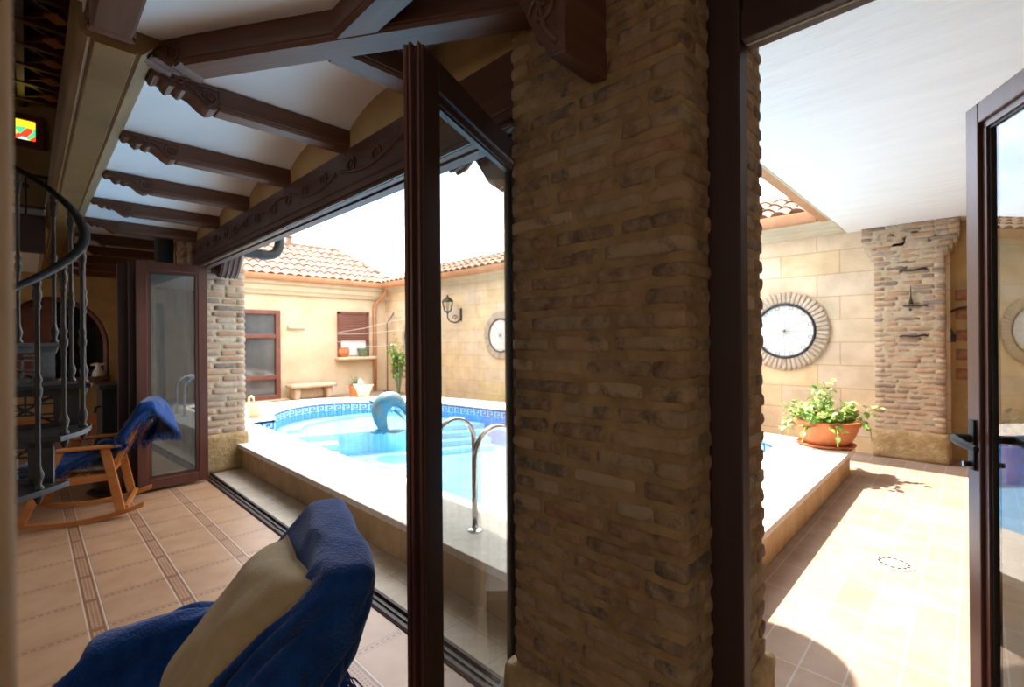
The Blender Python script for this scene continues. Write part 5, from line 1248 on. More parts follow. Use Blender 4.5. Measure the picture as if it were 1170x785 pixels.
# rest shape of the two throws, vertex rows in millimetres
# rest shape of the two throws, vertex rows in millimetres
# rest shape of the two throws, vertex rows in millimetres
# rest shape of the two throws, vertex rows in millimetres
CLOTHS = {'near': (44, 56, [
-350,-514,338,-325,-521,351,-298,-529,362,-304,-549,367,-321,-528,371,-331,-507,404,-329,-488,432,-346,-463,446,-362,-433,444,-356,-395,451,-347,-365,467,-342,-347,501,-344,-331,531,-357,-323,560,-354,-301,587,-382,-303,613,-411,-287,606,-432,-264,584,-426,-226,578,-426,-192,570,
-427,-159,570,-428,-125,572,-429,-90,575,-431,-57,577,-433,-24,580,-434,10,583,-436,43,586,-438,76,589,-440,111,592,-441,146,596,-440,179,602,-439,211,608,-436,246,617,-435,282,629,-432,309,616,-405,333,607,-381,318,624,-371,298,656,-357,281,684,-362,301,661,
-362,313,623,-365,346,609,-384,361,588,-411,378,577,-442,383,591,-339,-542,350,-299,-556,350,-273,-551,362,-297,-525,377,-318,-498,379,-337,-485,408,-335,-456,440,-346,-439,467,-369,-413,463,-367,-368,466,-355,-350,496,-355,-336,530,-356,-305,542,-360,-290,576,-370,-276,605,
-391,-285,630,-432,-272,621,-451,-258,602,-450,-222,591,-432,-193,598,-425,-161,599,-421,-127,600,-418,-93,601,-416,-59,601,-415,-26,602,-414,8,603,-413,41,604,-414,75,605,-415,110,607,-416,145,612,-416,178,619,-417,210,628,-418,243,641,-419,278,654,-429,304,646,
-430,322,616,-400,339,616,-375,319,638,-375,290,666,-349,276,677,-362,297,652,-353,320,622,-377,347,609,-399,356,586,-414,384,583,-317,-555,377,-282,-579,376,-278,-544,389,-293,-499,384,-321,-473,397,-345,-456,417,-346,-434,448,-353,-410,473,-371,-390,482,-369,-344,485,
-359,-329,516,-370,-323,554,-374,-292,572,-374,-265,595,-388,-260,627,-415,-270,646,-455,-268,636,-475,-249,618,-466,-213,614,-440,-192,625,-432,-161,626,-432,-127,626,-432,-93,626,-431,-60,626,-430,-27,627,-428,7,630,-422,39,634,-415,72,636,-408,107,637,-402,141,640,
-399,174,644,-396,207,650,-394,242,658,-392,277,667,-413,298,671,-430,318,648,-439,336,613,-397,346,630,-386,315,640,-375,281,660,-345,273,666,-352,300,652,-361,326,633,-385,334,605,-408,357,600,-297,-570,389,-297,-543,382,-299,-507,407,-300,-471,403,-333,-441,409,
-348,-425,431,-354,-403,458,-363,-383,484,-376,-362,494,-367,-326,517,-366,-313,541,-381,-305,574,-385,-283,601,-397,-252,612,-413,-250,641,-440,-266,661,-481,-265,650,-497,-237,637,-479,-205,641,-450,-192,653,-439,-160,654,-429,-128,655,-434,-94,655,-438,-61,655,-442,-28,655,
-445,6,657,-442,40,659,-438,73,658,-433,108,657,-429,143,657,-425,176,660,-422,209,667,-419,243,676,-404,270,693,-386,289,680,-409,313,670,-436,329,657,-439,350,624,-405,333,632,-391,300,642,-374,272,650,-337,270,655,-344,310,654,-371,333,642,-387,345,620,
-305,-544,395,-315,-519,394,-316,-482,406,-318,-451,417,-330,-414,424,-348,-394,449,-353,-386,478,-366,-352,505,-380,-328,507,-373,-307,524,-387,-301,560,-391,-287,585,-406,-270,610,-422,-260,634,-441,-246,659,-464,-259,677,-507,-263,664,-514,-226,660,-488,-201,670,-464,-180,677,
-436,-161,684,-432,-127,684,-432,-94,685,-438,-61,685,-443,-27,687,-455,6,687,-457,39,688,-455,72,687,-451,107,686,-450,142,683,-448,175,683,-445,208,688,-434,238,702,-431,273,705,-414,291,695,-388,306,680,-415,323,681,-430,342,661,-424,335,639,-402,323,624,
-383,304,634,-364,283,648,-328,280,657,-334,320,654,-360,340,639,-315,-519,408,-316,-490,421,-331,-459,424,-337,-422,441,-340,-398,460,-349,-375,474,-362,-365,512,-375,-334,521,-383,-308,527,-374,-288,553,-387,-282,573,-412,-269,598,-436,-256,623,-445,-247,645,-464,-248,666,
-498,-263,681,-531,-238,673,-526,-210,687,-493,-198,701,-463,-187,707,-455,-154,706,-437,-126,714,-434,-93,715,-439,-61,716,-451,-28,718,-460,6,720,-469,37,719,-469,71,718,-470,106,714,-469,140,711,-468,173,709,-466,206,713,-460,240,719,-444,266,731,-424,282,718,
-414,310,697,-382,316,683,-404,329,669,-418,353,654,-418,324,646,-410,313,612,-390,297,632,-355,275,637,-322,283,645,-338,315,640,-304,-491,427,-308,-450,424,-319,-420,435,-325,-395,454,-335,-372,478,-355,-358,503,-372,-350,527,-383,-316,534,-385,-280,549,-378,-266,579,
-400,-264,598,-437,-250,608,-456,-248,629,-473,-252,655,-489,-248,683,-532,-243,687,-550,-234,707,-527,-213,722,-493,-214,730,-482,-183,732,-472,-150,732,-455,-121,737,-440,-93,745,-445,-60,747,-458,-28,749,-466,6,752,-480,36,751,-481,69,750,-479,104,747,-478,138,743,
-470,169,743,-465,202,745,-475,234,747,-451,249,756,-431,258,734,-420,297,730,-401,302,704,-380,326,692,-406,340,681,-401,349,649,-407,319,647,-417,308,624,-393,283,635,-355,291,640,-323,289,632,-298,-461,431,-328,-440,446,-333,-407,465,-331,-389,492,-342,-361,517,
-358,-348,526,-384,-330,544,-395,-299,552,-395,-267,576,-393,-249,598,-423,-251,621,-456,-232,621,-480,-233,643,-501,-241,676,-509,-251,695,-552,-252,697,-549,-240,737,-523,-221,756,-493,-210,762,-499,-178,760,-487,-146,759,-462,-123,767,-457,-92,770,-452,-60,777,-466,-27,780,
-473,7,784,-489,34,782,-489,67,782,-486,101,779,-475,134,777,-472,166,776,-475,198,777,-487,229,777,-460,241,789,-436,251,765,-423,269,744,-406,288,728,-388,292,704,-391,330,706,-389,353,680,-386,338,652,-410,309,654,-418,296,620,-384,290,618,-354,297,628,
-309,-430,446,-331,-431,465,-348,-389,487,-351,-383,519,-368,-356,541,-378,-330,557,-394,-305,561,-405,-279,568,-406,-247,585,-419,-246,610,-445,-236,631,-468,-236,650,-489,-223,669,-516,-231,694,-545,-263,711,-556,-253,737,-529,-252,767,-517,-228,788,-493,-208,794,-504,-178,792,
-497,-144,789,-483,-112,787,-461,-93,801,-469,-61,802,-472,-27,810,-480,6,813,-496,34,812,-494,66,813,-482,98,811,-483,131,808,-482,163,807,-482,195,808,-497,224,807,-484,251,807,-451,253,799,-448,264,763,-414,275,752,-392,279,729,-376,300,711,-375,334,703,
-369,352,678,-384,328,665,-399,307,651,-418,285,626,-383,276,621,-320,-416,476,-353,-403,490,-363,-386,492,-374,-364,522,-398,-339,547,-408,-314,566,-409,-289,583,-415,-262,591,-421,-232,609,-431,-233,638,-461,-222,646,-478,-223,681,-500,-235,697,-523,-245,718,-541,-274,727,
-555,-266,768,-530,-254,799,-509,-235,817,-495,-208,825,-505,-177,823,-489,-147,818,-498,-114,814,-478,-92,826,-471,-60,832,-487,-29,835,-489,4,841,-500,34,841,-490,65,842,-495,98,838,-490,130,838,-486,161,837,-488,194,839,-499,224,838,-493,254,836,-481,269,814,
-465,259,787,-433,269,773,-405,282,760,-387,293,738,-369,312,720,-362,342,704,-357,347,671,-375,325,655,-402,292,654,-413,275,630,-357,-418,495,-373,-392,515,-379,-351,515,-390,-325,531,-411,-307,542,-417,-277,561,-419,-253,580,-432,-223,596,-445,-219,615,-452,-222,659,
-462,-237,675,-483,-245,699,-508,-249,724,-528,-275,732,-534,-267,758,-549,-275,797,-533,-254,829,-502,-241,846,-501,-211,853,-502,-178,852,-492,-144,847,-511,-117,840,-501,-87,843,-482,-64,858,-493,-31,863,-499,1,868,-500,33,870,-503,66,868,-508,98,864,-509,130,860,
-497,159,865,-499,192,867,-501,225,869,-500,256,866,-485,266,843,-474,285,812,-459,275,783,-439,286,763,-415,297,752,-386,311,742,-361,326,730,-346,341,703,-351,334,662,-382,311,663,-396,285,653,-381,-392,491,-394,-364,510,-389,-331,514,-400,-301,531,-398,-277,553,
-404,-247,564,-412,-225,585,-423,-211,613,-435,-213,649,-445,-225,677,-459,-243,706,-479,-256,726,-502,-277,734,-518,-266,760,-524,-280,790,-535,-280,827,-534,-260,861,-500,-246,874,-502,-216,880,-502,-182,878,-495,-148,873,-514,-121,866,-498,-94,870,-494,-63,884,-506,-31,888,
-503,1,895,-504,33,897,-503,66,895,-505,99,891,-507,131,889,-513,162,890,-511,195,895,-507,227,898,-502,259,895,-483,261,870,-466,268,836,-457,285,813,-439,279,793,-416,294,781,-386,296,766,-363,303,745,-353,312,722,-361,325,687,-354,316,663,-378,305,672,
-388,-360,484,-394,-325,501,-399,-298,515,-391,-274,537,-388,-252,560,-394,-232,587,-404,-221,615,-417,-224,647,-431,-238,675,-449,-261,694,-449,-262,728,-472,-284,739,-492,-277,764,-509,-273,791,-519,-264,821,-519,-276,853,-527,-276,888,-505,-252,903,-505,-221,906,-503,-187,904,
-499,-152,898,-517,-125,893,-503,-97,898,-511,-65,907,-507,-31,917,-505,1,923,-505,33,923,-510,66,921,-514,98,917,-515,131,915,-514,163,919,-508,196,924,-503,229,927,-503,265,925,-488,276,896,-474,277,865,-455,276,841,-438,290,820,-410,278,806,-387,298,793,
-367,309,770,-343,307,744,-339,315,707,-340,326,681,-346,306,675,-387,-335,481,-377,-307,497,-369,-287,522,-368,-272,550,-373,-251,576,-383,-238,605,-402,-240,633,-409,-242,665,-429,-265,682,-429,-266,715,-440,-287,735,-458,-291,761,-479,-285,787,-495,-279,815,-503,-273,844,
-505,-265,877,-506,-287,903,-505,-259,928,-503,-226,928,-505,-193,925,-509,-160,917,-514,-128,916,-511,-96,921,-503,-64,930,-493,-32,936,-488,1,938,-489,33,938,-496,66,937,-503,99,935,-504,131,935,-498,164,936,-489,196,936,-482,228,937,-481,260,940,-477,282,917,
-467,276,886,-453,286,862,-429,294,842,-402,293,823,-376,282,805,-358,305,790,-347,320,762,-339,327,730,-328,330,701,-322,305,685,-359,-339,468,-348,-316,491,-342,-298,517,-348,-290,546,-355,-272,572,-364,-257,600,-376,-253,630,-389,-264,657,-400,-281,684,-397,-275,714,
-409,-292,737,-428,-293,763,-448,-282,787,-464,-269,813,-473,-268,844,-475,-275,875,-475,-287,904,-476,-267,935,-476,-232,938,-481,-198,938,-489,-164,936,-492,-132,935,-486,-99,937,-474,-67,941,-463,-34,938,-459,-1,935,-462,32,935,-469,65,935,-475,98,935,-476,131,941,
-469,163,935,-459,195,935,-453,227,935,-453,260,940,-449,283,918,-440,276,888,-424,285,864,-404,276,840,-374,291,833,-348,287,812,-331,304,791,-323,307,760,-313,318,731,-301,319,704,-292,295,689,-330,-346,460,-320,-324,485,-316,-310,514,-329,-311,542,-343,-298,570,
-342,-276,595,-357,-277,623,-367,-288,653,-370,-296,685,-366,-283,715,-378,-295,741,-398,-301,765,-417,-286,789,-440,-291,812,-449,-293,843,-450,-296,874,-445,-277,897,-446,-271,933,-448,-237,935,-452,-202,935,-459,-168,935,-461,-134,936,-454,-102,938,-444,-69,935,-434,-35,935,
-430,-2,936,-434,31,935,-442,64,936,-449,96,943,-448,129,936,-440,161,936,-431,193,935,-425,225,941,-426,259,940,-422,283,919,-412,274,890,-395,281,868,-375,271,845,-349,274,823,-320,292,819,-304,297,792,-297,299,760,-287,305,731,-271,310,707,-260,286,692,
-303,-351,451,-293,-335,481,-293,-321,511,-305,-316,538,-326,-316,562,-330,-303,594,-328,-289,623,-337,-303,652,-340,-309,685,-338,-299,714,-351,-295,742,-371,-294,766,-394,-303,791,-411,-299,819,-419,-281,844,-418,-295,873,-420,-295,904,-413,-275,934,-416,-241,938,-422,-206,939,
-428,-171,938,-429,-137,938,-422,-103,938,-413,-70,938,-405,-37,941,-403,-4,942,-408,29,944,-416,62,943,-421,94,938,-419,127,937,-411,159,935,-403,190,941,-398,221,935,-399,253,936,-396,277,914,-389,287,884,-367,273,866,-348,278,842,-325,258,824,-308,277,797,
-277,289,792,-271,303,760,-262,294,732,-245,298,711,-231,281,690,-287,-364,428,-281,-355,461,-283,-340,491,-280,-321,522,-294,-318,554,-320,-326,577,-320,-313,606,-311,-305,637,-314,-301,669,-320,-314,696,-326,-300,722,-339,-295,757,-366,-302,779,-385,-306,804,-399,-281,821,
-402,-277,853,-408,-276,883,-391,-273,913,-391,-239,921,-395,-205,925,-398,-170,929,-398,-138,929,-394,-105,927,-387,-71,922,-385,-38,918,-393,-6,915,-394,27,918,-395,59,922,-394,92,925,-391,124,924,-383,156,923,-380,189,921,-389,216,907,-381,246,914,-381,266,891,
-357,286,882,-340,287,854,-316,270,834,-300,274,810,-284,266,780,-260,285,764,-241,304,747,-228,287,720,-223,275,700,-212,290,673,-270,-379,406,-266,-373,440,-268,-362,472,-269,-335,495,-287,-338,523,-302,-337,555,-305,-335,588,-304,-333,622,-295,-317,651,-295,-306,680,
-313,-326,705,-333,-315,731,-348,-313,759,-356,-311,791,-372,-284,805,-376,-285,837,-384,-287,867,-368,-270,893,-376,-237,893,-383,-203,896,-385,-169,899,-384,-136,899,-380,-104,896,-376,-71,892,-373,-39,890,-380,-7,888,-382,26,891,-384,59,895,-384,91,896,-376,123,897,
-376,156,893,-359,183,899,-374,208,883,-361,235,895,-351,262,888,-338,272,864,-309,279,850,-289,278,818,-272,265,796,-254,272,772,-244,277,742,-216,294,731,-211,297,700,-197,280,683,-203,281,665,-252,-393,385,-249,-380,415,-257,-358,440,-261,-343,469,-268,-351,504,
-277,-340,537,-282,-334,567,-283,-343,600,-276,-333,631,-278,-311,654,-292,-326,684,-303,-308,718,-325,-322,741,-334,-312,771,-347,-288,788,-350,-289,820,-359,-292,850,-348,-267,871,-358,-234,870,-363,-201,874,-366,-168,876,-365,-136,875,-362,-104,870,-360,-71,866,-360,-39,863,
-364,-7,862,-368,25,865,-370,58,868,-369,90,869,-366,122,867,-360,155,866,-339,178,876,-352,203,862,-349,236,868,-325,257,871,-321,256,841,-287,261,831,-260,271,812,-243,269,779,-238,258,749,-213,277,736,-193,284,710,-181,294,684,-189,289,664,-201,297,658,
-258,-363,380,-232,-380,389,-244,-364,413,-244,-352,445,-249,-345,481,-257,-338,513,-261,-341,545,-263,-352,578,-256,-339,608,-262,-336,635,-271,-327,666,-283,-311,696,-301,-328,721,-310,-316,750,-321,-291,770,-326,-296,802,-334,-295,832,-329,-264,848,-339,-232,847,-343,-199,851,
-346,-167,853,-346,-135,850,-344,-103,845,-342,-71,840,-343,-39,837,-347,-7,838,-351,25,840,-354,57,843,-353,89,843,-349,121,842,-342,154,840,-319,172,854,-329,200,843,-330,232,846,-300,247,856,-296,244,823,-277,253,798,-245,256,786,-217,263,767,-211,260,734,
-211,271,708,-181,269,677,-172,278,651,-187,310,656,-218,309,666,-247,-353,353,-247,-354,387,-219,-372,395,-238,-373,424,-249,-365,456,-252,-360,490,-248,-357,522,-242,-359,557,-239,-357,589,-242,-338,614,-252,-321,640,-264,-310,673,-280,-329,700,-288,-318,729,-298,-296,751,
-302,-300,783,-310,-295,812,-311,-262,824,-320,-231,824,-323,-198,829,-326,-166,829,-327,-134,826,-326,-103,820,-324,-71,815,-325,-39,813,-329,-8,814,-334,25,816,-337,56,819,-335,88,819,-330,121,817,-323,154,815,-299,166,832,-303,197,827,-310,230,824,-277,234,837,
-269,244,810,-254,238,779,-232,248,757,-206,250,742,-190,262,713,-203,261,683,-185,269,649,-199,287,647,-216,321,648,-231,319,682,-257,-330,333,-255,-332,365,-233,-350,377,-214,-362,407,-228,-376,435,-241,-375,466,-237,-375,500,-225,-370,533,-221,-369,565,-225,-362,595,
-237,-350,626,-249,-331,652,-261,-330,677,-269,-315,705,-274,-298,731,-280,-305,762,-288,-295,791,-293,-262,800,-300,-230,802,-302,-198,807,-306,-166,806,-307,-135,801,-307,-103,795,-306,-71,790,-307,-40,789,-311,-8,791,-315,25,794,-318,56,795,-316,88,795,-310,122,792,
-303,155,791,-278,164,809,-276,195,814,-288,225,803,-255,230,815,-238,251,797,-225,240,768,-216,233,735,-197,243,711,-181,248,687,-192,255,660,-206,275,652,-230,299,657,-243,331,663,-243,340,703,-257,-307,312,-254,-310,343,-236,-334,355,-220,-343,386,-217,-352,419,
-220,-371,447,-235,-359,476,-225,-353,509,-216,-359,540,-222,-353,569,-216,-354,605,-227,-342,635,-238,-318,658,-250,-327,685,-254,-305,708,-258,-309,740,-266,-296,768,-274,-263,777,-279,-230,780,-282,-198,785,-286,-167,783,-288,-136,777,-288,-104,770,-288,-72,765,-289,-40,765,
-292,-8,768,-296,25,771,-298,57,772,-295,89,772,-290,123,769,-282,155,768,-257,164,787,-251,194,798,-267,221,783,-234,229,792,-209,254,781,-195,240,743,-182,230,714,-183,224,688,-199,240,676,-210,261,658,-229,285,670,-243,314,684,-257,333,685,-250,362,714,
-257,-286,302,-250,-291,332,-236,-312,350,-236,-330,377,-236,-350,402,-229,-355,435,-218,-356,467,-221,-336,494,-208,-348,523,-211,-344,553,-213,-343,582,-226,-338,610,-228,-323,637,-233,-333,668,-235,-312,691,-238,-309,722,-248,-295,747,-254,-263,755,-257,-232,760,-261,-200,763,
-267,-169,759,-269,-137,752,-270,-105,744,-270,-73,740,-271,-40,741,-273,-8,745,-276,25,749,-277,57,750,-274,90,749,-268,124,746,-260,156,746,-237,166,766,-228,193,780,-245,217,764,-215,229,769,-188,246,766,-186,253,729,-166,240,697,-168,239,671,-196,245,648,
-229,266,646,-249,288,671,-264,312,692,-270,343,710,-259,376,699,-243,-276,297,-236,-290,323,-236,-298,355,-245,-318,377,-242,-336,405,-231,-340,435,-207,-351,460,-210,-352,494,-202,-334,520,-199,-355,548,-203,-361,581,-210,-339,605,-216,-330,628,-220,-334,660,-219,-315,680,
-220,-307,707,-230,-294,727,-234,-264,735,-235,-233,740,-241,-202,741,-247,-170,735,-250,-138,727,-252,-106,719,-253,-74,715,-254,-41,717,-255,-8,722,-257,25,726,-256,58,728,-252,90,727,-245,124,725,-239,157,724,-216,169,744,-205,193,762,-222,214,746,-196,222,755,
-175,241,746,-170,261,721,-156,250,694,-172,256,673,-186,251,639,-220,279,641,-247,297,659,-266,322,675,-275,352,686,-271,387,692,-233,-264,304,-221,-286,322,-221,-306,349,-233,-310,382,-228,-332,403,-225,-323,435,-215,-328,469,-196,-350,493,-193,-352,524,-198,-336,553,
-194,-351,582,-201,-353,609,-211,-346,635,-207,-330,655,-203,-315,676,-204,-304,694,-213,-291,710,-214,-263,717,-214,-235,720,-222,-204,718,-228,-172,711,-231,-139,703,-233,-107,694,-235,-74,691,-236,-41,693,-237,-8,699,-237,25,704,-235,58,706,-229,91,706,-222,124,705,
-215,157,705,-199,180,721,-181,190,745,-198,210,734,-185,229,731,-164,237,730,-152,260,716,-156,264,689,-159,255,660,-174,262,637,-212,289,634,-239,305,646,-261,326,659,-266,356,671,-259,389,676,-215,-262,309,-225,-275,335,-223,-292,364,-221,-323,379,-214,-323,412,
-213,-335,440,-198,-324,468,-193,-328,501,-188,-331,534,-187,-347,559,-196,-334,579,-200,-330,607,-204,-333,626,-205,-311,647,-199,-298,666,-190,-299,682,-195,-287,695,-193,-262,701,-195,-235,698,-205,-205,693,-209,-173,687,-210,-140,680,-214,-107,671,-216,-74,667,-218,-41,669,
-219,-8,675,-218,26,681,-214,58,684,-207,91,685,-198,124,685,-192,156,685,-180,184,698,-164,195,722,-171,218,734,-171,222,717,-160,240,709,-143,246,710,-142,256,687,-155,268,668,-161,269,644,-180,286,636,-221,311,635,-243,329,645,-245,358,660,-255,388,654,
-217,-253,326,-208,-277,345,-204,-304,365,-203,-327,388,-206,-341,418,-194,-333,449,-191,-341,480,-179,-336,513,-177,-349,538,-174,-335,570,-184,-334,596,-190,-345,621,-188,-334,646,-189,-315,662,-183,-298,658,-180,-283,669,-173,-281,685,-176,-258,682,-186,-237,670,-191,-206,666,
-190,-173,662,-188,-139,658,-192,-107,649,-196,-74,645,-199,-41,646,-200,-7,652,-198,26,659,-193,58,662,-184,90,664,-175,123,665,-167,154,668,-160,186,675,-151,203,698,-152,215,722,-151,230,722,-148,230,704,-144,238,688,-128,250,683,-139,266,670,-149,276,653,
-165,289,644,-190,309,637,-218,330,635,-227,358,642,-230,388,655,-201,-255,338,-209,-271,364,-213,-297,385,-203,-319,405,-187,-341,428,-186,-350,463,-174,-332,491,-166,-352,522,-168,-349,557,-170,-350,589,-168,-334,612,-174,-339,635,-178,-312,643,-170,-306,668,-164,-290,659,
-162,-276,660,-153,-271,674,-170,-257,658,-161,-233,660,-162,-202,655,-168,-173,641,-169,-139,634,-168,-105,630,-174,-73,624,-179,-41,625,-181,-7,629,-179,25,635,-172,57,640,-163,89,641,-152,121,644,-143,152,650,-136,183,659,-139,207,673,-144,218,692,-134,222,710,
-129,238,709,-124,236,691,-122,237,672,-121,257,669,-130,278,662,-148,293,655,-167,308,640,-192,329,641,-205,355,627,-208,383,645,-196,-274,339,-191,-280,372,-198,-296,400,-203,-313,428,-183,-331,444,-169,-350,472,-159,-347,506,-162,-332,538,-155,-334,570,-151,-348,601,
-158,-344,628,-160,-323,639,-162,-317,660,-149,-297,663,-144,-280,654,-146,-267,645,-161,-261,646,-150,-238,648,-164,-220,632,-141,-198,633,-138,-165,634,-143,-137,616,-146,-104,608,-150,-72,606,-157,-40,605,-162,-7,607,-160,26,612,-151,56,617,-141,88,619,-130,119,622,
-119,148,631,-111,176,647,-117,198,662,-131,221,671,-124,218,688,-114,223,702,-105,239,694,-104,232,675,-107,253,680,-126,270,681,-143,286,677,-160,306,662,-169,330,645,-183,350,621,-189,380,633,-181,-284,343,-188,-302,368,-190,-314,400,-182,-313,433,-177,-322,466,
-155,-341,487,-159,-326,517,-144,-343,543,-142,-350,576,-134,-338,608,-144,-332,634,-154,-331,655,-151,-310,643,-135,-290,643,-128,-278,661,-136,-257,661,-134,-253,640,-145,-236,623,-156,-217,602,-139,-192,603,-135,-160,604,-115,-133,605,-120,-102,594,-125,-70,589,-134,-39,586,
-141,-7,585,-142,26,588,-131,55,594,-120,87,596,-107,116,603,-93,142,617,-109,171,617,-119,188,636,-114,213,650,-112,220,670,-103,213,687,-89,231,697,-85,233,677,-96,249,664,-111,270,669,-124,288,684,-139,303,666,-152,321,642,-163,346,621,-171,378,625,
-174,-272,360,-173,-294,383,-171,-319,407,-168,-334,436,-157,-330,468,-156,-319,498,-139,-333,526,-134,-329,560,-122,-352,584,-127,-354,620,-133,-348,645,-134,-325,655,-129,-306,638,-119,-292,657,-111,-271,650,-113,-250,657,-122,-235,639,-133,-212,619,-133,-212,586,-141,-185,575,
-131,-154,576,-109,-129,577,-95,-99,579,-102,-68,574,-110,-37,573,-120,-7,567,-122,25,567,-113,56,571,-99,86,575,-86,115,581,-77,143,593,-94,172,593,-105,189,610,-102,192,638,-97,210,655,-83,210,676,-70,223,697,-66,238,680,-78,249,661,-94,270,662,
-104,284,683,-121,304,673,-133,324,649,-142,344,623,-152,375,620,-140,-277,368,-141,-295,396,-148,-302,428,-143,-317,456,-139,-308,487,-123,-321,514,-110,-324,546,-103,-345,571,-94,-347,604,-98,-364,635,-103,-349,658,-104,-328,641,-97,-303,640,-89,-295,667,-81,-273,653,
-86,-246,656,-97,-237,630,-110,-218,605,-114,-190,586,-117,-185,557,-112,-153,552,-100,-122,548,-87,-93,552,-77,-65,562,-88,-36,556,-93,-4,561,-97,25,551,-88,57,551,-77,89,550,-63,117,558,-70,148,562,-66,177,579,-76,182,603,-81,204,623,-67,207,648,
-55,225,669,-35,227,695,-36,249,682,-46,253,658,-64,275,653,-72,280,680,-88,304,676,-101,322,650,-110,345,626,-121,373,614,-108,-288,369,-110,-286,403,-118,-293,435,-117,-299,466,-106,-307,495,-90,-321,523,-84,-346,545,-76,-362,573,-73,-369,606,-69,-364,640,
-76,-345,659,-77,-327,638,-70,-300,641,-62,-299,670,-55,-271,657,-60,-241,653,-72,-234,622,-87,-223,592,-90,-196,570,-89,-171,556,-90,-152,529,-74,-124,532,-68,-92,529,-58,-64,540,-62,-33,545,-72,-3,540,-67,28,545,-62,59,533,-49,90,533,-46,122,531,
-47,152,541,-38,167,570,-47,176,593,-52,203,611,-44,223,633,-26,230,660,-6,228,686,-7,255,680,-18,257,653,-38,280,647,-44,284,676,-60,308,672,-73,326,646,-83,352,627,-94,375,607,-83,-301,360,-86,-301,394,-90,-301,427,-89,-307,458,-80,-321,486,
-74,-345,510,-60,-363,535,-50,-371,565,-51,-357,595,-47,-359,630,-51,-349,656,-52,-327,639,-43,-299,641,-33,-294,668,-30,-263,661,-35,-235,645,-48,-232,612,-61,-222,581,-68,-205,551,-67,-180,536,-60,-154,518,-53,-123,509,-41,-94,516,-44,-62,516,-39,-33,529,
-48,-2,526,-46,30,524,-31,61,525,-23,92,515,-17,124,517,-19,155,526,-23,182,547,-26,188,572,-22,194,604,-15,221,619,3,233,646,21,228,676,20,255,673,7,263,648,-13,287,643,-22,296,672,-38,318,662,-51,339,638,-62,367,621,-73,375,592,
-65,-322,347,-70,-322,381,-72,-322,414,-76,-331,444,-64,-344,471,-45,-350,498,-33,-371,522,-28,-357,551,-29,-347,583,-28,-345,617,-29,-357,643,-24,-329,639,-15,-299,641,-4,-290,665,-2,-259,657,-8,-233,639,-22,-231,607,-35,-223,575,-40,-207,545,-36,-180,535,
-28,-152,518,-22,-125,500,-20,-93,495,-18,-63,506,-25,-31,507,-23,0,516,-23,32,508,-9,64,506,7,95,506,11,127,502,8,158,512,6,182,536,1,195,559,6,197,590,16,220,610,32,234,635,49,231,665,47,258,666,32,271,643,12,296,641,
-1,311,665,-16,330,649,-29,357,632,-39,371,603,-53,366,574,-46,-340,336,-51,-341,370,-56,-343,403,-49,-339,432,-35,-344,461,-26,-369,482,-13,-353,508,-7,-342,539,-4,-341,572,-10,-357,602,-9,-346,628,2,-331,651,14,-305,641,25,-288,663,27,-259,652,
19,-231,635,5,-231,603,-7,-225,571,-10,-205,544,-8,-185,522,3,-155,512,9,-126,495,9,-95,488,3,-62,487,1,-31,499,-5,1,496,2,33,494,19,65,497,32,97,491,39,129,492,35,161,500,35,177,531,29,195,550,32,209,577,46,215,604,
61,235,626,76,235,656,73,262,658,57,280,640,36,305,640,22,325,658,8,346,643,-4,365,617,-17,358,586,-28,359,557,-23,-350,326,-28,-351,360,-32,-353,392,-23,-349,422,-9,-356,450,4,-373,477,15,-359,505,19,-337,529,16,-352,559,15,-359,593,
17,-348,619,30,-338,644,44,-311,640,56,-288,657,57,-258,648,47,-230,632,33,-231,600,21,-224,568,19,-198,547,24,-187,519,34,-159,501,40,-128,489,39,-96,484,30,-63,481,22,-30,482,22,2,490,28,34,484,44,67,483,61,98,485,66,131,484,
62,163,491,58,185,518,56,188,544,60,205,569,72,221,592,89,232,618,103,240,647,98,266,651,82,289,640,61,314,641,46,338,649,34,356,630,19,350,600,10,353,568,-2,353,540,1,-353,317,-5,-356,350,-7,-355,382,-1,-364,411,14,-371,439,
32,-370,468,43,-364,499,40,-354,530,37,-335,558,41,-357,583,44,-347,610,59,-343,636,75,-315,640,87,-288,649,87,-257,644,76,-229,629,61,-230,596,49,-226,564,45,-210,535,55,-189,514,66,-160,498,72,-130,486,68,-97,480,59,-64,478,49,-31,477,
46,2,476,56,34,475,73,67,476,87,100,475,92,132,479,87,165,484,80,191,506,79,194,531,86,202,560,99,215,585,117,226,610,130,241,639,123,270,643,107,296,640,87,323,642,71,347,637,56,343,613,47,351,581,37,345,550,25,348,523,
24,-352,307,18,-358,340,17,-362,372,26,-366,402,42,-365,431,58,-359,460,67,-352,491,67,-354,524,60,-348,557,56,-335,588,72,-352,602,89,-340,627,109,-319,645,120,-287,644,119,-255,643,106,-227,627,90,-230,593,78,-218,562,75,-208,530,84,-178,524,
98,-159,499,103,-130,482,98,-98,478,87,-65,476,77,-32,475,75,1,475,85,34,475,102,67,475,115,99,475,118,132,475,112,165,478,103,195,495,99,205,517,107,214,545,122,224,570,140,235,596,154,246,624,148,274,635,135,306,645,113,331,641,
92,336,620,82,347,596,73,339,564,64,336,533,53,345,506,46,-342,300,42,-351,332,43,-356,364,52,-356,394,63,-345,424,67,-331,454,67,-324,487,82,-333,515,85,-341,548,81,-345,581,96,-335,603,121,-344,622,145,-323,638,150,-289,634,149,-255,635,
136,-224,624,119,-225,589,107,-217,557,105,-206,525,115,-178,517,126,-146,508,133,-129,481,127,-97,484,116,-65,476,106,-32,475,105,1,475,116,33,475,132,66,475,143,98,475,145,131,475,137,164,475,126,196,485,121,211,504,130,221,531,146,231,556,
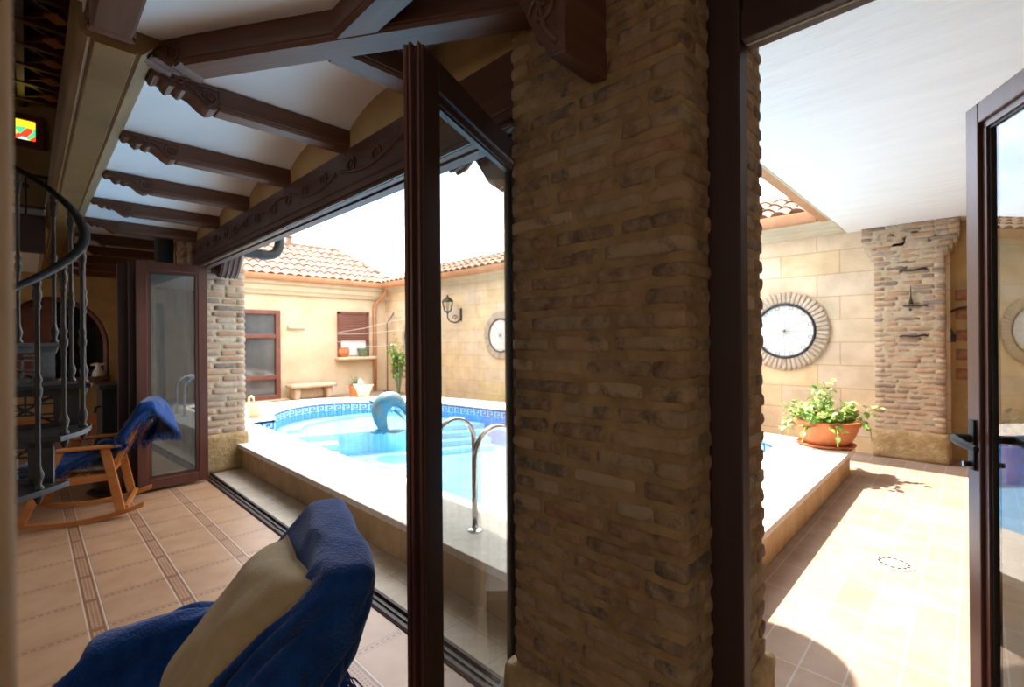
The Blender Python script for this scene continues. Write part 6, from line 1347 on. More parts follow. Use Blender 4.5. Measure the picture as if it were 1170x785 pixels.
165,239,582,172,260,606,152,278,606,154,307,624,140,336,628,116,337,602,104,335,576,98,348,545,92,334,517,77,329,492,60,-318,296,59,-329,327,62,-335,358,63,-328,389,59,-314,419,67,-301,450,82,-300,479,90,-306,511,96,-315,544,104,-340,564,
118,-350,586,142,-335,599,165,-314,610,159,-287,600,153,-256,602,164,-225,615,145,-212,587,130,-197,560,136,-199,527,146,-175,509,157,-142,512,163,-125,485,155,-95,476,144,-63,485,137,-32,475,137,1,475,148,33,475,163,65,475,173,97,475,172,130,475,
162,162,475,151,195,478,145,214,491,154,229,517,172,233,542,189,246,567,193,271,589,177,289,602,150,293,594,152,325,601,138,342,582,128,339,554,115,328,526,117,341,497,101,328,474,72,-292,293,71,-302,325,63,-305,355,56,-297,385,71,-286,413,
93,-287,439,108,-287,468,116,-296,500,122,-312,530,133,-329,557,145,-351,570,168,-332,580,178,-303,580,158,-284,568,166,-255,574,186,-237,597,175,-207,582,158,-210,553,169,-193,526,180,-171,507,190,-140,516,194,-121,490,186,-93,475,173,-61,475,168,-30,486,
172,0,475,183,32,475,196,64,477,203,96,477,199,128,475,188,160,475,176,193,475,170,215,481,178,234,503,198,237,528,211,257,551,208,284,570,188,301,580,164,283,576,156,311,573,160,336,559,150,320,537,138,308,508,128,314,479,127,332,455,
83,-264,293,73,-272,324,59,-273,351,76,-273,377,100,-280,400,118,-273,428,135,-281,456,139,-303,481,142,-324,509,142,-348,532,158,-330,547,187,-322,554,167,-298,550,189,-285,563,183,-257,550,205,-249,576,203,-215,569,187,-212,539,199,-181,536,214,-170,510,
223,-139,514,223,-111,499,217,-92,475,205,-60,476,199,-29,475,206,1,485,218,32,481,230,63,475,233,94,473,227,126,475,214,158,478,202,190,476,197,212,475,204,239,489,224,243,515,230,270,533,221,298,548,196,309,555,184,281,556,162,298,546,
172,321,532,162,333,506,160,310,481,146,292,460,130,306,438,98,-237,298,77,-240,322,84,-256,346,106,-271,363,124,-261,389,146,-271,413,141,-299,431,142,-321,457,147,-342,484,163,-336,509,182,-347,530,173,-319,524,188,-295,524,212,-294,543,199,-271,527,
221,-260,553,229,-226,554,217,-215,525,225,-185,514,247,-163,515,253,-134,502,240,-123,475,247,-91,478,236,-60,481,232,-29,480,239,2,474,247,31,461,253,62,450,252,93,448,248,125,457,238,157,466,231,188,473,226,210,475,231,241,476,249,254,500,
244,285,511,230,313,525,202,314,528,200,284,532,174,285,520,172,307,500,180,323,477,165,325,449,166,298,433,142,282,421,116,-211,303,96,-215,328,111,-239,337,133,-259,349,151,-261,378,158,-288,388,169,-300,418,170,-308,452,175,-328,478,176,-360,491,
190,-339,496,182,-308,491,208,-309,504,230,-310,523,216,-285,506,237,-271,530,250,-239,535,245,-215,511,249,-189,491,268,-165,490,282,-136,489,269,-113,472,251,-96,449,245,-64,452,245,-32,450,248,-1,441,249,29,426,256,60,417,258,92,417,255,124,428,
254,156,442,249,189,450,251,210,458,262,238,469,263,270,477,256,301,487,235,325,498,208,317,499,214,289,506,190,283,492,201,312,483,193,299,455,178,303,426,162,311,403,162,279,398,139,-209,313,115,-193,321,125,-212,340,145,-235,335,163,-260,347,
179,-277,371,183,-279,405,189,-299,433,175,-326,449,182,-356,461,199,-333,468,201,-302,467,225,-302,483,249,-309,499,235,-282,488,257,-269,511,246,-236,507,267,-216,489,263,-188,465,286,-168,468,292,-137,464,293,-105,468,275,-96,441,264,-66,434,260,-35,427,
260,-5,415,273,26,409,282,57,405,283,89,406,278,122,412,270,156,420,265,189,425,260,211,430,264,242,439,269,275,447,269,306,461,247,329,473,220,321,475,224,292,479,203,281,465,215,311,456,190,317,432,189,306,401,170,309,377,169,277,372,
157,-205,286,138,-195,302,134,-182,330,154,-204,340,173,-231,337,184,-260,346,194,-266,379,200,-289,406,184,-316,421,176,-347,431,195,-326,435,215,-330,459,242,-325,467,238,-297,474,263,-280,479,239,-256,492,261,-234,480,260,-206,458,281,-180,439,306,-168,444,
319,-141,453,318,-108,453,301,-84,435,283,-70,412,280,-39,404,280,-8,392,284,24,380,286,57,374,284,89,375,280,123,382,276,157,391,277,190,397,284,209,408,267,236,407,272,268,416,279,297,432,267,325,451,235,323,450,236,294,451,216,283,435,
209,309,424,193,330,399,191,311,371,178,298,349,180,262,349,193,-213,307,169,-203,286,151,-174,299,163,-172,330,185,-200,342,193,-233,335,198,-267,346,194,-286,378,205,-307,402,192,-338,405,214,-349,422,237,-345,440,254,-320,439,262,-301,458,237,-280,465,
236,-247,464,262,-228,447,272,-201,430,298,-179,416,320,-163,418,341,-143,432,343,-111,438,327,-85,422,308,-71,398,303,-42,385,307,-9,377,313,25,371,315,58,366,312,90,363,303,124,363,301,157,374,292,188,369,296,209,378,296,239,392,275,261,386,
283,290,403,271,317,420,257,306,442,245,293,423,223,293,406,219,323,394,201,332,367,186,317,339,190,284,331,199,254,329,197,-243,323,192,-215,318,171,-200,297,172,-169,297,194,-172,327,200,-202,338,206,-238,342,211,-268,360,204,-298,371,213,-328,383,
235,-339,399,251,-324,421,230,-304,425,252,-286,436,221,-268,441,242,-239,436,260,-208,424,299,-209,413,330,-192,405,346,-168,403,351,-136,406,367,-113,423,352,-86,407,333,-74,383,333,-41,385,337,-7,380,343,28,376,344,61,372,341,93,367,333,126,361,
325,159,354,311,187,343,306,209,347,304,237,361,305,264,376,279,277,379,275,305,391,260,296,416,247,318,403,235,303,380,217,315,367,209,330,334,197,306,313,202,270,305,204,280,333,215,-224,313,191,-247,317,186,-208,328,183,-195,288,186,-166,293,
209,-172,325,215,-212,340,217,-248,334,220,-278,354,218,-298,383,239,-316,380,260,-304,400,232,-295,397,226,-284,425,250,-262,429,266,-230,414,279,-199,403,315,-185,402,345,-178,379,369,-170,380,380,-144,397,392,-112,403,378,-82,391,359,-72,365,341,-46,354,
347,-12,350,346,23,345,346,56,341,346,89,338,340,122,333,335,155,327,309,172,318,295,189,328,294,219,336,297,248,348,304,284,365,265,293,365,260,280,393,256,307,380,245,322,359,224,324,334,217,303,324,214,284,294,206,298,326,202,307,356,
239,-234,318,209,-216,319,181,-238,314,177,-200,327,195,-199,291,199,-169,287,208,-189,317,225,-219,332,230,-253,339,226,-270,371,245,-292,363,268,-283,381,242,-269,387,231,-255,413,265,-244,404,295,-220,401,310,-187,390,334,-156,395,365,-154,379,373,-153,351,
398,-146,372,412,-113,378,405,-79,374,384,-54,364,367,-33,345,350,-16,320,340,18,315,335,51,312,343,83,308,338,116,304,327,147,301,315,146,331,299,162,341,290,192,345,289,221,357,286,255,363,290,285,351,260,272,358,241,294,359,255,307,335,
232,295,325,227,277,297,222,292,335,217,302,360,203,306,391,248,-260,309,242,-226,312,210,-215,305,179,-225,309,168,-199,322,188,-191,302,212,-178,291,222,-188,323,230,-214,346,238,-248,354,254,-269,345,276,-261,363,270,-260,392,247,-236,391,276,-213,394,
302,-202,382,334,-174,371,356,-145,374,387,-132,373,374,-126,340,399,-143,342,419,-115,348,410,-83,344,380,-66,337,386,-38,321,375,-10,303,361,20,292,348,49,284,334,79,279,318,108,284,301,135,293,288,145,321,296,136,343,289,164,356,277,193,358,
281,228,344,281,263,348,274,277,336,249,271,347,265,282,324,241,273,310,220,272,324,206,291,359,213,289,392,202,297,422,270,-258,329,256,-256,303,243,-222,299,209,-220,291,181,-221,301,155,-204,320,189,-181,308,225,-184,299,235,-194,327,240,-225,334,
260,-242,330,259,-236,360,285,-243,371,270,-217,379,286,-180,389,318,-168,382,338,-146,367,369,-118,353,399,-105,357,401,-116,337,400,-137,312,427,-118,320,407,-92,315,378,-77,310,374,-46,296,349,-23,295,339,4,278,323,33,277,309,62,273,293,91,277,
277,119,286,263,142,305,282,130,317,280,139,353,279,164,339,269,201,341,266,234,355,276,248,330,256,244,349,245,263,327,234,283,339,210,279,361,186,292,383,193,289,417,202,272,445,299,-266,330,275,-246,323,265,-247,291,232,-235,296,206,-239,298,
166,-230,297,157,-187,314,195,-187,317,218,-199,294,245,-198,318,251,-216,343,276,-227,335,298,-220,353,298,-199,370,307,-160,373,339,-143,384,371,-113,381,394,-93,366,372,-106,339,384,-101,318,391,-116,292,422,-128,293,402,-103,288,381,-79,281,358,-56,273,
331,-38,278,314,-11,271,301,18,262,284,46,265,268,73,273,254,99,287,238,124,302,250,132,324,286,114,326,263,134,351,267,173,354,260,207,359,257,226,339,237,241,324,220,262,338,224,269,366,208,277,387,177,276,409,191,265,440,179,286,458,
276,-277,314,302,-258,321,279,-234,314,260,-234,283,229,-242,285,197,-238,286,164,-217,297,167,-183,315,199,-199,317,228,-208,299,255,-207,313,278,-197,327,302,-190,343,324,-181,361,329,-140,356,353,-116,380,385,-97,379,363,-96,356,368,-90,317,365,-113,298,
379,-141,304,401,-144,279,390,-117,265,365,-96,264,340,-74,260,317,-50,255,296,-26,254,277,0,257,259,28,263,243,54,273,229,80,286,214,104,304,221,129,315,250,118,329,274,112,343,262,148,334,255,179,344,241,202,342,218,223,336,204,249,344,
192,266,370,186,265,399,184,256,426,168,277,449,184,262,474]),
'far': (30, 44, [
-387,-207,533,-395,-235,536,-423,-235,546,-450,-240,558,-451,-244,586,-477,-242,599,-464,-212,609,-487,-192,607,-501,-166,613,-515,-141,618,-530,-116,620,-547,-91,621,-566,-68,620,-586,-47,621,-609,-29,624,-630,-9,628,-648,14,631,-668,35,632,-643,51,625,-624,47,649,
-626,43,679,-620,46,707,-611,50,734,-598,57,763,-586,63,792,-585,49,818,-580,27,834,-582,-4,837,-575,-35,845,-562,-59,859,-571,-66,832,-389,-242,560,-414,-240,576,-435,-259,580,-464,-272,587,-485,-261,606,-464,-262,634,-486,-231,638,-498,-204,644,-508,-176,651,
-518,-149,655,-530,-122,657,-546,-96,658,-565,-73,658,-585,-52,659,-604,-29,663,-626,-10,668,-642,14,671,-656,40,670,-652,69,661,-628,87,652,-611,81,676,-599,81,702,-587,84,730,-574,90,759,-572,101,787,-579,89,814,-569,61,824,-575,30,816,-563,3,831,
-570,-16,856,-559,-40,865,-408,-246,598,-426,-268,603,-452,-270,618,-474,-287,622,-488,-279,646,-471,-270,674,-483,-236,679,-498,-210,685,-510,-184,690,-520,-156,693,-531,-128,695,-545,-101,696,-565,-78,697,-585,-57,700,-602,-33,706,-623,-11,712,-635,15,714,-643,44,712,
-637,73,702,-633,102,693,-612,123,686,-588,122,702,-574,125,729,-564,131,759,-548,134,783,-575,121,792,-563,96,815,-569,69,803,-558,42,814,-565,22,840,-560,3,859,-415,-278,621,-439,-275,639,-462,-298,639,-478,-299,661,-490,-285,685,-487,-269,711,-481,-239,722,
-494,-212,728,-506,-186,731,-520,-160,733,-532,-132,734,-547,-106,735,-565,-83,737,-584,-61,743,-599,-35,751,-618,-12,758,-627,16,760,-629,46,757,-623,75,747,-617,104,737,-613,133,731,-599,159,725,-571,169,731,-551,172,755,-538,175,782,-563,162,791,-567,138,807,
-557,110,797,-554,76,797,-555,59,826,-555,43,846,-432,-289,654,-453,-303,653,-469,-285,675,-481,-298,700,-506,-295,720,-514,-271,748,-494,-243,765,-494,-215,773,-509,-191,775,-522,-164,775,-537,-137,774,-552,-112,775,-568,-88,779,-585,-64,787,-596,-36,797,-612,-12,805,
-614,17,806,-612,46,802,-608,76,793,-603,105,783,-597,134,776,-590,161,771,-583,190,770,-562,212,768,-535,217,777,-545,196,794,-558,173,807,-552,144,799,-542,114,797,-538,87,802,-536,63,814,-454,-319,668,-458,-302,693,-470,-281,715,-496,-282,737,-511,-293,758,
-522,-268,789,-492,-249,810,-508,-226,816,-518,-199,818,-533,-173,816,-547,-145,815,-559,-119,816,-574,-95,821,-588,-70,830,-596,-41,842,-596,-11,847,-594,18,848,-591,46,844,-588,76,836,-585,105,827,-581,134,820,-576,162,816,-568,190,814,-560,219,812,-550,244,806,
-526,233,795,-543,211,809,-538,178,803,-549,153,816,-542,126,817,-525,104,819,-461,-316,706,-484,-305,725,-483,-290,752,-506,-277,779,-525,-285,808,-522,-273,839,-498,-252,855,-503,-225,861,-525,-206,862,-540,-179,859,-546,-148,858,-563,-125,858,-575,-100,863,-579,-71,872,
-575,-41,879,-570,-12,881,-563,16,877,-556,43,868,-552,71,860,-550,100,854,-547,128,849,-543,156,847,-538,185,848,-535,214,849,-535,242,847,-539,261,825,-519,247,806,-522,215,811,-539,193,821,-533,168,825,-519,147,811,-473,-324,744,-486,-309,764,-499,-296,786,
-497,-278,815,-515,-299,842,-520,-290,879,-512,-257,895,-508,-230,902,-520,-206,901,-524,-175,895,-547,-155,897,-559,-128,897,-559,-100,900,-551,-71,900,-544,-40,903,-540,-11,905,-537,17,904,-542,45,903,-547,74,899,-550,103,894,-547,131,890,-541,158,889,-530,186,890,
-527,214,891,-513,237,883,-521,256,862,-529,275,835,-509,255,819,-524,232,830,-518,206,836,-504,186,819,-490,-324,782,-475,-311,804,-483,-295,827,-497,-301,853,-498,-290,883,-504,-303,914,-500,-266,932,-499,-238,937,-504,-209,934,-516,-180,930,-525,-151,926,-523,-126,912,
-527,-98,921,-521,-69,924,-513,-39,927,-511,-9,929,-512,19,931,-514,48,927,-516,77,921,-526,104,924,-527,132,925,-525,161,927,-521,190,931,-503,209,924,-509,237,923,-509,257,901,-519,271,876,-514,284,849,-498,265,837,-501,242,825,-481,221,823,-485,-346,814,
-489,-328,838,-484,-316,863,-474,-301,886,-486,-318,910,-471,-305,935,-465,-269,936,-468,-240,939,-475,-211,941,-486,-183,935,-495,-154,937,-498,-126,935,-495,-97,935,-489,-67,935,-483,-36,937,-481,-7,937,-481,22,937,-488,50,943,-495,78,944,-499,107,943,-498,135,943,
-494,164,943,-487,191,935,-483,214,951,-492,241,952,-499,263,933,-503,275,907,-505,290,883,-494,269,870,-482,263,844,-467,255,821,-447,-344,795,-450,-344,824,-449,-339,853,-442,-332,880,-441,-312,901,-443,-286,908,-425,-272,940,-429,-242,941,-438,-213,941,-448,-184,936,
-456,-154,935,-458,-125,935,-454,-96,936,-448,-65,935,-446,-35,935,-445,-6,935,-446,24,935,-451,53,936,-458,82,941,-461,111,942,-459,140,941,-454,169,942,-449,198,947,-449,225,936,-456,252,946,-463,273,927,-467,288,903,-466,293,876,-456,276,860,-446,276,831,
-439,277,803,-410,-333,776,-413,-328,805,-410,-326,833,-411,-308,855,-403,-296,880,-404,-306,905,-389,-274,919,-393,-244,926,-400,-214,932,-408,-183,936,-413,-154,938,-413,-123,938,-410,-93,937,-405,-63,935,-400,-33,936,-401,-4,938,-406,25,940,-414,54,940,-419,84,942,
-421,113,943,-418,143,943,-414,173,944,-410,203,944,-410,233,944,-418,264,944,-427,281,921,-432,278,891,-427,294,868,-426,292,839,-406,277,816,-403,282,785,-388,-334,742,-398,-322,768,-391,-325,796,-385,-317,823,-377,-311,850,-374,-307,876,-376,-269,880,-379,-240,886,
-383,-210,894,-384,-180,903,-383,-151,909,-382,-122,910,-379,-92,908,-376,-61,905,-375,-32,904,-376,-3,906,-379,27,911,-383,56,915,-386,86,919,-387,115,920,-386,145,918,-385,175,914,-385,204,911,-389,234,911,-391,266,914,-401,282,891,-405,289,863,-407,281,835,
-395,300,815,-390,297,781,-370,282,760,-368,-335,706,-376,-323,732,-376,-311,759,-364,-311,786,-355,-307,813,-353,-300,839,-355,-263,845,-363,-234,849,-366,-205,857,-365,-176,866,-368,-147,869,-368,-118,869,-366,-89,866,-365,-59,863,-366,-30,863,-369,-1,866,-372,28,870,
-375,57,875,-376,86,878,-376,115,878,-374,144,875,-373,174,872,-372,203,870,-373,232,872,-373,261,877,-380,277,855,-390,271,830,-370,289,812,-364,305,786,-358,306,749,-351,293,723,-348,-334,670,-353,-324,697,-355,-309,721,-347,-299,748,-337,-299,775,-335,-292,801,
-340,-256,807,-346,-228,813,-346,-199,822,-349,-170,828,-346,-142,833,-352,-114,829,-350,-86,826,-350,-57,824,-351,-28,824,-353,0,828,-355,29,833,-358,57,838,-359,86,840,-357,115,840,-355,144,837,-352,173,834,-351,202,834,-350,230,837,-351,260,842,-362,273,819,
-372,273,789,-357,292,769,-332,303,755,-327,310,722,-325,312,691,-331,-330,633,-331,-327,662,-329,-315,688,-329,-295,709,-321,-292,736,-319,-285,763,-326,-250,769,-328,-222,777,-328,-194,785,-325,-167,794,-334,-140,792,-335,-112,790,-333,-83,787,-332,-55,786,-333,-27,787,
-335,2,791,-338,30,796,-340,58,801,-341,86,802,-340,115,801,-339,145,797,-336,174,794,-336,202,794,-338,230,798,-341,259,804,-342,282,785,-348,273,753,-336,295,730,-307,294,719,-292,316,690,-292,314,660,-315,-333,595,-315,-327,623,-311,-316,649,-304,-305,676,
-308,-285,695,-303,-281,724,-309,-246,732,-306,-219,742,-303,-192,753,-317,-167,753,-318,-139,753,-316,-110,751,-313,-82,749,-311,-53,749,-312,-25,752,-315,3,756,-318,32,761,-319,60,765,-317,88,768,-311,117,770,-301,146,775,-297,175,776,-299,203,775,-303,232,777,
-324,251,770,-319,277,751,-324,277,719,-322,296,692,-294,296,678,-265,296,661,-274,294,641,-304,-330,563,-313,-321,587,-314,-308,611,-305,-302,640,-287,-293,661,-288,-277,686,-283,-246,701,-283,-218,708,-300,-195,712,-299,-167,716,-297,-138,715,-292,-110,715,-289,-81,714,
-286,-53,715,-286,-24,719,-288,5,726,-288,33,733,-286,61,739,-283,90,742,-280,120,741,-284,150,736,-295,178,734,-304,205,734,-306,234,737,-301,265,742,-308,269,713,-302,282,693,-305,289,661,-283,283,656,-253,276,648,-254,294,645,-294,-324,541,-305,-315,560,
-315,-303,576,-313,-293,606,-317,-285,638,-282,-273,655,-271,-248,665,-280,-222,669,-275,-197,680,-276,-168,680,-270,-140,683,-265,-110,682,-260,-81,682,-258,-52,684,-258,-23,689,-260,6,696,-262,35,701,-265,64,704,-270,93,702,-280,122,698,-287,151,694,-287,181,693,
-281,209,700,-274,233,714,-274,262,716,-273,277,701,-263,281,680,-292,270,677,-317,284,643,-289,277,644,-268,273,640,-288,-308,530,-283,-313,548,-286,-303,560,-308,-288,566,-320,-271,578,-315,-261,610,-243,-236,628,-261,-215,632,-250,-200,647,-247,-171,650,-245,-141,648,
-243,-110,645,-243,-80,643,-244,-51,645,-247,-21,650,-252,8,656,-259,37,660,-266,65,662,-271,95,660,-270,125,657,-262,154,660,-253,180,669,-246,208,678,-260,230,677,-280,245,683,-281,257,674,-262,248,665,-264,250,626,-333,260,591,-327,296,614,-304,290,633,
-269,-296,528,-273,-292,542,-262,-297,552,-260,-293,566,-282,-274,549,-279,-253,588,-236,-237,601,-239,-223,601,-234,-200,609,-239,-171,608,-245,-141,606,-248,-111,603,-250,-81,604,-251,-51,606,-253,-21,610,-255,8,615,-256,38,619,-254,68,622,-248,97,624,-240,126,626,
-233,154,630,-225,182,638,-253,191,641,-267,208,644,-262,230,654,-275,232,648,-264,232,624,-249,247,610,-273,251,580,-331,297,562,-333,284,589,-246,-294,538,-248,-281,532,-248,-273,542,-238,-280,548,-234,-281,567,-231,-265,556,-214,-246,549,-230,-222,565,-230,-200,567,
-229,-169,567,-226,-138,568,-223,-107,570,-217,-79,579,-214,-52,591,-214,-24,600,-216,6,606,-216,35,609,-214,65,609,-210,94,606,-205,123,603,-203,152,602,-227,168,599,-237,194,602,-252,199,604,-245,205,628,-266,214,619,-254,219,626,-255,227,608,-233,241,562,
-241,294,553,-281,301,560,-221,-288,552,-221,-281,537,-217,-265,533,-210,-259,544,-203,-265,553,-199,-260,564,-192,-238,566,-196,-223,571,-189,-196,573,-187,-167,571,-183,-136,566,-181,-106,561,-181,-76,559,-187,-47,561,-195,-19,564,-207,8,566,-213,36,567,-214,65,566,
-210,94,563,-201,122,560,-195,151,561,-202,178,568,-212,204,572,-227,213,573,-245,215,581,-242,222,597,-225,211,602,-235,223,618,-250,231,626,-217,231,573,-217,250,566,-190,-273,555,-186,-269,540,-181,-267,525,-185,-251,523,-181,-246,535,-183,-237,545,-199,-230,534,
-206,-214,537,-206,-189,539,-205,-160,538,-199,-132,531,-192,-103,525,-186,-74,522,-185,-46,524,-187,-17,529,-189,12,534,-184,39,542,-177,64,554,-170,89,569,-170,114,585,-175,140,596,-185,167,602,-199,194,606,-200,211,600,-206,222,594,-211,232,602,-217,230,615,
-225,229,629,-245,223,644,-252,239,649,-236,237,625,-151,-258,547,-157,-241,540,-149,-252,530,-140,-255,514,-149,-239,513,-153,-227,523,-167,-221,515,-176,-209,511,-178,-184,511,-173,-155,511,-160,-129,515,-152,-102,524,-149,-76,534,-153,-51,546,-163,-27,558,-170,-1,567,
-173,25,579,-170,50,595,-164,74,612,-159,100,626,-161,126,635,-174,153,641,-186,179,644,-199,194,642,-197,211,633,-211,209,648,-206,224,658,-202,237,656,-205,248,651,-209,256,640,-222,262,643,-119,-246,535,-120,-225,531,-119,-226,514,-106,-236,516,-111,-241,502,
-123,-226,499,-130,-212,506,-139,-203,492,-136,-180,502,-129,-155,514,-122,-135,535,-116,-109,546,-116,-83,556,-121,-57,566,-129,-31,576,-135,-4,585,-134,23,594,-127,51,600,-121,82,602,-122,111,603,-127,138,610,-135,163,624,-144,184,640,-154,194,651,-164,204,654,
-166,218,655,-166,227,644,-170,234,632,-184,219,621,-181,240,628,-197,241,625,-85,-230,525,-84,-210,523,-84,-205,506,-79,-219,503,-73,-234,507,-85,-231,491,-96,-217,492,-98,-202,495,-94,-185,511,-85,-158,518,-80,-129,520,-80,-100,525,-84,-73,534,-90,-48,546,
-97,-22,559,-102,4,569,-102,33,573,-100,64,571,-101,95,566,-101,125,567,-104,152,575,-112,177,590,-121,198,606,-133,207,612,-133,217,624,-146,218,613,-138,233,612,-148,225,598,-152,239,595,-160,228,588,-174,233,593,-49,-210,525,-48,-201,512,-48,-188,498,
-41,-202,497,-45,-215,505,-47,-226,494,-57,-218,482,-61,-204,482,-63,-179,481,-62,-148,481,-61,-118,482,-65,-89,486,-72,-63,497,-79,-37,511,-84,-12,526,-88,15,536,-88,45,539,-85,76,536,-81,108,533,-78,138,536,-84,165,543,-85,189,562,-111,203,569,
-127,210,569,-112,220,587,-128,221,576,-114,236,581,-127,233,560,-123,246,571,-137,242,562,-152,241,565,-24,-174,522,-9,-186,522,-10,-174,510,-3,-183,499,-10,-195,509,-12,-211,503,-17,-209,486,-21,-195,485,-21,-170,481,-18,-138,479,-18,-108,477,-25,-80,476,
-38,-53,477,-54,-27,484,-64,-1,496,-68,26,506,-66,57,508,-60,89,507,-53,120,507,-56,150,507,-61,178,515,-71,202,531,-82,219,555,-94,214,541,-95,229,555,-107,226,535,-94,239,543,-107,244,531,-98,252,549,-111,256,541,-125,259,546,17,-166,539,
25,-158,527,29,-153,513,34,-166,510,25,-180,520,20,-191,507,23,-198,495,18,-183,484,22,-158,487,25,-127,484,24,-97,480,16,-69,477,1,-43,475,-17,-17,475,-32,9,476,-40,37,479,-38,68,481,-31,100,481,-25,131,483,-23,160,492,-28,185,506,
-36,205,528,-52,228,537,-64,228,526,-64,239,538,-70,243,524,-72,247,512,-68,260,529,-78,262,514,-78,270,532,-94,270,528,61,-176,531,67,-162,538,69,-147,538,68,-147,522,61,-166,521,61,-179,511,53,-167,501,62,-174,490,64,-146,485,67,-115,481,
65,-85,478,55,-58,475,39,-32,475,21,-7,475,7,19,475,1,48,475,3,78,475,10,109,480,14,139,476,11,168,479,5,192,495,-5,215,514,-20,238,522,-33,233,509,-29,251,521,-37,246,502,-32,260,508,-44,265,496,-38,274,511,-53,277,503,
-65,283,508,106,-172,522,111,-161,532,114,-162,546,102,-143,542,99,-150,527,99,-161,516,90,-146,512,104,-156,500,107,-130,490,110,-101,479,107,-72,477,96,-46,475,79,-20,475,63,5,475,50,31,475,46,60,475,48,88,484,54,117,475,56,146,475,
49,174,475,36,201,478,25,222,498,12,245,508,1,241,494,5,257,505,-3,267,498,0,256,485,-12,254,475,-9,270,482,-15,283,492,-31,279,488,151,-166,523,152,-150,517,150,-154,532,148,-148,547,136,-135,538,139,-142,525,131,-128,524,145,-132,511,
150,-111,498,152,-83,488,149,-58,475,137,-33,479,120,-8,483,104,16,487,93,43,489,90,71,491,95,96,475,101,125,476,98,154,477,88,181,476,71,206,475,54,230,479,45,254,493,37,255,482,30,258,470,35,274,474,27,269,463,24,258,455,
13,270,453,14,282,468,-3,283,464,188,-149,507,196,-153,521,184,-138,527,185,-146,540,172,-136,553,171,-129,540,177,-126,528,170,-106,532,174,-85,524,174,-59,514,166,-35,502,174,-20,479,155,4,475,140,28,475,132,54,475,131,83,477,132,103,499,
135,132,502,131,160,501,119,186,497,103,212,490,87,239,483,78,264,475,67,255,463,72,273,459,65,261,449,64,279,450,54,268,441,44,265,431,40,282,439,36,285,454,218,-118,520,204,-109,520,212,-110,535,210,-113,551,202,-107,561,186,-97,563,
195,-96,550,206,-83,539,213,-69,523,213,-58,498,206,-33,510,201,-6,504,173,7,507,162,33,509,161,61,505,166,90,502,174,118,497,168,137,475,163,165,475,153,192,475,140,221,475,128,249,481,117,260,461,109,274,457,111,261,441,106,279,441,
104,268,430,94,281,425,84,261,425,73,275,418,68,286,431,238,-84,538,230,-74,526,227,-73,542,233,-78,555,220,-67,556,221,-71,572,208,-54,567,209,-44,550,229,-35,540,233,-26,515,235,-17,488,212,-10,476,208,15,490,194,40,486,203,61,502,
207,88,488,211,116,476,210,146,476,204,174,475,193,201,473,181,232,479,168,259,473,159,270,449,152,262,439,153,278,434,146,268,423,145,285,425,131,288,417,119,283,407,114,266,405,100,276,402,264,-52,546,260,-43,533,246,-34,537,247,-38,552,
236,-32,566,224,-30,559,226,-14,574,210,-7,573,199,-10,550,195,-10,525,224,0,521,237,12,495,243,27,472,229,48,469,230,78,476,248,93,493,246,125,498,243,155,499,239,183,493,231,211,485,224,243,477,209,264,461,200,267,432,194,259,418,
195,276,421,188,268,408,185,284,408,169,284,400,159,266,405,151,279,393,142,266,393,250,-21,568,263,-17,570,263,-5,552,245,0,548,236,9,561,225,9,547,212,20,549,212,34,564,188,30,556,174,21,530,193,24,511,213,43,500,234,61,488,
253,75,476,262,78,448,242,102,455,251,131,458,271,150,471,266,178,465,258,206,457,252,235,451,247,264,443,236,256,416,236,268,409,227,264,399,228,279,397,219,284,388,204,274,385,195,260,393,184,265,380,180,281,381,246,18,577,244,22,562,
256,35,560,249,41,544,233,46,546,220,53,555,218,60,537,201,67,534,181,70,545,185,61,520,215,53,525,241,42,528,264,40,509,281,46,485,274,78,488,280,87,460,282,109,438,278,138,431,275,167,425,272,196,420,273,226,418,282,253,426,
272,242,401,274,258,398,269,260,388,261,274,384,254,276,372,241,268,369,234,264,384,225,254,378,215,263,368,220,50,570,232,60,573,231,71,557,238,83,544,228,83,532,216,95,543,202,97,542,200,112,525,179,106,523,198,96,503,227,89,510,
255,79,517,283,73,523,308,68,509,310,91,491,321,88,463,321,115,451,320,138,433,317,166,426,309,192,439,311,220,432,320,239,413,309,232,387,305,243,379,310,259,382,300,262,370,288,265,360,277,254,358,271,253,374,265,244,385,252,243,376,
207,89,557,210,99,569,222,113,560,222,121,544,224,129,529,209,130,522,199,144,534,184,146,527,188,143,504,215,134,500,237,127,518,265,118,517,293,111,514,321,106,512,348,104,498,358,105,470,361,110,441,361,138,441,358,167,439,350,196,434,
344,206,408,325,207,387,350,223,386,346,232,376,345,245,369,340,252,357,324,251,347,311,238,348,310,243,364,302,230,364,285,227,360,188,128,557,198,135,548,203,155,555,214,165,548,210,165,534,208,173,516,192,186,522,184,183,510,198,180,491,
224,175,505,248,167,519,275,157,513,302,150,512,318,140,490,345,139,477,372,143,470,386,140,444,394,138,415,388,165,409,378,190,400,360,167,396,349,173,370,368,193,360,374,208,357,380,223,359,375,231,347,361,232,337,348,221,338,349,229,356,
342,221,366,331,219,355,174,160,531,177,175,540,188,185,535,190,204,542,202,210,535,206,217,520,191,223,512,188,223,497,210,221,493,232,215,509,259,206,514,282,196,500,308,187,494,332,175,507,343,180,480,362,182,460,385,181,443,407,177,424,
428,174,401,411,173,380,392,156,369,373,140,355,393,161,345,399,175,344,408,190,351,404,201,339,396,206,327,380,201,322,378,202,339,366,194,344,355,197,333,169,196,506,168,212,515,168,225,525,181,233,516,183,247,525,195,259,522,196,261,505,
197,262,487,220,260,489,241,255,507,268,246,508,294,235,506,321,225,504,349,213,499,376,202,493,396,184,484,411,164,470,420,146,448,420,135,420,433,138,391,410,122,389,413,123,360,419,128,330,424,142,327,431,157,337,432,168,327,427,178,314,
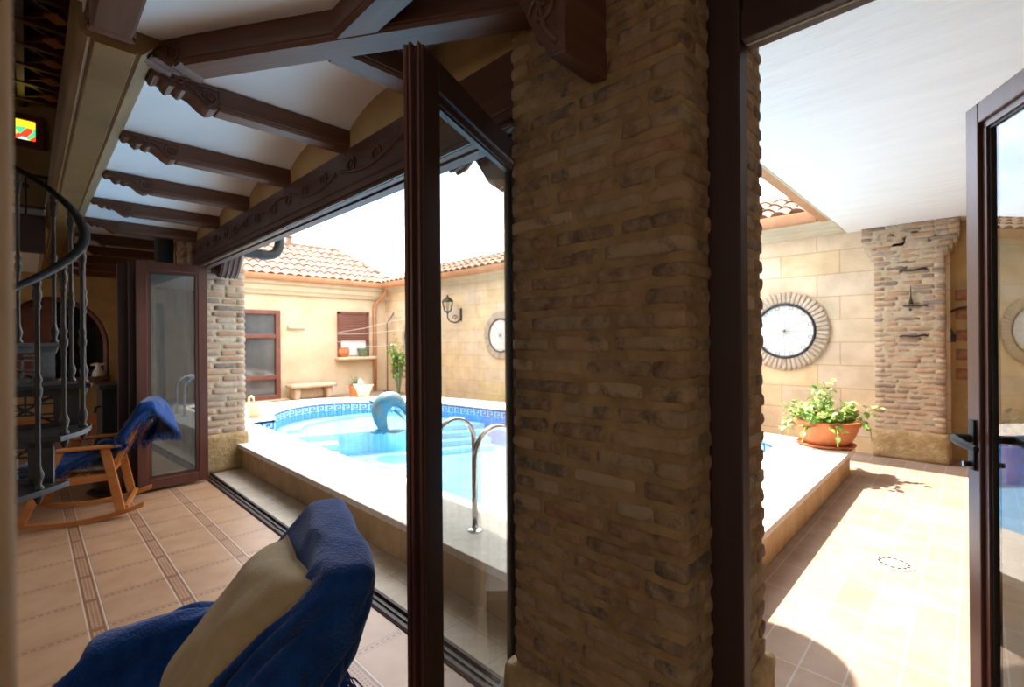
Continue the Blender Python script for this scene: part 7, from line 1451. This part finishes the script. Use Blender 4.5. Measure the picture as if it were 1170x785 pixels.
410,174,310,408,175,328,394,168,327,386,174,315,168,236,490,178,249,490,164,258,493,167,272,499,181,275,490,178,292,498,193,301,497,193,302,480,220,300,487,245,285,481,271,271,475,296,257,470,321,243,465,348,230,459,374,216,452,399,203,446,
425,190,440,450,172,433,459,142,428,451,115,420,452,111,392,455,108,362,459,108,332,452,112,313,457,124,326,457,137,316,455,148,306,442,148,297,433,148,313,423,140,312,416,148,300])}
cloth('near', 'throw_blanket', 'royal blue fringed throw over the foreground chair, beige cushion leaning on it', *NEAR, 1)
cloth('far', 'throw_blanket', 'royal blue fringed throw draped over the far rocking chair beside the glass doors', *FAR, 1)
def cushion(label, loc, rz, c, h, T, M_):
    n = 22; vs = []; fs = []
    for side in (1, -1):
        for j in range(n + 1):
            for i in range(n + 1):
                u, v = 2 * i / n - 1, 2 * j / n - 1
                e = max(0, (1 - u ** 4)) ** .55 * max(0, (1 - v ** 4)) ** .55
                pinch = 1 - .07 * (1 - abs(u * v) ** .8) * (abs(u) ** 3 + abs(v) ** 3) * .9
                p = Vector((side * T * e, u * h * pinch, v * h * pinch))
                w = noise.noise(Vector((u * 2.2, v * 2.2, side * 2.0))) * .012 + noise.noise(Vector((u * 6, v * 2.5 + u, side + 5.))) * .005
                p.x += w * e * 1.2
                vs.append(M_ @ p)
    K = (n + 1) ** 2
    for s_ in (0, 1):
        for j in range(n):
            for i in range(n):
                a = s_ * K + j * (n + 1) + i; q = (a, a + 1, a + n + 2, a + n + 1); fs.append(q if s_ else q[::-1])
    m = MB().add(vs, fs); o = m.build('cushion', 'beige', local=True, smooth=True); o.location = loc; o.rotation_euler = (0, 0, rz)
    bm = bmesh.new(); bm.from_mesh(o.data); bmesh.ops.remove_doubles(bm, verts=bm.verts, dist=.0008); bm.to_mesh(o.data); bm.free()
    ss = o.modifiers.new('sub', 'SUBSURF'); ss.levels = 1; ss.render_levels = 1
    tag(o, label, 'cushion')
    m = MB(); rim = [(u, -1) for u in [2 * i / 20 - 1 for i in range(20)]] + [(1, u) for u in [2 * i / 20 - 1 for i in range(20)]] + [(-u, 1) for u in [2 * i / 20 - 1 for i in range(20)]] + [(-1, -u) for u in [2 * i / 20 - 1 for i in range(20)]]
    pts = []
    for u, v in rim:
        pinch = 1 - .07 * (1 - abs(u * v) ** .8) * (abs(u) ** 3 + abs(v) ** 3) * .9; pts.append(M_ @ Vector((0, u * h * pinch, v * h * pinch)))
    m.tube(pts, .0035, 6, closed=True); m.build('piping', 'beige', o, local=True, smooth=True)
    return o
cushion('plump beige linen cushion leaning on the back of the blue covered chair', *NEAR, None, .225, .080,
        Matrix.Translation((-.215, .03, .712)) @ Matrix.Rotation(radians(-40), 4, 'Y') @ Matrix.Rotation(radians(9), 4, 'X'))

# ================================================================== SPIRAL STAIR
AX, AY, RR = -.40, 3.15, .60
st = thing('spiral_staircase', 'black cast iron spiral staircase with fretwork risers at the left', 'staircase', (AX, AY, 0))
MB().lathe([(0, 0), (.10, 0), (.10, .03), (.05, .06), (.048, 3.2), (.07, 3.24), (0, 3.3)], (AX, AY, 0), 16).build('centre_pole', 'castiron', st, smooth=40)
def pol(r, deg, z): return Vector((AX + r * cos(radians(deg)), AY + r * sin(radians(deg)), z))
zr = lambda d: .85 + .2 * (d + 37) / 32 + .90 + .05 * max(0, min(1, d / 40))
BAL = []
for j in range(13):
    z = .25 + .2 * j; a0 = -64 + 32 * (j - 3)
    m = MB(); pts = [pol(.05, a0 - 5, 0)[:2]] + [pol(RR + .02, a0 - 5 + 37 * i / 8, 0)[:2] for i in range(9)] + [pol(.05, a0 + 32, 0)[:2]]
    m.prism([tuple(p) for p in pts], z - .022, z, XYZ)
    t = m.build('tread', 'castiron', st, bevel=.004)
    # fretwork riser on the leading edge
    d = Vector((cos(radians(a0 - 2)), sin(radians(a0 - 2)), 0)); nrm = Vector((-d.y, d.x, 0)); zb = z - .2
    M_ = Matrix(((d.x, nrm.x, 0, AX), (d.y, nrm.y, 0, AY), (0, 0, 1, zb), (0, 0, 0, 1)))
    m = MB(); y0, y1 = -.006, .006
    m.box(.06, .57, y0, y1, 0, .022, M=M_); m.box(.06, .57, y0, y1, .150, .178, M=M_); m.box(.06, .10, y0, y1, 0, .178, M=M_); m.box(.485, .575, y0, y1, 0, .178, M=M_); m.box(.285, .30, y0, y1, .02, .16, M=M_)
    for bx in (.10, .30):
        w_ = .185
        for u0, u1, v0, v1 in ((0, w_, .060, .068), (0, w_, .108, .116), (.04, .048, .022, .068), (.088, .096, .068, .15), (.135, .143, .022, .116), (.048, .1, .084, .092), (.143, w_, .040, .048), (.143, w_, .132, .140)):
            m.box(bx + u0, bx + u1, y0, y1, v0, v1, M=M_)
        for s_ in (0, 1):
            p, q = (bx, .022 + .128 * s_), (bx + w_, .15 - .128 * s_)
            m.tube([M_ @ Vector((p[0], 0, p[1])), M_ @ Vector((q[0], 0, q[1]))], .0055, 4)
    m.build('fretwork_riser', 'castiron', st)
    for da in (1, 20): BAL.append((a0 + da, z))
for deg, z in BAL:
    p = pol(RR - .005, deg, z); H_ = zr(deg) - z
    if H_ < .3: continue
    prof_ = [(0, -.06), (.006, -.058), (.013, -.04), (.016, -.025), (.010, -.01), (.018, 0), (.018, .008), (.010, .02), (.016, .045), (.018, .06), (.011, .085), (.0085, .10), (.0085, .34), (.012, .355), (.0085, .37), (.015, .39), (.016, .41), (.010, .43), (.015, .45), (.0085, .47), (.0085, H_ - .12), (.014, H_ - .11), (.009, H_ - .095), (.015, H_ - .07), (.016, H_ - .05), (.010, H_ - .03), (.015, H_ - .02), (.014, H_ - .003), (0, H_ - .003)]
    MB().lathe(prof_, p, 10).build('baluster', 'castiron', st, smooth=50)
pts = [pol(RR, d, zr(d)) for d in range(-150, 260, 6)]
m = MB(); vs = []; fs = []
for i, p in enumerate(pts):
    rd = Vector((p.x - AX, p.y - AY, 0)).normalized()
    for k in range(8):
        a = 2 * pi * k / 8; vs.append(p + rd * .022 * cos(a) * 1.0 + Vector((0, 0, .012 + .016 * sin(a))))
for i in range(len(pts) - 1):
    for k in range(8): fs.append((i * 8 + k, i * 8 + (k + 1) % 8, (i + 1) * 8 + (k + 1) % 8, (i + 1) * 8 + k))
m.add(vs, fs); part_label(m.build('handrail', 'black', st, smooth=True), 'curved black handrail')
# balcony railing
o = thing('balcony_railing', 'low black iron railing on the upper gallery above the arched window', 'railing', (-.5, 6.2, 2.62))
m = MB(); m.tube([(-2.0, 6.2, 2.99), (.17, 6.2, 2.99)], .014, 6); m.build('top_bar', 'iron', o)
m = MB(); m.tube([(-2.0, 6.2, 2.70), (.17, 6.2, 2.70)], .010, 6); m.build('bottom_bar', 'iron', o)
for k in range(10):
    x = .13 - .135 * k
    m = MB(); m.tube([(x, 6.2, 2.62), (x, 6.2, 2.99)], .008, 5); m.ball((x, 6.2, 2.89), .026, 8); m.build('baluster', 'iron', o)
# stove, its pipe, floor pot
o = thing('stove', 'tall black steel stove with grey stone top, between far chair and folded doors', 'stove', (.70, 6.32, 0))
m = MB(); m.box(.50, 1.02, 6.06, 6.55, .06, .99); m.box(.53, .99, 6.09, 6.52, 0, .06); m.build('body', 'black', o, bevel=.01)
m = MB(); m.box(.475, 1.045, 6.03, 6.58, .99, 1.035); m.build('top_slab', 'castiron', o, bevel=.006)
for z in (.82, .50): MB().tube([(.50, 6.14, z), (.462, 6.14, z - .005), (.455, 6.14, z - .06)], .012, 6).build('handle', 'iron', o)
m = MB(); m.tube([(1.03, 6.22, 1.03), (1.03, 6.22, 2.60)], .085, 16); part_label(m.build('stove_pipe', 'black', o, smooth=40), 'black stove pipe')
pc = Vector((.56, 5.93, 0))
o = thing('floor_planter', 'dark brown ceramic pot on a saucer on the floor behind the far rocking chair', 'pot', pc)
MB().lathe([(0, 0), (.13, 0), (.17, .02), (.19, .045), (.18, .045), (.15, .022), (0, .02)], pc, 28).build('saucer', 'brownpot', o, smooth=40)
MB().lathe([(0, .022), (.10, .022), (.14, .08), (.16, .18), (.155, .26), (.165, .275), (.16, .29), (.14, .28), (.13, .25), (0, .25)], pc, 28).build('pot', 'brownpot', o, smooth=40)
# things on the arched window sill
pc = Vector((.86, 10.98, .758))
o = thing('wicker_basket', 'shallow brown wicker basket on sill of the arched window', 'basket', pc)
MB().lathe([(0, 0), (.12, 0), (.16, .05), (.175, .10), (.165, .105), (.15, .055), (0, .05)], pc, 24).build('basket', 'wicker', o, smooth=40)
pc = Vector((.86, 10.98, .810))
o = tag(MB().lathe([(0, 0), (.075, 0), (.085, .05), (.075, .12), (.05, .17), (.035, .20), (.04, .24), (.03, .27), (0, .275)], pc, 16).tube([pc + Vector((-.10, 0, .25)), pc + Vector((-.03, 0, .255)), pc + Vector((.04, 0, .245)), pc + Vector((.10, 0, .27))], [.008, .028, .028, .006], 8).build('figurine', 'whiteceramic', smooth=50), 'white ceramic bird figurine sitting in the wicker basket', 'figurine')
pc = Vector((.42, 10.98, .758))
tag(MB().lathe([(0, 0), (.045, 0), (.065, .03), (.06, .07), (.035, .095), (.02, .10), (.028, .12), (0, .13)], pc, 14).build('jar', 'ivory', smooth=50), 'small ivory jar on arched window sill, seen through the stair balusters', 'jar')
